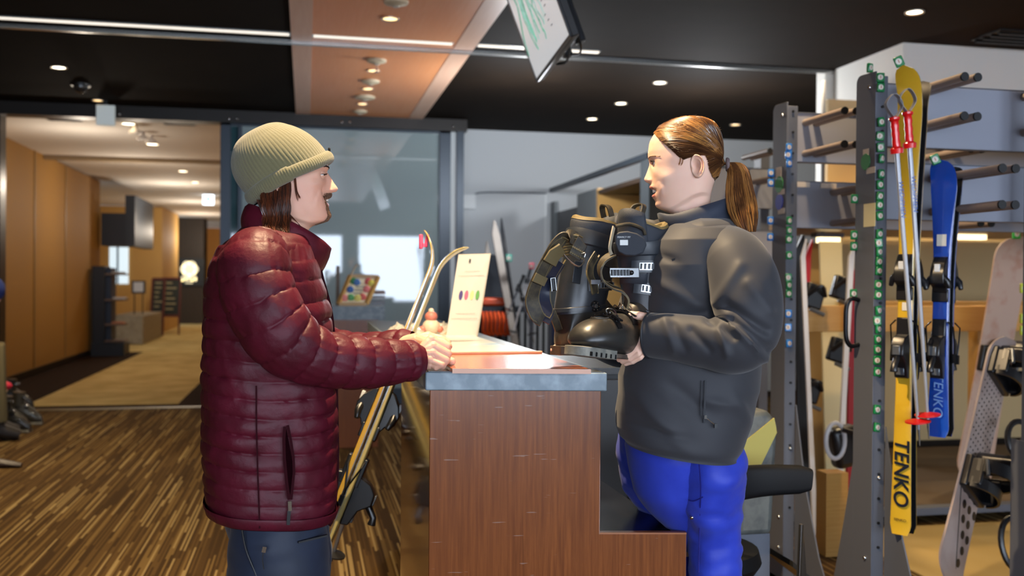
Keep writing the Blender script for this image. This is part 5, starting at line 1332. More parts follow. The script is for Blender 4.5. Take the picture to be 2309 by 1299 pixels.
for k in range(24):
    t=k/23; py=interp([0,.3,.6,1],[516,503,494,486],t); s_=math.cos(t*PI/2)**.8
    xl=interp([0,.5,1],[1502,1512,1524],t); xr=interp([0,.3,.6,1],[1676,1664,1648,1632],t); hw=.068+.068*s_; rg=[]
    for j in range(n):
        a=2*PI*j/n; c,s=math.cos(a),math.sin(a); p=FG((xl+xr)/2+(xr-xl)/2*c,py+18*max(0,-c)+16*s*s*(1-.4*t),hw*s); rg.append(p+Vector((0,0,.004*fold(p,9,7))))
    rr.append(rg)
jw.loft(rr,True,(False,False))
def sleeve_w(pts,radii,fl,m=150,n=84,seed=0):
    P_,Rr,L=resample(pts,radii,m)
    def fn(l,t,a,p):
        q=RM.transposed()@(p-CAM); x=IW/2+q.x/-q.z*FPX; y=IH/2-q.y/-q.z*FPX; e=.006*fold(p,seed,4)
        for a_,b_,wd_,am in fl:
            d,tt=segd((x,y),a_,b_); e+=am*math.exp(-(d/wd_)**2)
        return e
    return wrinkled(P_,Rr,n,fn,up=FG.f)
fl_=[((1600,720),(1655,760),10,-.010),((1560,745),(1600,790),9,-.006),((1640,690),(1730,745),11,-.012),((1650,720),(1735,790),10,-.010),((1690,640),(1735,700),14,.008),((1660,740),(1725,810),8,.008),((1520,735),(1545,790),9,-.004),((1620,735),(1640,800),9,.008),((1670,600),(1620,680),12,.006),((1500,725),(1520,790),9,.004)]
sl=sleeve_w([B(1635,570,-.08),B(1664,600,-.135),B(1684,665,-.175),B(1688,735,-.195),B(1660,775,-.205),B(1590,772,-.195),B(1520,762,-.175),B(1466,757,-.155)],[(.073,.073),(.084,.078),(.080,.080),(.080,.074),(.074,.066),(.060,.058),(.056,.052),(.054,.050)],fl_,seed=3)
jw.loft(sl,True,(True,False))
sl2=sleeve_w([B(1540,570,.09),B(1500,610,.16),B(1460,690,.22),B(1435,760,.21),B(1400,785,.16),B(1350,770,.09)],[(.07,.07),(.08,.08),(.078,.075),(.07,.068),(.055,.052),(.045,.042)],[],seed=8)
jw.loft(sl2,True,(True,False))
jacket_w=jw.build('jacket',m_soft,person_woman,smooth=75)
# cuff edge
f=MB(); last=sl[-1]; f.tube(last+[last[0]],.0028,6,caps=False); f.build('cuff_edge',m_softd,jacket_w)
# collar, open at the front with raised points
def cring_w():
    rings=[]; n=72
    for k in range(13):
        v=k/12; rg=[]
        for j in range(n+1):
            a=.22+(2*PI-.44)*j/n; c=math.cos(a); u=(1-c)/2
            tx=1490+(1648-1490)*u; ty=493-46*u**1.4 -10*math.exp(-((u)/.10)**2); bx=1508+(1658-1508)*u; by=556-52*u
            if u<.12: tx-= 6*(1-u/.12)
            rg.append((bx+(tx-bx)*v,by+(ty-by)*v,(.078+(.070-.078)*v+.006*math.sin(PI*v))*math.sin(a)*(1+.10*(1-u)),a,v))
        rings.append(rg)
    return rings
def shell_w(mb,F,rings,th):
    out=[];inn=[]
    for rg in rings:
        o=[];i_=[]
        for (x,y,w,a,v) in rg:
            d=(-F.r*math.cos(a)+F.f*math.sin(a)).normalized(); p=F(x,y,w); e=.003*fold(p,13,9)+.002*math.sin(v*9); o.append(p+d*(th/2+e)); i_.append(p-d*(th/2))
        out.append(o); inn.append(i_)
    mid=[(p+q)/2+Vector((0,0,th*.5)) for p,q in zip(out[-1],inn[-1])]; sheets=out+[mid]+inn[::-1]; mb.loft(sheets,False)
    for idx in (0,-1): col=[s[idx] for s in sheets]; mb.add(col,[tuple(range(len(col)))])
f=MB(); shell_w(f,FG,cring_w(),.005); col_w=f.build('collar',mat('collar_navy','2a3140',.6,sheen=.15,spec=.3,bump=(500,.12,.0006)),jacket_w,smooth=60)
# far lapel point sticking out to the left
f=MB(); A0=B(1452,493,.06); f.loft([[A0,A0+Vector((0,0,-.002))],[B(1475,497,.065),B(1476,520,.065)],[B(1500,490,.07),B(1500,540,.06)]],False); f.build('collar_lapel',m_soft,jacket_w).modifiers.new('s','SOLIDIFY').thickness=.003
def onw(px,py,lift=.002):
    lo,hi=PI,2*PI; best=None
    for k in range(0,181):
        a=PI+k*PI/180; x,w,c,s=wsurf(py,a)
        if best is None or abs(x-px)<best[0]: best=(abs(x-px),w,c,s)
    return FG(px,py,best[1])+(FG.r*best[2]+FG.f*best[3]).normalized()*lift
f=MB(); f.ribbon([onw(x,y,.004) for x,y in ((1588,842),(1587,870),(1586,900),(1585,930))],FG.r,.004,.004); f.build('pocket_zip',m_softd,jacket_w)
f=MB(); f.ribbon([onw(x,y,.001) for x,y in ((1580,842),(1579,880),(1579,915))],FG.r,.0015,.003); f.build('pocket_seam',m_softd,jacket_w)
p0=onw(1586,917,.008); f=MB(); f.box(p0,(.006,.005,.008)); f.tube([p0,onw(1596,926,.010),onw(1603,932,.010)],.0015,6); f.build('zip_puller',m_chrome,jacket_w); f=MB(); f.box(onw(1606,936,.010),(.007,.004,.010)); f.build('pull_tab',m_black,jacket_w)
f=MB(); f.ribbon([onw(x,y,-.003) for x,y in ((1516,588),(1535,583),(1554,578))],Vector((0,0,1)),.0015,.002); f.build('chest_seam',m_softd,jacket_w)
f=MB(); f.tube(spline([B(1547,510,-.088),B(1551,530,-.092),B(1550,545,-.095),B(1552,560,-.10)],4),.0018,6); f.build('collar_seam',m_softd,jacket_w)
# trousers ---------------------------------------------------------------
m_roy=nylon('royal_blue_nylon','3146c4','283ab0',.5,.1,(40,.3,.002))
tw=MB()
def legw(px,w,rx,seed,pt=None,wt=None,r0=.1):
    pt=pt or px; wt=w if wt is None else wt
    g=flg(px+4,w); P_,Rr,L=resample([B(pt-4,960,wt*.7),B(pt-2,1050,wt),B(px-4,1200,w),B(px,1299,w),g+Vector((0,0,.3)),g+Vector((0,0,.05))],[(r0*.8,r0*.8),(r0,.105),(rx,.09),(rx*.95,.085),(.085,.085),(.10,.095)],110)
    return wrinkled(P_,Rr,64,lambda l,t,a,p:.013*fold(p,seed,6)+.012*abs(noise.noise(Vector((p.x*11,p.y*11,p.z*26))))-.004,up=FG.r)
tw.loft(legw(1612,.05,.068,2,1606,-.005,.085)); tw.loft(legw(1566,.26,.074,6,1478,.22,.10))
h_,hr2,_=resample([B(1534,940,.05),B(1532,1000,.06),B(1540,1075,.08),B(1562,1150,.10),B(1580,1230,.12)],[(.12,.13),(.140,.15),(.132,.145),(.085,.11),(.04,.06)],40); tw.loft(wrinkled(h_,hr2,64,lambda l,t,a,p:.006*fold(p,4,6),up=FG.r))
trous_w=tw.build('trousers',m_roy,person_woman,smooth=75)
def onleg(px,py,d=.0): return FA(FG,px,py,interp([1040,1200,1300],[-.165,-.045,-.04],py)-d)
mseam=mat('blue_seam','1a2080',.5)
f=MB(); f.tube(spline([onleg(1576,1040),onleg(1580,1100),onleg(1578,1180),onleg(1575,1290)],5),.0016,6); f.build('outer_seam',mseam,trous_w)
f=MB(); f.tube(spline([onleg(1552,1128,-.02),onleg(1565,1130,-.01),onleg(1585,1121)],5),.0014,6); f.build('pocket_flap_seam',mseam,trous_w)
f=MB(); f.ball(onleg(1560,1167,-.012),.0055,12); f.build('snap_button',m_chrome,trous_w)
for px,w in LEGS:
    g=flg(px,w); f=MB(); rings=[]
    for k in range(12):
        u=k/11; x=.10-.27*u; hgt=.09*(1-u)**.6+.035; hw=.042*math.sin(PI*(.12+.76*u))**.5; c=g+FG.r*x
        rings.append([c+FG.f*hw*math.cos(a)+Vector((0,0,max(.0,hgt/2+hgt/2*math.sin(a)))) for a in [2*PI*j/16 for j in range(16)]])
    f.loft(rings); f.build('shoe',m_black,person_woman)
# ================================================================== SKI BOOTS HELD BY THE WOMAN
m_shell=mat('boot_shell_black','2b2a28',.36,spec=.6,var=(16,'57493a',.5,.78),bump=(45,.3,.0015))
m_cuffb=mat('boot_cuff_black','23282f',.34,spec=.6,var=(18,'2f3136',.45,.75),bump=(70,.12,.0008))
m_sole=mat('boot_sole_worn','6a6a64',.6,var=(40,'8d8a7e',.4,.7),bump=(120,.5,.0015))
m_soled=mat('boot_sole_dark','3a302a',.6,var=(30,'5a4a3c',.4,.7))
m_liner=mat('liner_fabric','2a2f38',.7,bump=(400,.4,.001)); m_linerg=mat('liner_gold','73643f',.6,bump=(700,.6,.001))
m_strap=mat('strap_black','2a261f',.55,bump=(600,.5,.0008),var=(60,'4a412e',.4,.7)); m_strapg=mat('strap_edge','64583a',.6)
m_buck=mat('buckle_metal','b9bdc0',.22,.95); m_buckd=mat('buckle_dark','2b2c2e',.3,.7)
def make_boot(label,O,fwd,up,S,variant):
    fwd=Vector(fwd).normalized(); up=Vector(up); up=(up-fwd*up.dot(fwd)).normalized(); lat=up.cross(fwd).normalized()   # lat = left of the boot
    if lat.dot(FG.f)>0: near=-1
    else: near=1
    Sz=.86
    def Q(x,y,z): return O+fwd*(x*S)+lat*(y*S)+up*(z*S*Sz)
    t=thing('ski_boot',label,'ski boot',O,'ski boots held over the counter')
    # lower shell
    st=[(-.004,.020,.045,.012),(.002,.013,.085,.030),(.012,.010,.150,.037),(.03,.008,.195,.0415),(.055,.008,.20,.043),(.08,.009,.195,.0435),(.105,.010,.168,.0445),(.13,.012,.138,.047),(.155,.014,.120,.0505),(.18,.015,.109,.053),(.205,.016,.103,.0535),(.23,.017,.097,.052),(.25,.018,.089,.048),(.265,.020,.079,.042),(.278,.024,.066,.033),(.286,.030,.052,.020),(.288,.038,.044,.006)]
    rings=[]
    ss=spline([Vector((a,b,c)) for a,b,c,d in st],4); ww=spline([Vector((a,d,0)) for a,b,c,d in st],4)
    for p,q in zip(ss,ww):
        x,z0,z1=p; hw=max(.003,q.y); rg=[]
        for j in range(48):
            a=2*PI*j/48; c,s=math.cos(a),math.sin(a); y=hw*math.copysign(abs(c)**.75,c); zz=(z0+z1)/2+(z1-z0)/2*math.copysign(abs(s)**(.8 if s>0 else .55),s); k=(zz-z0)/(z1-z0)
            y*=(1-.22*smoothstep(.45,1,k)) ; 
            if .10<x<.30: y*=1+.03*math.exp(-((k-.25)/.2)**2)
            e=.0022*noise.noise(Vector((x*22,y*22,zz*22+variant*5)))*0.6
            rg.append(Q(x,y+e,zz+e))
        rings.append(rg)
    f=MB().loft(rings); sh=f.build('lower_shell',m_shell,t,smooth=55)
    # welt ridge between the shell halves + toe box emblem
    f=MB(); f.tube([Q(x,near*hw*.985,z) for x,hw,z in ((.0,.03,.115),(.03,.0405,.108),(.07,.0425,.085),(.10,.044,.07),(.13,.0475,.07))],.0016*S,6); f.tube(spline([Q(.215,.02,.1005),Q(.235,.012,.096),Q(.24,0,.0955),Q(.235,-.012,.096),Q(.215,-.02,.1005),Q(.2,0,.1045),Q(.215,.02,.1005)],4),.0011,6); f.build('shell_ridge',m_shell,sh)
    # soles
    def soleb(x0,x1,w0,w1,z0,z1,m,nm):
        pts=[]; N=14
        for k in range(N+1): a=PI*k/N-PI/2; pts.append((x1-.03+ .03*math.cos(a)*(1),w1*math.sin(a)))
        pts+= [(x0+.01,w0),(x0,w0*.7),(x0,-w0*.7),(x0+.01,-w0)]
        MB().prism([Q(x,y,z0) for x,y in pts],up*(z1-z0)*S).build(nm,m,t,bevel=.0015)
    soleb(.185,.302,.037,.036,-.001,.019,m_sole,'toe_sole'); soleb(-.012,.085,.033,.034,-.004,.017,m_soled if variant==1 else m_sole,'heel_sole'); soleb(.07,.20,.028,.03,.004,.014,m_soled,'arch_plate')
    f=MB()
    for k in range(6): f.box(Q(.20+.016*k,near*.0362,.006),(.004*S,.004*S,.009*S),Matrix((fwd,lat,up)).transposed())
    f.build('tread_lugs',m_black,t)
    # cuff
    def cuffring(v,off=0,thick=0):
        z=.112+.20*v; cx=.050+.028*v+.012*v*v; rx=.062+.006*v+off; ry=.0475+.0065*v+off; rg=[]
        for j in range(56):
            a=2*PI*j/56; c,s=math.cos(a),math.sin(a); zz=z+(-.030*c*(v-.3)*(1) if v>.3 else 0)+(.010*c)*(1-v)-.02*(c>.2)*0
            rg.append(Q(cx+rx*math.copysign(abs(c)**.88,c),ry*math.copysign(abs(s)**.9,s),zz))
        return rg
    f=MB(); f.loft([cuffring(v) for v in [k/16 for k in range(17)]]+[cuffring(1,-.005),cuffring(.6,-.006)],True,(False,False)); cf=f.build('cuff',m_cuffb,t,smooth=55)
    f=MB(); f.loft([cuffring(.03,.0005),cuffring(.03,.0030),cuffring(.075,.0030),cuffring(.085,.0006)],True,(False,False)); f.build('cuff_hem',m_cuffb,cf)
    # spoiler band at the top with padding cells
    f=MB(); f.loft([cuffring(.84,.0008),cuffring(.86,.0045),cuffring(.98,.0055),cuffring(1.03,.0035),cuffring(1.03,-.004)],True,(False,False)); f.build('upper_band',mat('boot_band','2c3138',.4,bump=(60,.3,.001)),cf)
    # liner: padded collar and tongue
    def lring(v,off):
        z=.28+.10*v; cx=.076+.020*v; rg=[]
        for j in range(56):
            a=2*PI*j/56; c,s=math.cos(a),math.sin(a); rg.append(Q(cx+(.056+off)*c,(.043+off)*s,z+.022*max(0,-c)*v+.004*math.sin(3*a)))
        return rg
    f=MB(); f.loft([lring(0,0),lring(.3,.001),lring(.5,.004),lring(.62,.006),lring(.72,.004),lring(.76,-.002),lring(.72,-.009),lring(.5,-.012),lring(.1,-.014)],True,(False,True)); ln=f.build('liner',m_liner,t,smooth=60)
    f=MB(); f.loft([lring(.70,.0055),lring(.765,.003),lring(.785,-.003),lring(.74,-.0095),lring(.5,-.0125)],True,(False,False)); f.build('liner_lining',m_linerg,ln)
    tg=[]
    for k in range(9):
        v=k/8; z=.20+.19*v; x=.122+.020*v+(.010*v*v); hw=.030+.006*math.sin(PI*v)
        tg.append([Q(x+.004-.020*(abs(u)**2),hw*u,z-.012*abs(u)**2*v) for u in [q/5-1 for q in range(11)]])
    f=MB(); f.loft(tg,False); o=f.build('tongue',m_liner,t,smooth=60); o.modifiers.new('s','SOLIDIFY').thickness=.010*S
    f=MB(); f.ribbon(spline([Q(.125,-.016,.378),Q(.118,-.014,.402),Q(.112,0,.410),Q(.118,.014,.402),Q(.125,.016,.378)],5),fwd,.014*S,.003*S); f.build('pull_loop',m_strap,t)
    # buckles: two on the shoe, two on the cuff
    R3=Matrix((fwd,lat,up)).transposed()
    def wrap(x0,z0,tilt,rx,ry,a0,a1,n=12,off=.004):
        return [Q(x0+(rx+off)*math.cos(a),near*(ry+off)*math.sin(a),z0+tilt*math.cos(a)) for a in [a0+(a1-a0)*k/n for k in range(n+1)]]
    for (v,nm) in ((.36,'cuff_buckle'),(.70,'cuff_buckle')):
        z=.112+.20*v; cx=.050+.028*v+.012*v*v; rx=.062+.006*v; ry=.0475+.0065*v
        b=MB(); b.ribbon(wrap(cx,z,-.012 if v>.5 else .006,rx,ry,.25,1.9),up,.026*S,.0035*S); bo=b.build(nm,m_cuffb,t)
        if not(variant==1 and v>.5):
            b=MB(); b.ribbon(wrap(cx,z,-.012 if v>.5 else .006,rx,ry,.55,1.55,off=.0068),up,.017*S,.0018*S); b.build('ladder_plate',m_buck,bo,bevel=.0005)
            b=MB()
            for q in range(7):
                p=wrap(cx,z,-.012 if v>.5 else .006,rx,ry,.62+.13*q,.63+.13*q,1,off=.009)[0]; p2=wrap(cx,z,-.012 if v>.5 else .006,rx,ry,.62+.13*q,.63+.13*q,1,off=.0115)[0]; b.beam(p-up*.006*S,p+up*.006*S,.004*S,.004*S,up=(p2-p))
            b.build('ladder_teeth',m_buckd,bo)
    # shoe buckles across the instep
    for (x,z,hw) in ((.150,.1215,.044),(.205,.104,.047)):
        pts=[Q(x+.012*math.cos(a)*0,hw*math.cos(a)*1.02,z-.040+.044*math.sin(a)) for a in [PI*k/14 for k in range(15)]]
        b=MB(); b.ribbon(pts[1:10] if near>0 else pts[5:14],fwd,.016*S,.003*S); bo=b.build('shoe_buckle',m_buckd,t)
        b=MB()
        for k in range(3,12): b.box(pts[k]+up*.002,(.012*S,.004*S,.0045*S),R3)
        b.build('ladder_teeth',m_buckd,bo,bevel=.0006)
        # wire bail + lever
        c=pts[6 if near>0 else 8]; b=MB(); b.tube(spline([c,c+up*.012*S+fwd*.008*S,c+up*.014*S-lat*near*-.012*S,c+lat*near*.024*S+up*.002*S],4),.0014*S,6); b.tube(spline([c-fwd*.01*S,c+up*.010*S-fwd*.006*S,c+lat*near*.022*S-fwd*.008*S],4),.0014*S,6); b.build('wire_bail',m_buck,bo)
        b=MB(); b.beam(c+lat*near*.008*S+up*.004*S,c+lat*near*.036*S-up*.010*S,.014*S,.004*S,up=up); b.build('lever',m_buckd,bo,bevel=.001)
    # ankle pivot
    zc=Q(.062,near*.0485,.128); Rl=Matrix((fwd,up,lat*near)).transposed()
    b=MB(); b.lathe([(.001,.0035),(.006,.0035),(.0075,.0028),(.0125,.0028),(.0135,.0010),(.0145,0),(.0145,-.004)],zc,20,Rl*S if False else Rl); pv=b.build('ankle_pivot',m_buckd,t)
    b=MB(); b.lathe([(.001,.0050),(.0055,.0048),(.0062,.003)],zc,6,Rl); [b.ball(zc+Rl@Vector((.0098*math.cos(a),.0098*math.sin(a),.003)),.0017,8) for a in [PI/3*k for k in range(6)]]; b.build('pivot_bolt',m_buck,pv)
    # spine screw plate at the heel side
    b=MB(); c=Q(.012 if variant==1 else .03,near*.046,.215); b.box(c,(.022*S,.004*S,.05*S),R3@Matrix.Rotation(.12,3,'Y')); b.ball(c+up*.012*S+lat*near*.003,.004,10); b.build('spine_plate',m_cuffb,t,bevel=.001)
    # small square badge
    if variant==2:
        b=MB(); zz=Q(.075,near*.0520,.168); R_=R3; b.box(zz,(.016*S,.003*S,.016*S),R_); bd_=b.build('size_badge',mat('badge_white','cfd6d8',.4),t,bevel=.001)
        b=MB(); 
        for k in range(14): pass
        b.lathe([(.0035,0),(.0050,0),(.0050,.0008),(.0035,.0008)],zz+lat*near*.0017*S,16,Rl); b.build('badge_ring',m_black,bd_)
    return t,Q,near,fwd,lat,up
S2=1.08
H2=B(1480,824,-.03); T2=B(1294,800,-.29)
t2,Q2,nr2,f2,l2,u2=make_boot('front ski boot with scuffed toe, held by the hand at its heel',H2,T2-H2,(0,0,1),S2,2)
H1=B(1262,797,-.02); T1=B(1420,800,.12)
t1,Q1,nr1,f1,l1,u1=make_boot('rear ski boot with wide strap hanging open at left side',H1,T1-H1,Vector((0,0,1))-FG.r*.06,1.10,1)
# writing on the front tongue
tz=Q2(.158,-.0,.352); 
xa=-l2 if (-l2).dot(FG.r)>0 else l2; nz_=f2.cross(Vector((0,0,0))) if False else f2
upv=(u2+f2*.0).normalized(); xdir=xa.normalized(); zdir=xdir.cross(upv).normalized()
def on_near(Q,near,x,z,off=.0): return Q(x,near*.046+near*off,z)
# near-side tongue flap with the lettering (faces the camera)
c0=B(1405,543,-.205); fx=FG.r; 
mt=basis(fx,Vector((0,0,1)),-FG.f,c0)
fl=MB(); 
ring_o=[]
for (a,b) in ((1386,530),(1396,523),(1415,521),(1436,526),(1452,536),(1458,552),(1450,570),(1432,577),(1410,576),(1394,568),(1387,550)): ring_o.append(B(a,b,-.190))
fl.prism(ring_o,FG.f*.012); flo=fl.build('tongue_flap',m_liner,t2,bevel=.003)
text_mesh('lettering','PERFECT FIT',.0056,mat('ink_white','d8dcdc',.5),flo,basis(fx,Vector((0,0,1)),-FG.f,B(1407,535,-.1915)),extrude=.0003)
MB().prism([B(1398,541,-.1908),B(1416,541,-.1908),B(1416,553,-.1908),B(1398,553,-.1908)],-FG.f*.0008).build('size_label',mat('label_white','dfe2e0',.5),flo)
text_mesh('lettering','RENTAL',.0035,m_black,flo,basis(fx,Vector((0,0,1)),-FG.f,B(1407,547,-.1922)),extrude=.0001) if False else None
# straps -------------------------------------------------------------
def strap(name,pts,wdir,w,th,parent,edge=True,m=m_strap):
    sp=spline(pts,8); o=MB().ribbon(sp,wdir,w,th).build(name,m,parent,smooth=50)
    if edge:
        e=MB(); wd=Vector(wdir).normalized()
        for s_ in (-1,1): e.ribbon([p+wd*s_*w*.5 for p in sp],wdir,w*.05,th*1.4)
        e.build('strap_binding',m_strapg,o)
    return o
wv=(FG.f*.75+FG.r*-.35+Vector((0,0,.35))).normalized()
wv2=(FG.f*.55+FG.r*.72+Vector((0,0,.25))).normalized()
o=strap('power_strap',[B(1300,540,-.10),B(1280,532,-.11),B(1258,548,-.12),B(1240,578,-.125),B(1222,612,-.13),B(1205,650,-.13),B(1200,680,-.125),B(1211,712,-.12),B(1224,722,-.115)],wv2,.036,.0035,t1)
o=strap('power_strap',[B(1224,724,-.115),B(1232,705,-.10),B(1226,678,-.09),B(1228,650,-.085),B(1244,620,-.08),B(1262,590,-.075)],wv2,.036,.003,t1,m=mat('strap_inner','23283a',.25,spec=.7))
o=strap('tail_strap',[B(1243,702,-.07),B(1252,722,-.06),B(1260,745,-.055)],wv2,.02,.003,t1)
# gold stripe block on the strap and loop band
b=MB(); b.ribbon([B(1268,560,-.128),B(1250,574,-.132),B(1239,594,-.134)],wv2,.040,.006); b.build('strap_keeper',m_strapg,t1,bevel=.001)
b=MB(); b.ribbon(spline([B(1222,621,-.135),B(1213,640,-.136)],4),wv2,.038,.005); b.build('strap_keeper',m_strapg,t1,bevel=.001)
# ribbed patch and webbing slider on the left boot
b=MB()
for k in range(8): y=530+6.2*k; b.tube(spline([B(1265,y+4,-.085),B(1285,y,-.100),B(1305,y+3,-.102)],3),.0028,6)
b.build('ribbed_pad',m_strapg,t1)
b=MB(); c=[(1304,532),(1324,556),(1308,588),(1282,572)]; b.prism([B(x,y,-.108) for x,y in c],-FG.f*.006); wb=b.build('webbing',m_strap,t1,bevel=.001)
b=MB()
for r_ in range(2):
    for k in range(7): u=k/6; p=B(1292+26*u-5*r_,561+14*u+12*r_-4,-.116); b.ball(p,.0030,8,(1,.6,1))
b.build('stitching',m_strapg,wb)
b=MB(); L_=[(1272,574),(1285,588),(1305,601),(1316,592),(1318,580)]; b.tube(spline([B(x,y,-.118) for x,y in L_],5),.0018,8); b.tube(spline([B(1318,580,-.118),B(1320,571,-.118),B(1309,573,-.116)],4),.0016,8); b.build('wire_slider',m_buck,t1)
b=MB(); b.prism([B(1242,628,-.08),B(1252,626,-.08),B(1255,655,-.08),B(1245,657,-.08)],-FG.f*.012); b.build('heel_buckle',m_buckd,t1,bevel=.002)
b=MB(); b.tube([B(x,y,-.096) for x,y in ((1242,628),(1252,626),(1255,655),(1245,657),(1242,628))],.0014,6); b.build('buckle_frame',m_buck,t1)
# S-shaped strap on the front boot
wv3=(FG.f*.5+FG.r*-.2+Vector((0,0,.8))).normalized()
o=strap('power_strap',[B(1380,574,-.20),B(1362,586,-.215),B(1352,606,-.22),B(1358,630,-.225),B(1378,646,-.228),B(1402,656,-.228),B(1414,672,-.225),B(1410,692,-.22)],(FG.f*.85-FG.r*.3+Vector((0,0,.3))).normalized(),.030,.0032,t2)
o=strap('buckle_strap',[B(1345,575,-.15),B(1332,598,-.17),B(1330,620,-.18),B(1338,640,-.18),B(1342,662,-.175)],(FG.f*.8+FG.r*.4).normalized(),.026,.003,t2)
b=MB(); b.box(B(1343,636,-.20),(.022,.006,.010)); b.build('reflective_tab',mat('grey_tab','6d7076',.5),t2)
b=MB(); b.prism([B(1375,604,-.196),B(1441,604,-.150),B(1442,626,-.150),B(1376,626,-.196)],-FG.f*.004); bp_=b.build('buckle_plate',m_buck,t2,bevel=.001)
b=MB()
for k in range(6): u=.10+.11*k; a=B(1375,608,-.203).lerp(B(1441,608,-.157),u); b.beam(a,a-Vector((0,0,.014)),.0042,.004,up=FG.f)
b.ball(B(1424,615,-.170),.006,10); b.build('ladder_teeth',m_buckd,bp_)
b=MB(); b.ribbon(spline([B(1384,512,-.19),B(1379,535,-.20),B(1375,560,-.205),B(1380,576,-.20)],5),(FG.r*.3+FG.f*.9).normalized(),.012,.003); b.build('pull_tab',mat('tab_cream','a89c84',.6),t2)
b=MB(); b.tube(spline([B(1388,510,-.17),B(1420,505,-.16),B(1448,516,-.15),B(1455,530,-.15)],5),.0055,8,flat=.7); b.build('carry_loop',m_strap,t2)
b=MB(); b.prism([B(1486,580,-.10),B(1500,572,-.10),B(1510,610,-.10),B(1498,616,-.10)],-FG.f*.008); hb=b.build('hanging_buckle',m_buckd,t2,bevel=.001)
b=MB(); b.tube([B(x,y,-.115) for x,y in ((1484,580),(1494,574),(1506,618),(1497,622),(1484,580))],.0013,6); b.build('buckle_frame',m_buck,hb)
# ================================================================== SKI RACKS
m_rack=mat('rack_grey','5d616b',.5,.1); m_rackp=mat('rack_panel','8e919d',.5,.05); m_arm=mat('rack_arm','94867f',.35,.1); m_cap=mat('rubber_cap','0d0d0f',.5)
m_bolt=mat('bolt_steel','c4c4c4',.25,1.)
def cyl(mb,a,b,r,n=12): return mb.tube([a,b],r,n)
def rack_post(px,py,ztop,name_label,w=.055,d=.135,handle=False):
    p=PZ(px,py,ztop); x0,y0=p.x,p.y
    t=thing('ski_rack_post',name_label,'ski rack',(x0,y0,0))
    # side plate with rounded top, facing left
    prof=[(0,0),(0,ztop-.0)]; r=.03; pts=[(0,0),(0,ztop-.004)]
    for k in range(7): a=PI/2*k/6; pts.append((d-r+r*math.sin(a),ztop-r+r*math.cos(a)))
    pts.append((d,0))
    MB().prism([(x0,y0+a,b) for a,b in pts],(.006,0,0)).build('side_plate',m_rack,t,bevel=.001)
    f=MB(); f.bb(x0+.006,x0+w,y0+.002,y0+.05,0,ztop-.02); ch=f.build('channel',m_rack,t,bevel=.002)
    f=MB()
    for k in range(20):
        z=.35+.095*k; f.lathe([(.001,.0),(.006,.0),(.006,.004),(.001,.004)],(x0+w*.55,y0+.0015,z),10,Matrix.Rotation(PI/2,3,'X'))
    f.build('hole',m_black,ch)
    # flared feet plates front and rear
    def gus(sy,y_,reach,z1,nm):
        q=[(y_,z1),(y_+sy*reach*.30,z1-.42*z1),(y_+sy*reach*.72,.22*z1),(y_+sy*reach*.95,.08),(y_+sy*reach,0),(y_,0)]
        MB().prism([(x0+w,a,b) for a,b in q],(.006,0,0)).build(nm,m_rack,t,bevel=.001)
    gus(-1,y0,.30,.82,'front_foot'); 
    q=[(y0+d,.66),(y0+d+.06,.42),(y0+d+.14,.14),(y0+d+.17,0),(y0+d,0)]; MB().prism([(x0,a,b) for a,b in q],(.006,0,0)).build('rear_foot',m_rack,t,bevel=.001)
    f=MB(); f.bb(x0,x0+w+.006,y0-.30,y0+d+.17,0,.02); f.build('base_rail',m_rack,t)
    for z in (ztop-.06,.62,.30,.16):
        MB().ball((x0-.001 if z!=.62 else x0+w*.55,y0+.04 if z!=.62 else y0,z),.009,10).build('bolt',m_bolt,t)
    if handle:
        hz0,hz1=PX(1930,785,x0).z,PX(1930,668,x0).z; yy=y0+.10
        MB().tube(spline([(x0,yy,hz1-.015),(x0-.035,yy,hz1-.01),(x0-.055,yy,hz1-.04),(x0-.058,yy,(hz0+hz1)/2),(x0-.055,yy,hz0+.04),(x0-.035,yy,hz0+.01),(x0,yy,hz0+.015)],5),.009,12).build('handle',m_blackm,t)
    return t,x0,y0
ZT=2.2
tb,xB,yBk=rack_post(1975,158,ZT,'nearer tall grey rack post full of green clips, with black handle',handle=True)
ta,xA,yAk=rack_post(1775,228,ZT,'farther grey rack post with blue and green clips behind the woman')
def rail(name_label,x0,x1,y,z0,z1,posts=()):
    t=thing('rack_rail',name_label,'ski rack',(x0,y,z0))
    MB().bb(x0,x1,y,y+.05,z0,z1).build('rail_box',m_rackp,t,bevel=.003)
    MB().bb(x0,x1,y-.004,y+.054,z1,z1+.004).build('rail_lip',m_rack,t)
    return t
def arms(t,xs,z,y,L,r=.016,gap=.055):
    for x in xs:
        for k in (0,1):
            a=Vector((x+k*gap,y,z)); b=Vector((x+k*gap,y-L,z)); o=MB().tube([a,b],r,14).build('arm',m_arm,t); MB().tube([b+Vector((0,.002,0)),b-Vector((0,.006,0))],r*1.04,14).build('arm_cap',m_cap,o)
def zx(py,y,px=2000): return PY(px,py,y).z
yr=yBk+.085
z1,z0=zx(190,yr,2000),zx(330,yr,2000)
rB=rail('upper pale grey rail on nearer rack carrying the yellow skis',xB+.06,xB+3.2,yr,z0,z1)
X=lambda px,y: PY(px,628,y).x
ys_=yr; L1=.30
arms(rB,[X(2058,ys_),X(2058,ys_)+.50,X(2058,ys_)+1.0],zx(207,ys_,2060),ys_,L1); arms(rB,[X(2058,ys_),X(2058,ys_)+.50,X(2058,ys_)+1.0],zx(289,ys_,2060),ys_,L1)
z1,z0=zx(368,yr,2000),zx(495,yr,2000)
rB2=rail('lower pale grey rail on nearer rack carrying the blue skis',xB+.06,xB+3.2,yr,z0,z1)
xs=X(2100,ys_)
arms(rB2,[xs,xs+.62],zx(404,ys_,2100),ys_,.40); arms(rB2,[xs,xs+.62],zx(478,ys_,2100),ys_,.40)
yr2=yAk+.085
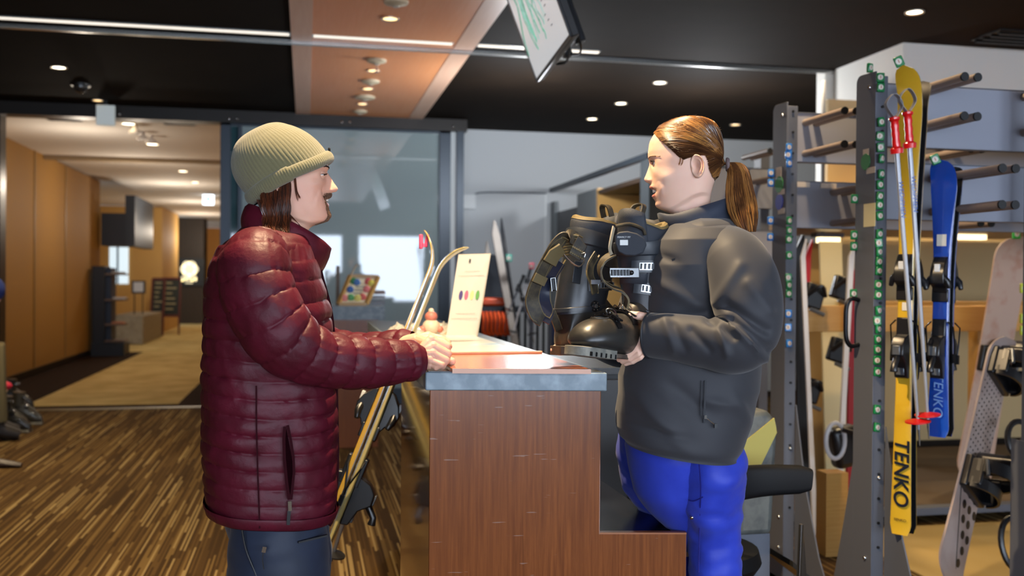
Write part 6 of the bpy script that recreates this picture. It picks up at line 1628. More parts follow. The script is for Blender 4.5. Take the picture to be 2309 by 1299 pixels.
rA=rail('upper grey rail on farther rack between the two posts',xA+.06,xB+2.6,yr2,zx(365,yr2,1800),zx(255,yr2,1800))
xs=X(1812,yr2); arms(rA,[xs,xs+.62,xs+1.24],zx(277,yr2,1812),yr2,.34); arms(rA,[xs,xs+.62,xs+1.24],zx(347,yr2,1812),yr2,.34)
rA2=rail('lower grey rail on farther rack between the two posts',xA+.06,xB+2.6,yr2,zx(514,yr2,1800),zx(410,yr2,1800))
xs=X(1876,yr2); arms(rA2,[xs,xs+.62],zx(434,yr2,1876),yr2,.22); arms(rA2,[xs,xs+.62],zx(504,yr2,1876),yr2,.22)
yc_=5.7
rC=rail('distant grey rail behind the ponytail of the woman',X(1560,yc_),X(1742,yc_),yc_,zx(470,yc_,1700),zx(380,yc_,1700))
arms(rC,[X(1675,yc_)],zx(356,yc_,1675),yc_,.35); arms(rC,[X(1690,yc_)],zx(412,yc_,1690),yc_,.3)
rC2=rail('distant lower rail beside the shoulder of the woman',X(1600,yc_),X(1742,yc_),yc_,zx(600,yc_,1700),zx(520,yc_,1700))
t=thing('ski_rack_post','distant grey rack post hidden mostly behind the woman','ski rack',(X(1742,yc_),yc_,0)); MB().bb(X(1742,yc_)-.06,X(1742,yc_),yc_+.055,yc_+.15,0,2.2).build('channel',m_rack,t); MB().bb(X(1742,yc_)-.06,X(1742,yc_),yc_-.2,yc_+.4,0,.03).build('base_rail',m_rack,t)
# ---- clips
m_green=mat('clip_green','0a7a40',.3,spec=.6,coat=.4); m_blue=mat('clip_blue','1f78cc',.3,coat=.4); m_neon=mat('clip_yellow','c9d83a',.3,coat=.4); m_disc=mat('clip_label','d8d4c8',.5); m_red=mat('clip_ink','b0412a',.5)
random.seed(3)
def clip(label,c,m,side=False,grp=None,sc=1.0,rz=0,roll=0):
    t=thing('number_clip',label,'clip',c,grp)
    R=Matrix.Rotation(rz,3,'Z')@Matrix.Rotation(roll,3,'Y')
    P=lambda x,y,z: Vector(c)+R@Vector((x*sc,y*sc,z*sc))
    MB().box(P(0,-.006,0),(.030*sc,.012*sc,.036*sc),R).build('jaw',m,t,bevel=.004)
    MB().box(P(.012,.006,0),(.008*sc,.022*sc,.030*sc),R).build('grip',m,t,bevel=.003)
    Rl=R@Matrix.Rotation(PI/2,3,'X'); d=MB().lathe([(.001,.0012),(.010*sc,.0012),(.0105*sc,0),(.001,0)],P(-.002,-.0125,0),14,Rl).build('label_disc',m_disc,t)
    MB().box(P(-.002,-.0145,0),(.0025*sc,.0008,.011*sc),R).build('numeral',m_red,d)
    return t
ORD='first second third fourth fifth sixth seventh eighth ninth tenth eleventh twelfth thirteenth fourteenth fifteenth sixteenth seventeenth eighteenth nineteenth twentieth twenty-first twenty-second twenty-third twenty-fourth twenty-fifth twenty-sixth twenty-seventh'.split()
grn=[176,198,276,308,333,358,393,417,443,463,487,528,548,568,590,611,642,665,700,723,742,765,788,812,838,923,963]
for i,y in enumerate(grn):
    x=1983 if y<400 else 1981-(y-400)*.014; p=PY(x,y,yBk); 
    clip('green number clip, %s from the top in the column on the nearer post'%ORD[i],(p.x,yBk-.004,p.z),m_green,grp='green clips down the nearer post',rz=random.uniform(-.5,.5),roll=random.uniform(-.15,.15))
clip('green clip standing on top edge of the nearer rack post',(xB,yBk+.05,ZT+.018),m_green,rz=.4)
for i,(y,l) in enumerate(((450,'beside the paper note'),(531,'upper of the two stacked ones below the note'),(556,'lower of the two stacked ones below the note'),(662,'just above the black handle'))):
    p=PY(1924,y,yBk+.12); clip('green clip, rear edge of nearer post, '+l,(xB-.012,yBk+.128,PX(1924,y,xB).z),m_green)
for i,(y,m,l) in enumerate(((333,m_blue,'blue clip topmost of three on farther post front'),(350,m_blue,'blue clip middle of three on farther post front'),(369,m_blue,'blue clip lowest of three on farther post front'),(498,m_green,'green clip at the lower rail on farther post'),(520,m_green,'green clip just under the lower rail on farther post'),(540,m_green,'green clip second under the lower rail on farther post'),(576,m_green,'single green clip midway on farther post front'),(626,m_green,'first of three low green clips on farther post'),(643,m_green,'second of three low green clips on farther post'),(662,m_green,'third of three low green clips on farther post'),(707,m_blue,'upper blue clip low on farther post front'),(738,m_blue,'middle blue clip low on farther post front'),(774,m_blue,'bottom blue clip low on farther post front'))):
    p=PY(1776,y,yAk); clip(l,(p.x,yAk-.004,p.z),m,rz=random.uniform(-.4,.4))
for y,l in ((392,'upper blue clip on rear edge of farther post by the round sticker'),(414,'blue clip on rear edge just below the upper one'),(498,'third blue clip on rear edge of farther post'),(535,'lowest blue clip on rear edge by the shoulder')):
    clip(l,(xA-.012,yAk+.135,PX(1737,y,xA).z),m_blue)
for y,l in ((650,'upper yellow clip at the right edge of photo by the beam'),(718,'middle yellow clip at right edge on the beam'),(745,'lower yellow clip at right edge on the beam')):
    p=PY(2306,y,4.2); clip(l,p,m_neon,sc=1.3)
# stickers on side plates
def sticker(label,px,py,xx,w,h,m,round_=False,name='sticker'):
    p=PX(px,py,xx); 
    if round_: f=MB().lathe([(.001,.002),(w,.002),(w*1.03,0),(.001,0)],(xx,p.y,p.z),20,Matrix.Rotation(-PI/2,3,'Y'))
    else: f=MB().bb(xx-.0015,xx,p.y-w,p.y+w,p.z-h,p.z+h)
    return tag(f.build(name,m),label,'sticker')
m_note=mat('note_cream','d8cda0',.6); m_lab=mat('label_beige','cdbfae',.6)
sticker('round green magnet on the side of the nearer rack post',1952,365,xB,.032,.02,mat('green_magnet','14803c',.4),True,'round_magnet')
sticker('small beige label above the round green magnet on nearer post',1953,343,xB,.020,.012,m_lab); sticker('small beige label below the round green magnet on nearer post',1964,384,xB,.030,.012,m_lab)
sticker('pale blank paper note taped to the nearer rack post',1961,485,xB,.040,.045,m_note)
sticker('round green magnet on the side of the farther rack post',1757,416,xA,.038,.02,MATS['green_magnet'],True,'round_magnet')
sticker('round blue magnet on the side of the farther rack post',1757,456,xA,.036,.02,mat('blue_magnet','1b35b0',.4),True,'round_magnet')
sticker('beige label above the green magnet on farther post',1756,392,xA,.026,.03,m_lab); sticker('beige label under the green magnet on farther post',1762,433,xA,.032,.012,m_lab); sticker('beige label under the blue magnet on farther post',1762,476,xA,.032,.013,m_lab)
for x,y,l in ((1808,416,'white label left on the lower rail of farther rack'),(1868,419,'small white label right on the lower rail of farther rack')):
    p=PY(x,y,yr2-.006); tag(MB().bb(p.x-.04,p.x+.04,yr2-.008,yr2-.005,p.z-.012,p.z+.012).build('label_strip',m_lab),l,'label')
# ---- yellow skis with red poles
m_yel=mat('ski_yellow','cfa62a',.28,coat=.5); m_ybase=mat('ski_base_black','0e0f12',.35); m_cream=mat('ski_side_cream','e8dd96',.35)
def hang(px0,py0,px1,py1,Y,yaw):
    """matrix for a ski with tail at (px1,py1) and tip at (px0,py0); yaw turns the width direction"""
    tip=PY(px0,py0,Y); tail=PY(px1,py1,Y); z=(tip-tail); L=z.length; z.normalize()
    x=Vector((math.cos(yaw),math.sin(yaw),0)); x=(x-z*x.dot(z)).normalized(); y=z.cross(x)
    return tail,L,x,y,z
Ys=yr-.20
tail,L,x,y,z=hang(2054,140,2030,1205,Ys,-.92)
if y.y<0: x=-x; y=z.cross(x)
sk1=make_ski('alpine_ski','yellow ski with dark lettering hanging front on from rack',L*1.0,basis(x,y,z,tail),m_yel,m_ybase,.17,bz=.46,wscale=.8,group='skis hanging on the nearer rack')
off=y*.030+x*.0
make_ski('alpine_ski','yellow ski hidden base to base behind the lettered yellow one',L*.985,basis(-x,-y,z,tail+off+Vector((.012,0,0))),m_yel,m_ybase,.17,bz=.46,wscale=.8,group='skis hanging on the nearer rack')
mt=basis(-z,x,Vector((0,0,0))-y,tail+z*.235-y*.0105+x*.0)
text_mesh('lettering','TENKO',.076,mat('ink_navy','141a26',.4),sk1,mt,extrude=.0004,bold=.0015,shear=.15)
text_mesh('lettering_small','TENKO',.014,MATS['ink_navy'],sk1,basis(x,z,-y,tail+z*.055-y*.0085),extrude=.0003)
m_bluek=mat('ski_blue','1546a8',.25,coat=.5)
Yb_=yr-.16
tail,L,x,y,z=hang(2130,352,2114,985,Yb_,-.92)
if y.y<0: x=-x; y=z.cross(x)
sk2=make_ski('alpine_ski','bright blue ski hanging front on beside the yellow pair',L,basis(x,y,z,tail),m_bluek,m_ybase,.13,bz=.42,wscale=.85,group='skis hanging on the nearer rack')
make_ski('alpine_ski','blue ski hidden base to base behind the front blue one',L*.99,basis(-x,-y,z,tail+y*.030+Vector((.012,0,0))),m_bluek,m_ybase,.13,bz=.42,wscale=.85,group='skis hanging on the nearer rack')
text_mesh('lettering','TENKO',.05,mat('ink_pale_blue','7fa6dc',.4),sk2,basis(-z,x,-y,tail+z*.16-y*.0105),extrude=.0004,shear=.15)
MB().box(tail+z*L*.70-y*.011,(.035,.002,.045),Matrix((x,y,z)).transposed()).build('ski_label',m_disc,sk2)
MB().box(sk1.location+(basis(x,y,z,tail).to_3x3()@Vector((0,0,0)))+z*.86-y*.0125,(.02,.002,.03),Matrix((x,y,z)).transposed()).build('ski_label',m_disc,sk1)
for px,py,Y_,l in ((2026,140,Ys-.03,'green clip biting the tip of the yellow ski'),(2108,360,Yb_-.03,'green clip biting the tip of the blue ski')):
    clip(l,PY(px,py,Y_),m_green,rz=-.4,roll=-.4,sc=1.1)
m_redg=mat('grip_red','e0191c',.25,coat=.5); m_shaft=mat('pole_silver','b9bcc4',.25,.6); m_strapgr=mat('strap_grey','8a8c92',.6)
Yp=yr-.33
for (a,b,tipx,tipy,l) in ((2016,262,2074,1005,'left silver pole with red grip hanging beside the yellow skis'),(2046,250,2095,990,'right silver pole with red grip in front of the yellow skis')):
    tp=PY(a,b,Yp); tt_=PY(tipx,tipy,Yp+.02); t=make_pole(l,tp,tt_,m_redg,m_shaft,mat('basket_red','c4161a',.4),strap=m_strapgr,group='silver poles with red grips',gl=.135)
    d=(tt_-tp).normalized(); xx=Vector((1,0,0)); xx=(xx-d*xx.dot(d)).normalized()
    text_mesh('lettering','MELIPOVE',.030,mat('ink_blue','2c4f9a',.4),t,basis(d,xx,d.cross(xx),tp+d*.28+d.cross(xx)*.0095),extrude=.0003,shear=.2) if False else text_mesh('lettering','WEDIPMEN',.026,mat('ink_blue','2c4f9a',.4),t,basis(d,-d.cross(Vector((0,-1,0))).normalized() if False else xx,d.cross(xx),tp+d*.30+d.cross(xx)*.0092),extrude=.0003,shear=.2)
# ================================================================== STORAGE BEHIND THE RACKS
m_pine=wood('pine_beam','b98a45','cfa25c','ad7f3c',.4,'X',.8,bumpy=.05)
yb5=5.35
zt_,zb_=PY(2000,690,yb5).z,PY(2000,748,yb5).z
tag(MB().bb(X(1790,yb5),7.0,yb5,yb5+.06,zb_,zt_).build('pine_beam',m_pine,bevel=.003),'long pine beam running behind the rack posts','beam')
tag(MB().bb(X(1990,yb5),7.0,yb5+.45,yb5+.5,zt_-.02,zt_+.02).build('pine_batten',m_pine,bevel=.002),'thin pine batten behind the long beam','beam')
t=thing('beam_trestle','wooden trestle frame carrying the long pine beam','trestle',(5.6,yb5,0))
for xx in (4.15,6.2): MB().bb(xx,xx+.09,yb5+.065,yb5+.155,0,zt_).build('leg',m_pine,t)
yp_=4.95
t=thing('floor_platform','low dark steel platform rail on the floor behind racks','platform',(X(1800,yp_),yp_,0))
MB().bb(X(1700,yp_),7.0,yp_,yp_+.08,.05,PY(2000,1150,yp_).z).build('platform_rail',m_rack,t,bevel=.003)
MB().bb(X(1700,yp_),7.0,yp_+.08,sy-.1,PY(2000,1150,yp_).z-.04,PY(2000,1150,yp_).z-.01).build('platform_deck',mat('deck_dark','4b3a26',.6),t)
for xx in (X(1720,yp_),X(1900,yp_)+.3,5.6,6.6): MB().bb(xx,xx+.05,yp_+.02,yp_+.07,0,.05).build('foot',m_rack,t)
# ribbed rubber mat on floor at right
def matmat():
    m=mat('ribbed_mat','a98f55',.9,bump=(200,.5,.003)); return m
tag(MB().bb(X(2020,4.3),5.6,3.3,yp_-.05,.001,.008).build('ribbed_mat',matmat()),'pale ribbed floor mat under the hanging skis','mat')
tag(MB().bb(X(1868,yp_-.5),X(1868,yp_-.5)+.12,yp_-.5,yp_-.4,0,.42).build('wood_block',m_pine),'short pale wood upright standing behind the nearer post','block')
# strip lamps under storage ceiling
for (a,b,y_,l,Y__) in ((2140,2225,533,'long glowing strip lamp in the storage bay',6.3),(1850,1895,541,'short glowing strip lamp seen between the rack posts',6.3)):
    p0=PY(a,y_,Y__); p1=PY(b,y_,Y__); t=thing('strip_lamp',l,'lamp',p0); MB().bb(p0.x,p1.x,Y__,Y__+.06,p0.z-.02,p0.z+.02).build('tube',mat('strip_glow','fff0c8',.4,emit=('ffe7b0',3)),t); MB().bb(p0.x-.03,p1.x+.03,Y__,Y__+.08,p0.z+.02,p0.z+.05).build('housing',m_rack,t)
    MB().bb(p0.x+.02,p0.x+.04,Y__+.02,Y__+.04,p0.z+.05,bz).build('hanger',m_rack,t)
# shelf deck above the storage bay
zsh=PY(2100,520,5.9).z
tag(MB().bb(X(1800,5.9),7.2,5.9,6.9,zsh,zsh+.04).build('overhead_shelf',m_pine),'overhead wooden shelf board in the storage bay','shelf')
# standing gear between the posts
m_wh=mat('ski_white','cfcfd2',.35); m_rd=mat('ski_red','a3161c',.35); m_bk=mat('ski_black','15161a',.35)
def stand_board(label,px0,py0,px1,py1,Y,w,th,m,name='stored_ski',lean=.25,tip=True):
    a=PY(px0,py0,Y); b=PY(px1,py1,Y-lean); b=a+(b-a)*((a.z-.012)/max(.1,a.z-b.z)); d=(a-b).normalized(); f=MB(); rings=[]; N=16
    wd=Vector((1,0,0)); 
    for k in range(N+1):
        u=k/N; p=b.lerp(a,u); ww=w*(1 if not tip else (.84+.16*abs(2*u-1)))*(math.sqrt(max(.02,1-((u-.93)/.07)**2)) if u>.93 and tip else 1); p=p+Vector((0,-.05*max(0,(u-.92)/.08)**2,0)) if tip else p
        rings.append([p+wd*ww/2+Vector((0,-th/2,0)),p-wd*ww/2+Vector((0,-th/2,0)),p-wd*ww/2+Vector((0,th/2,0)),p+wd*ww/2+Vector((0,th/2,0))])
    f.loft(rings); return tag(f.build(name,m,bevel=.002),label,'ski' if 'ski' in name else 'board')
ski_dk=stand_board('dark ski with white edge standing just right of the farther post',1801,530,1812,1100,5.2,.07,.02,m_bk)
stand_board('slim white pole-like ski standing beside the farther post',1808,540,1822,850,5.12,.03,.015,m_wh,lean=.15)
ski_red=stand_board('red edged black ski standing between the two posts',1822,540,1806,1120,5.6,.04,.02,m_rd,lean=.1)
ski_wh=stand_board('white ski leaning just left of the black handle',1921,540,1902,900,5.15,.035,.02,m_wh,lean=.1)
stand_board('dark red ski standing left of the nearer post low down',1925,600,1920,1170,5.3,.08,.02,m_rd,lean=.05)
stand_board('pale upright board lit from above between the posts',1872,545,1884,1000,5.9,.16,.02,mat('pale_board','dccb98',.5),'pale_board',0.0,False)
stand_board('tall tan cupboard side panel behind the standing skis',1848,548,1852,1040,6.1,.22,.03,mat('tan_panel','b29562',.6),'tan_panel',0.0,False)
MB_=MB(); p0=PY(1812,548,6.6); p1=PY(1846,1060,6.6); tag(MB_.bb(p0.x,p1.x,6.6,6.7,0,p0.z).build('brown_cupboard',mat('brown_panel','3a2314',.6)),'dark brown cupboard front behind the standing red ski','cupboard')
def binding_blob(t,px,py,Y,s=.10):
    c=PY(px,py,Y); f=MB(); f.box(c,(s,.05,s*1.2),Matrix.Rotation(.3,3,'Y')); t=f.build('binding',m_bind,t,bevel=.012); f=MB(); f.tube(spline([c+Vector((-s*.5,-.03,0)),c+Vector((0,-.09,s*.5)),c+Vector((s*.5,-.03,0))],6),.012,8); f.build('strap',m_bind,t); MB().tube([c+Vector((-s*.4,-.05,-s*.6)),c+Vector((s*.3,-.06,-s*.9))],.012,8).build('lever',m_bindg,t); return t
for x,y,l in ((1834,668,ski_red),(1896,650,ski_wh),(1890,790,ski_wh),(1826,880,ski_dk)):
    binding_blob(l,x,y,5.25 if y!=650 else 5.5,.12)
# snowboard binding with white ring
c=PY(1886,990,4.75); t=thing('snowboard_binding','black snowboard binding with white highback ring between posts','binding',c)
f=MB(); f.tube([c+Vector((-.035+.055*math.cos(a),-.05,.095*math.sin(a))) for a in [2*PI*k/20 for k in range(21)]],.012,8,caps=False); f.build('highback_ring',m_wh,t)
f=MB(); f.box(c+Vector((.05,0,-.04)),(.16,.10,.22),Matrix.Rotation(-.2,3,'Y')); f.build('base',m_bind,t,bevel=.03,seg=3); f=MB(); f.tube(spline([c+Vector((.0,-.06,.06)),c+Vector((.08,-.12,.03)),c+Vector((.14,-.05,-.05))],6),.014,8); f.build('strap',m_bind,t)
# ---- polka dot snowboard
def snowboard(label,pa,pb,Ya,Yb,w,top_mat,yaw,extra=None,L=None):
    a=PY(pa[0],pa[1],Ya); b=PY(pb[0],pb[1],Yb); z=(a-b); Ln=z.length if L is None else L; z.normalize(); x=Vector((math.cos(yaw),math.sin(yaw),0)); x=(x-z*x.dot(z)).normalized(); y=z.cross(x)
    if y.y<0: x=-x; y=z.cross(x)
    O=a-z*Ln; t=thing('snowboard',label,'snowboard',O); f=MB(); rings=[]; N=48
    for k in range(N+1):
        u=k/N; s=u*Ln; e=min(s,Ln-s); r=.13; hw=w/2*(1-.12*math.sin(PI*u)) 
        if e<r: hw*=math.sqrt(max(.0004,1-((r-e)/r)**2.2))
        lift=-.05*max(0,(.16-e)/.16)**2; p=O+z*s+y*lift
        rings.append([p-x*hw-y*.005,p-x*hw*.5-y*.0055,p-y*.006,p+x*hw*.5-y*.0055,p+x*hw-y*.005,p+x*hw+y*.004,p-x*hw+y*.004])
    f.loft(rings); o=f.build('deck',top_mat,t); 
    return t,O,x,y,z,Ln
def dotmat():
    m=mat('dotted_deck','c9b9b4',.35); nt=m.node_tree; b=nt.nodes['Principled BSDF']; L=nt.links.new
    return m
m_deck=mat('deck_pinkish','9c8880',.4,var=(6,'ab9a93',.4,.6),coat=.2)
pol=snowboard('black dotted pale snowboard leaning with black bindings at right',(2262,770),(2128,1340),3.95,3.55,.27,m_deck,.55)
t,O,x,y,z,Ln=pol
f=MB(); R=Matrix((x,z,-y)).transposed()
import itertools
for i in range(34):
    for j in range(-4,5):
        s=Ln-.12-.030*i; u=j*.030+(.015 if i%2 else 0)
        if abs(u)>.115 or s<.52: continue
        f.lathe([(.0045,.0066),(.0045,.0074),(.0005,.0074)],O+z*s+x*u,8,R)
for i,(s,u) in enumerate(((.46,-.05),(.46,.01),(.46,.07),(.40,-.02),(.40,.04),(.40,.10),(.34,0),(.34,.06),(.28,.03),(.28,.085),(.22,.06),(.16,.05))):
    f.lathe([(.019,.0066),(.019,.0074),(.0005,.0074)],O+z*s+x*u,18,R)
o=f.build('dots',m_bk,t); o['kind']='stuff'
f=MB(); f.beam(O+z*.50-x*.11-y*.0065,O+z*.06+x*.07-y*.0065,.005,.002,up=y); f.build('deck_line',m_bk,t)
def sb_binding(t,c,x,y,z,s=1.0):
    R3=Matrix((x,y,z)).transposed(); b=MB(); b.box(c-y*.02,(.20*s,.03*s,.13*s),R3); b.box(c-y*.05+x*.085*s,(.016*s,.07*s,.11*s),R3); b.box(c-y*.05-x*.085*s,(.016*s,.07*s,.11*s),R3); o=b.build('binding_base',m_bind,t,bevel=.010,seg=3)
    b=MB(); pts=[c-y*(.05+.11*math.sin(a))*s+x*(.09*math.cos(a))*s+z*.03 for a in [PI*k/12 for k in range(13)]]; b.ribbon(pts,z,.05*s,.010); b.build('ankle_strap',m_bind,o)
    b=MB(); pts=[c-y*(.04+.07*math.sin(a))*s+x*(.09*math.cos(a))*s-z*.05 for a in [PI*k/12 for k in range(13)]]; b.ribbon(pts,z,.04*s,.010); b.build('toe_strap',m_bind,o)
    b=MB(); rr=[]
    for k in range(9):
        v=k/8; rr.append([c-y*(.03+.19*v)*s+x*((.07-.012*v)*math.cos(a))*s+z*(.06+.05*math.sin(a))*s for a in [PI*q/10 for q in range(11)]])
    b.loft(rr,False); h=b.build('highback',m_bind,o); h.modifiers.new('s','SOLIDIFY').thickness=.008
    b=MB(); b.tube([c-y*.085*s-x*.10*s+z*.05,c-y*.10*s-x*.10*s-z*.02],.008,8); b.build('buckle',m_bindg,o)
sb_binding(t,O+z*.52-x*.0,x,y,z,1.15); sb_binding(t,O+z*(Ln-.16),x,y,z,1.1)
sb2=snowboard('pinkish beige snowboard standing on the pine beam at right edge',(2290,535),(2262,690),5.1,5.1,.27,mat('deck_beige','b39a8c',.45,var=(14,'a8806f',.5,.75)),.1,L=1.5)
clip('green clip on the tip of the pinkish beige snowboard',PY(2289,528,5.05),mat('clip_lime','1f9a2a',.3),sc=1.6)
sb_binding(sb2[0],sb2[1]+sb2[4]*(sb2[5]-.75),sb2[2],sb2[3],sb2[4],1.2)
# ring binding at the right edge
for (px,py,l) in ((2300,995,'round black snowboard binding highback at the right edge'),(2285,1225,'lower round black binding highback at bottom right')):
    c=PY(px,py,3.7); t=thing('snowboard_binding',l,'binding',c); f=MB(); f.tube([c+Vector((.075*math.cos(a),-.02+.03*math.sin(a),(.085 if py<1100 else .11)*math.sin(a))) for a in [2*PI*k/24 for k in range(25)]],.013,8,caps=False); f.build('highback_ring',m_bind,t); MB().box(c+Vector((.09,.0,-.05)),(.14,.09,.12)).build('base',m_bind,t,bevel=.02)
    MB().bb(c.x+.16,c.x+.165,c.y+.02,c.y+.28,0,c.z+.4).build('board_edge',m_deck,t) if False else None
# dark rack foot at bottom right corner
p0=PZ(2240,1500,0)
q=PY(2309,1110,3.35); t=thing('ski_rack_post','dark flared rack foot cut by the bottom right corner','ski rack',(q.x,3.35,0)); MB().prism([(q.x+.02,3.35-.25,0),(q.x+.02,3.35-.1,.45),(q.x+.02,3.35,.75),(q.x+.02,3.35+.1,.75),(q.x+.02,3.35+.1,0)],(.006,0,0)).build('side_plate',m_rack,t); MB().bb(q.x+.026,q.x+.08,3.35,3.40,0,2.2).build('channel',m_rack,t)
# ================================================================== CHAIR AND LOOSE THINGS BEHIND THE WOMAN
yc2=2.75
c=PY(1740,1095,yc2); t=thing('desk_chair','black padded chair back jutting out behind the blue trousers','chair',(c.x,yc2,0))
a0=PY(1600,1062,yc2); a1=PY(1828,1050,yc2); b0_=PY(1600,1150,yc2); b1_=PY(1822,1112,yc2)
f=MB(); rings=[]
for k in range(13):
    u=k/12; tp=a0.lerp(a1,u); bt=b0_.lerp(b1_,u); cy=.05*math.sin(PI*u); hh=(tp-bt)/2; m_=(tp+bt)/2+Vector((0,cy,0)); sc_=1 if k not in (0,12) else .8
    rings.append([m_+hh*sc_*math.copysign(abs(math.sin(a))**.5,math.sin(a))+Vector((0,.022*math.copysign(abs(math.cos(a))**.6,math.cos(a)),0)) for a in [2*PI*q/20 for q in range(20)]])
f.loft(rings); f.build('backrest',mat('black_vinyl','090a0d',.6,spec=.25),t,smooth=60)
cx=c.x-.12
MB().tube([(cx,yc2+.06,PY(1700,1110,yc2).z),(cx,yc2+.14,.62),(cx,yc2+.10,.50)],.014,10).build('back_support',m_blackm,t)
MB().lathe([(.001,.44),(.19,.44),(.21,.47),(.2,.51),(.001,.52)],(cx-.02,yc2+.25,0),28).build('seat',MATS['black_vinyl'],t)
MB().tube([(cx-.02,yc2+.25,.44),(cx-.02,yc2+.25,.07)],.022,12).build('gas_column',m_blackm,t)
for k in range(5):
    a=2*PI*k/5; MB().tube([(cx-.02,yc2+.25,.08),(cx-.02+.24*math.cos(a),yc2+.25+.24*math.sin(a),.05)],[.018,.012],8).build('leg',m_blackm,t)
    MB().ball((cx-.02+.24*math.cos(a),yc2+.25+.24*math.sin(a),.025),.025,10).build('caster',m_black,t)
p=PY(1716,990,3.0); t=thing('boot_bag','grey and yellow upright bag standing behind the woman','bag',(p.x,3.05,0))
A_=PY(1678,925,3.05); Bq=PY(1757,935,3.05); zb=PY(1716,1075,3.05).z
f=MB(); f.prism([(A_.x-.02,3.05,.52),(Bq.x-.02,3.05,.52),(Bq.x,3.05,Bq.z-.03),(Bq.x-.04,3.05,A_.z),(A_.x,3.05,A_.z-.01)],(0,.16,0)); f.build('body',mat('bag_grey','5d605c',.5,var=(30,'474a48',.4,.7)),t,bevel=.02,seg=3)
f=MB(); f.prism([(A_.x-.02,3.045,zb),(A_.x+.04,3.045,zb),(Bq.x-.01,3.045,Bq.z-.06),(Bq.x-.02,3.045,Bq.z-.01),(A_.x,3.045,zb+.12)],(0,.006,0)); f.build('yellow_panel',mat('bag_yellow','a39a48',.5),t)
MB().bb(A_.x-.02,Bq.x-.02,3.07,3.19,.0,.52).build('stand',m_rack,t)
# dark pointed board tip rising in the foreground
Yq=2.95; a=PY(1816,1182,Yq); f=MB(); rings=[]
for k in range(20):
    u=k/19; z=a.z-u*(a.z-.02); hw=.003+.055*min(1,u*3.2)**.8; rings.append([(a.x-.012-.02*u+.0,Yq-.01,z),(a.x-.012-.02*u+hw*.9,Yq+hw*.9,z),(a.x-.012-.02*u+hw*.95,Yq+hw*.9+.012,z),(a.x-.022-.02*u,Yq+.004,z)])
t=thing('upright_ski','dark pointed ski end standing upright at bottom right','ski',(a.x,Yq,0)); f.loft(rings); f.build('blade',mat('dark_laminate','2c2a26',.3,coat=.3),t)
f=MB(); f.tube([(a.x-.017-.02*k/9,Yq-.004,a.z-k/9*(a.z-.02)) for k in range(10)],.003,6); f.build('metal_edge',m_steel,t)
t=thing('curved_board','dark curved board lying beside the upright ski end','board',(a.x+.1,Yq+.1,0)); f=MB(); rings=[]
for k in range(14): u=k/13; xx=a.x+.02+.75*u; zz=.30*(1-u)**2.2+.12; rings.append([(xx,Yq+.12,zz),(xx,Yq+.34,zz),(xx,Yq+.34,zz-.02),(xx,Yq+.12,zz-.02)])
f.loft(rings); f.build('deck',MATS['dark_laminate'],t); MB().bb(a.x+.2,a.x+.5,Yq+.15,Yq+.3,0,.11).build('support',m_rack,t)
# ================================================================== FAR STORE BEHIND THE COUNTER
XCB=2.87
yA_,yB_=PX(1460,628,XCB).y,YB
zr=PX(1440,365,XCB).z
t=thing('locker_row','row of grey open lockers with wood backs along far side','lockers',(XCB,8,0))
yy=lambda px: PX(px,628,XCB).y
MB().bb(XCB,XCB+.6,yy(1300),YB-.02,0,zr-.0).build('locker_panel',m_frame,t) if False else None
for (pa,pb,nm,m_) in ((1300,1342,'locker_panel',mat('locker_grey','6d7478',.5)),(1232,1250,'locker_panel',MATS['locker_grey'])):
    MB().bb(XCB,XCB+.04,yy(pb),yy(pa),0,zr-.12).build(nm,m_,t)
MB().bb(XCB,XCB+.7,yy(1462),yy(1442),0,zr).build('end_column',mat('locker_dark','3c4246',.5),t)
MB().bb(XCB-.02,XCB+.03,yy(1462),YB-.01,zr,zr+.05).build('top_rail',m_frame,t)
MB().bb(XCB+.5,XCB+.54,yy(1460),YB-.02,0,zr-.12).build('back_panel',mat('locker_wood','a38450',.5),t)
for z in (zr-.16,zr-.55,1.55,1.1,.5): MB().bb(XCB+.005,XCB+.5,yy(1440),yy(1345),z-.02,z+.02).build('shelf',mat('locker_shelf','3b2a1c',.5),t)
MB().bb(XCB,XCB+.5,yy(1345)-.02,yy(1345)+.02,0,zr-.12).build('divider',MATS['pale_frame'],t)
MB().bb(XCB+.02,XCB+.4,yy(1296),yy(1252),0,zr-.25).build('tall_cabinet',m_black,t)
for k in range(3): MB().bb(XCB+.0,XCB+.02,yy(1293),yy(1258),1.55-.33*k,1.80-.33*k).build('drawer_front',mat('drawer_grey','8b9298',.5),t)
# router box + cable on back wall
p=PY(1055,455,YB); t=thing('wall_box','small white box on back wall with thin grey cable','box',p)
MB().bb(p.x-.09,p.x+.09,YB-.05,YB,p.z-.09,p.z+.09).build('housing',mat('white_plastic','d8dcde',.4),t,bevel=.008)
MB().tube(spline([p+Vector((.08,-.02,0)),PY(1075,436,YB-.02),PY(1150,434,YB-.02),PY(1232,436,YB-.02)],6),.008,6).build('cable',m_frame,t)
struct('trim_wall_seam',MB().bb(PY(1229,600,YB).x-.012,PY(1229,600,YB).x+.012,YB-.012,YB,0,PY(1229,437,YB).z),mat('pale_trim','dfe3e4',.5))
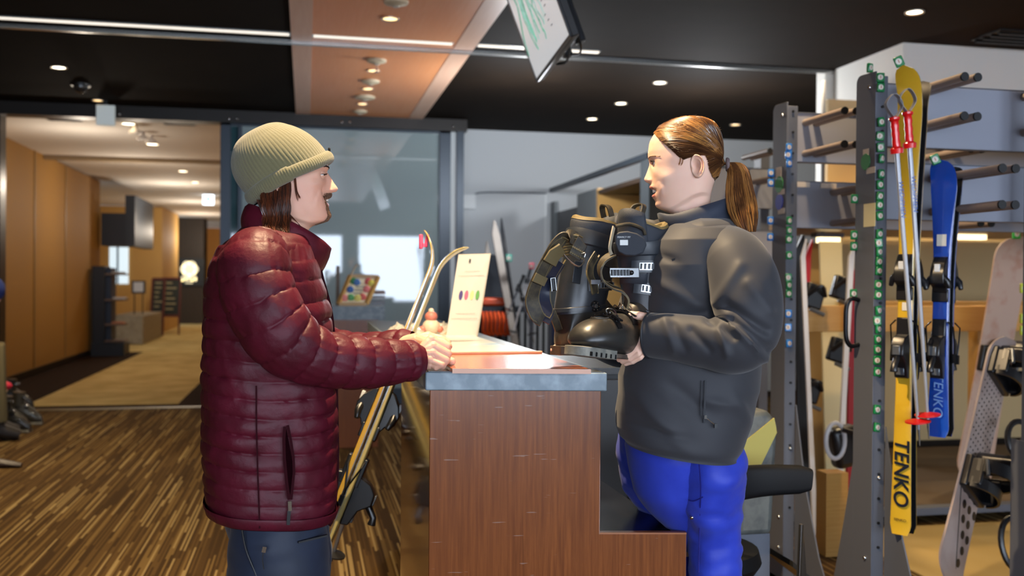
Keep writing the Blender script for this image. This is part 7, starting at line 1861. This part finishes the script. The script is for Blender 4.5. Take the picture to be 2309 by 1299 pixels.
# leaning skis, dark snowboard, orange crates and rack
Yl=8.6
def P8(x,y,d=0): return PY(x,y,Yl+d)
t=thing('snowboard','black rounded snowboard standing behind the paper notice','snowboard',P8(1105,760)); f=MB(); c=P8(1102,640,.5); 
f.prism([ (P8(1070+ (60 if s else 0)*0,0).x*0+P8(1108+34*math.cos(a),628,.5).x, Yl+.5, (P8(1102,640,.5).z+ .28*math.sin(a)) ) for s,a in [(0,PI*k/16) for k in range(17)]]+[(P8(1074,628,.5).x,Yl+.5,0.01),(P8(1142,628,.5).x,Yl+.5,.01)],(0,.02,0)); f.build('deck',mat('board_blackblue','0f141c',.35),t)
stand_board('pale ski leaning behind the notice with curled tip, longest one',1112,498,1164,790,Yl+.1,.07,.03,mat('ski_taupe','a09890',.4),'leaning_ski',.3)
stand_board('dark edged ski leaning beside the pale one behind notice',1128,492,1172,790,Yl+.16,.035,.03,m_bk,'leaning_ski',.3)
stand_board('slimmer pale ski leaning left of the longest one',1096,545,1126,790,Yl+.9,.05,.03,MATS['ski_taupe'],'leaning_ski',.3)
clip('teal clip on the leaning ski behind the notice',P8(1147,582,-.1),mat('clip_teal','2a9a86',.3),sc=1.8)
m_or=mat('orange_plastic','d9501a',.45)
a=P8(1086,672); b=P8(1140,690); tag(MB().bb(a.x,b.x,Yl,Yl+.3,b.z,a.z).build('orange_crate',m_or,bevel=.02),'orange crate on the dark stand behind the paper notice','crate')
t=thing('hook_stand','dark stand with a row of orange hooks behind the counter','rack',P8(1110,760))
a=P8(1075,691); b=P8(1290,704); MB().bb(a.x,b.x,Yl-.05,Yl+.35,b.z,a.z).build('stand_top',m_blackm,t)
for k in range(7):
    x=P8(1085+9*k,700).x; MB().tube(spline([(x,Yl-.06,b.z+.0),(x,Yl-.12,b.z-.06),(x,Yl-.10,b.z-.16),(x+.03,Yl-.06,b.z-.2)],4),.014,8).build('hook',m_or,t)
for k in range(16):
    x=P8(1078+14*k,700).x; MB().tube([(x,Yl+.1,b.z),(x,Yl+.1,0)],.012 if k%3 else .02,8).build('stand_bar',m_rack if k%3==0 else m_blackm,t)
for (x0,y0_,x1,y1_,l) in ((1198,600,1152,770,'white and red pole crossing behind the boots leaning right'),(1170,640,1205,775,'grey pole crossing behind the boots leaning left'),(1182,620,1140,720,'short silver pole beside the crossed ones')):
    make_pole(l,P8(x0,y0_,-.25),P8(x1,y1_,-.25),m_bind,m_wh if 'white' in l else m_rack,m_bind,gl=.16)
tag(MB().bb(P8(1285,0).x,P8(1345,0).x,Yl+.3,Yl+.6,0,P8(1200,700).z).build('blue_bin',mat('blue_bin','152b66',.5)),'dark blue bin low behind the ski boots','bin')
c=P8(1198,600,-.3); clip('pink clip on the crossed poles behind the boots',c,mk,sc=1.5)
# ================================================================== LEFT EDGE: SEATED PERSON CUT BY THE FRAME
FS=Frame(-40,628,8.2)
def S_(x,y,w=0): return FS(x,y,w)
mb=MB()
hd=S_(-22,662); fl=lambda p: Vector((p.x,p.y,0))
hip=S_(-105,800); kn_=S_(-14,790); sh=S_(-85,690)
gz=fl(S_(0,628,.0))
an=fl(S_(-6,628,0))+Vector((0,0,.1)); toe=fl(S_(32,628,0))+Vector((0,0,.04))
mb.ball(hd,.105,16,(.9,.8,1.1)); mb.tube([hd,sh],[.06,.07],12); mb.tube([sh,hip],[.17,.18],16,flat=.8)
for w in (-.12,.12):
    o=FS.f*w; mb.tube([hip+o,kn_+o],[.10,.075],12); mb.tube([kn_+o,an+o],[.07,.045],12); mb.tube([an+o,toe+o],[.05,.035],10)
for w in (-.2,.2):
    o=FS.f*w; el=S_(-60,760)+o; hn=S_(2,868)+o*.4; mb.tube([sh+o,el,hn],[.06,.05,.03],10)
    for k in range(5): mb.tube([hn,hn+FS.r*.05+Vector((0,0,-.05))+FS.f*(.02*(k-2))],[.012,.008],6)
vs,fs=remesh(mb,.016,5); mb2=MB(); mb2.add(vs,fs)
per=mb2.build('person',m_skin_m,smooth=60); tag(per,'seated person at left edge in blue beanie bending over boots, mostly cut off','person')
f=MB(); f.ball(hd+Vector((0,0,.035)),.118,16,(1,.9,1)); f.build('beanie',mat('blue_knit','12245c',.9),per)
f=MB(); f.tube([sh+Vector((0,0,.06)),sh.lerp(hip,.5),hip+Vector((0,0,.02))],[.16,.22,.21],20); 
for w in (-.2,.2): o=FS.f*w; f.tube([sh+o*.8,S_(-60,760)+o,S_(-8,845)+o*.5],[.085,.075,.055],12)
f.build('jacket',mat('navy_jacket','101a33',.7),per,smooth=60)
f=MB()
for w in (-.12,.12): o=FS.f*w; f.tube([hip+o,kn_+o+Vector((0,0,.01)),kn_.lerp(an,.9)+o],[.125,.098,.08],16)
f.build('trousers',mat('khaki','5d5233',.8),per,smooth=60)
for w in (-.12,.12):
    o=FS.f*w; f=MB(); f.tube([an+o+Vector((0,0,.06)),an+o,an.lerp(toe,.5)+o,toe+FS.r*.04+o],[.07,.075,.07,.05],14,flat=.9); f.build('shoe',mat('dark_shoe','1c1512',.5),per,smooth=60)
f=MB(); g0=S_(4,868,-.06); f.ball(g0,.075,12,(1.1,.7,.55)); f.build('red_glove',mat('red_glove','c81f3c',.5),per)
bn_=FS(-110,870); t=thing('bench','dark bench at left edge under the seated person','bench',(bn_.x,bn_.y,0)); MB().box((bn_.x-.1,bn_.y,.42),(.5,1.2,.06)).build('seat',m_black,t)
for dx in (-.25,.05):
    for dy in (-.5,.5): MB().box((bn_.x-.1+dx,bn_.y+dy,.195),(.04,.04,.39)).build('leg',m_black,t)
def floor_boot(label,px,py,s,m,yaw=0.):
    p=PZ(px,py,0); t=thing('floor_boot',label,'boot',p); R=Matrix.Rotation(yaw,3,'Z'); rings=[]
    for k in range(14):
        u=k/13; x=-.10+.30*u; h=.24*(1-u)**.7+.07 if u>.35 else .26; hw=.05*math.sin(PI*(.1+.8*u))**.4
        rings.append([p+R@Vector((x*s,hw*s*math.cos(a),(h/2+h/2*math.sin(a))*s)) for a in [2*PI*j/16 for j in range(16)]])
    f=MB(); f.loft(rings); sh_=f.build('shell',m,t,smooth=50)
    f=MB(); f.tube([p+R@Vector((-.03*s,0,.2*s)),p+R@Vector((-.02*s,0,.34*s))],[.055*s,.062*s],14); f.build('cuff',m,t)
    for z,x in ((.12,.10),(.20,.05),(.29,.04)): MB().box(p+R@Vector((x*s,-.04*s,z*s)),(.05*s,.03*s,.018*s),R).build('buckle',m_buck,t,bevel=.003)
    MB().box(p+R@Vector((.05*s,0,.012*s)),(.3*s,.10*s,.024*s),R).build('sole',m_sole,t,bevel=.004)
    return t
floor_boot('black ski boot on the floor at left edge, nearer one',18,975,.95,m_shell,-.1)
floor_boot('silver trimmed ski boot on floor just behind the nearer black one',48,958,.9,mat('boot_dark_silver','4c4a44',.3,.4),.1)
floor_boot('black ski boot on the carpet edge behind the silver trimmed one',30,925,.95,m_shell,.3)
p=PZ(8,1055,0); f=MB(); rings=[]
for k in range(10): u=k/9; x=-.16+.28*u; h=.07*(1-u)+.03; hw=.042*math.sin(PI*(.15+.72*u))**.5; rings.append([p+Vector((x,hw*math.cos(a),h/2+h/2*math.sin(a))) for a in [2*PI*j/12 for j in range(12)]])
f.loft(rings); tag(f.build('brown_shoe',mat('brown_shoe','2a1712',.4)),'dark brown shoe tip on the carpet at left edge','shoe')
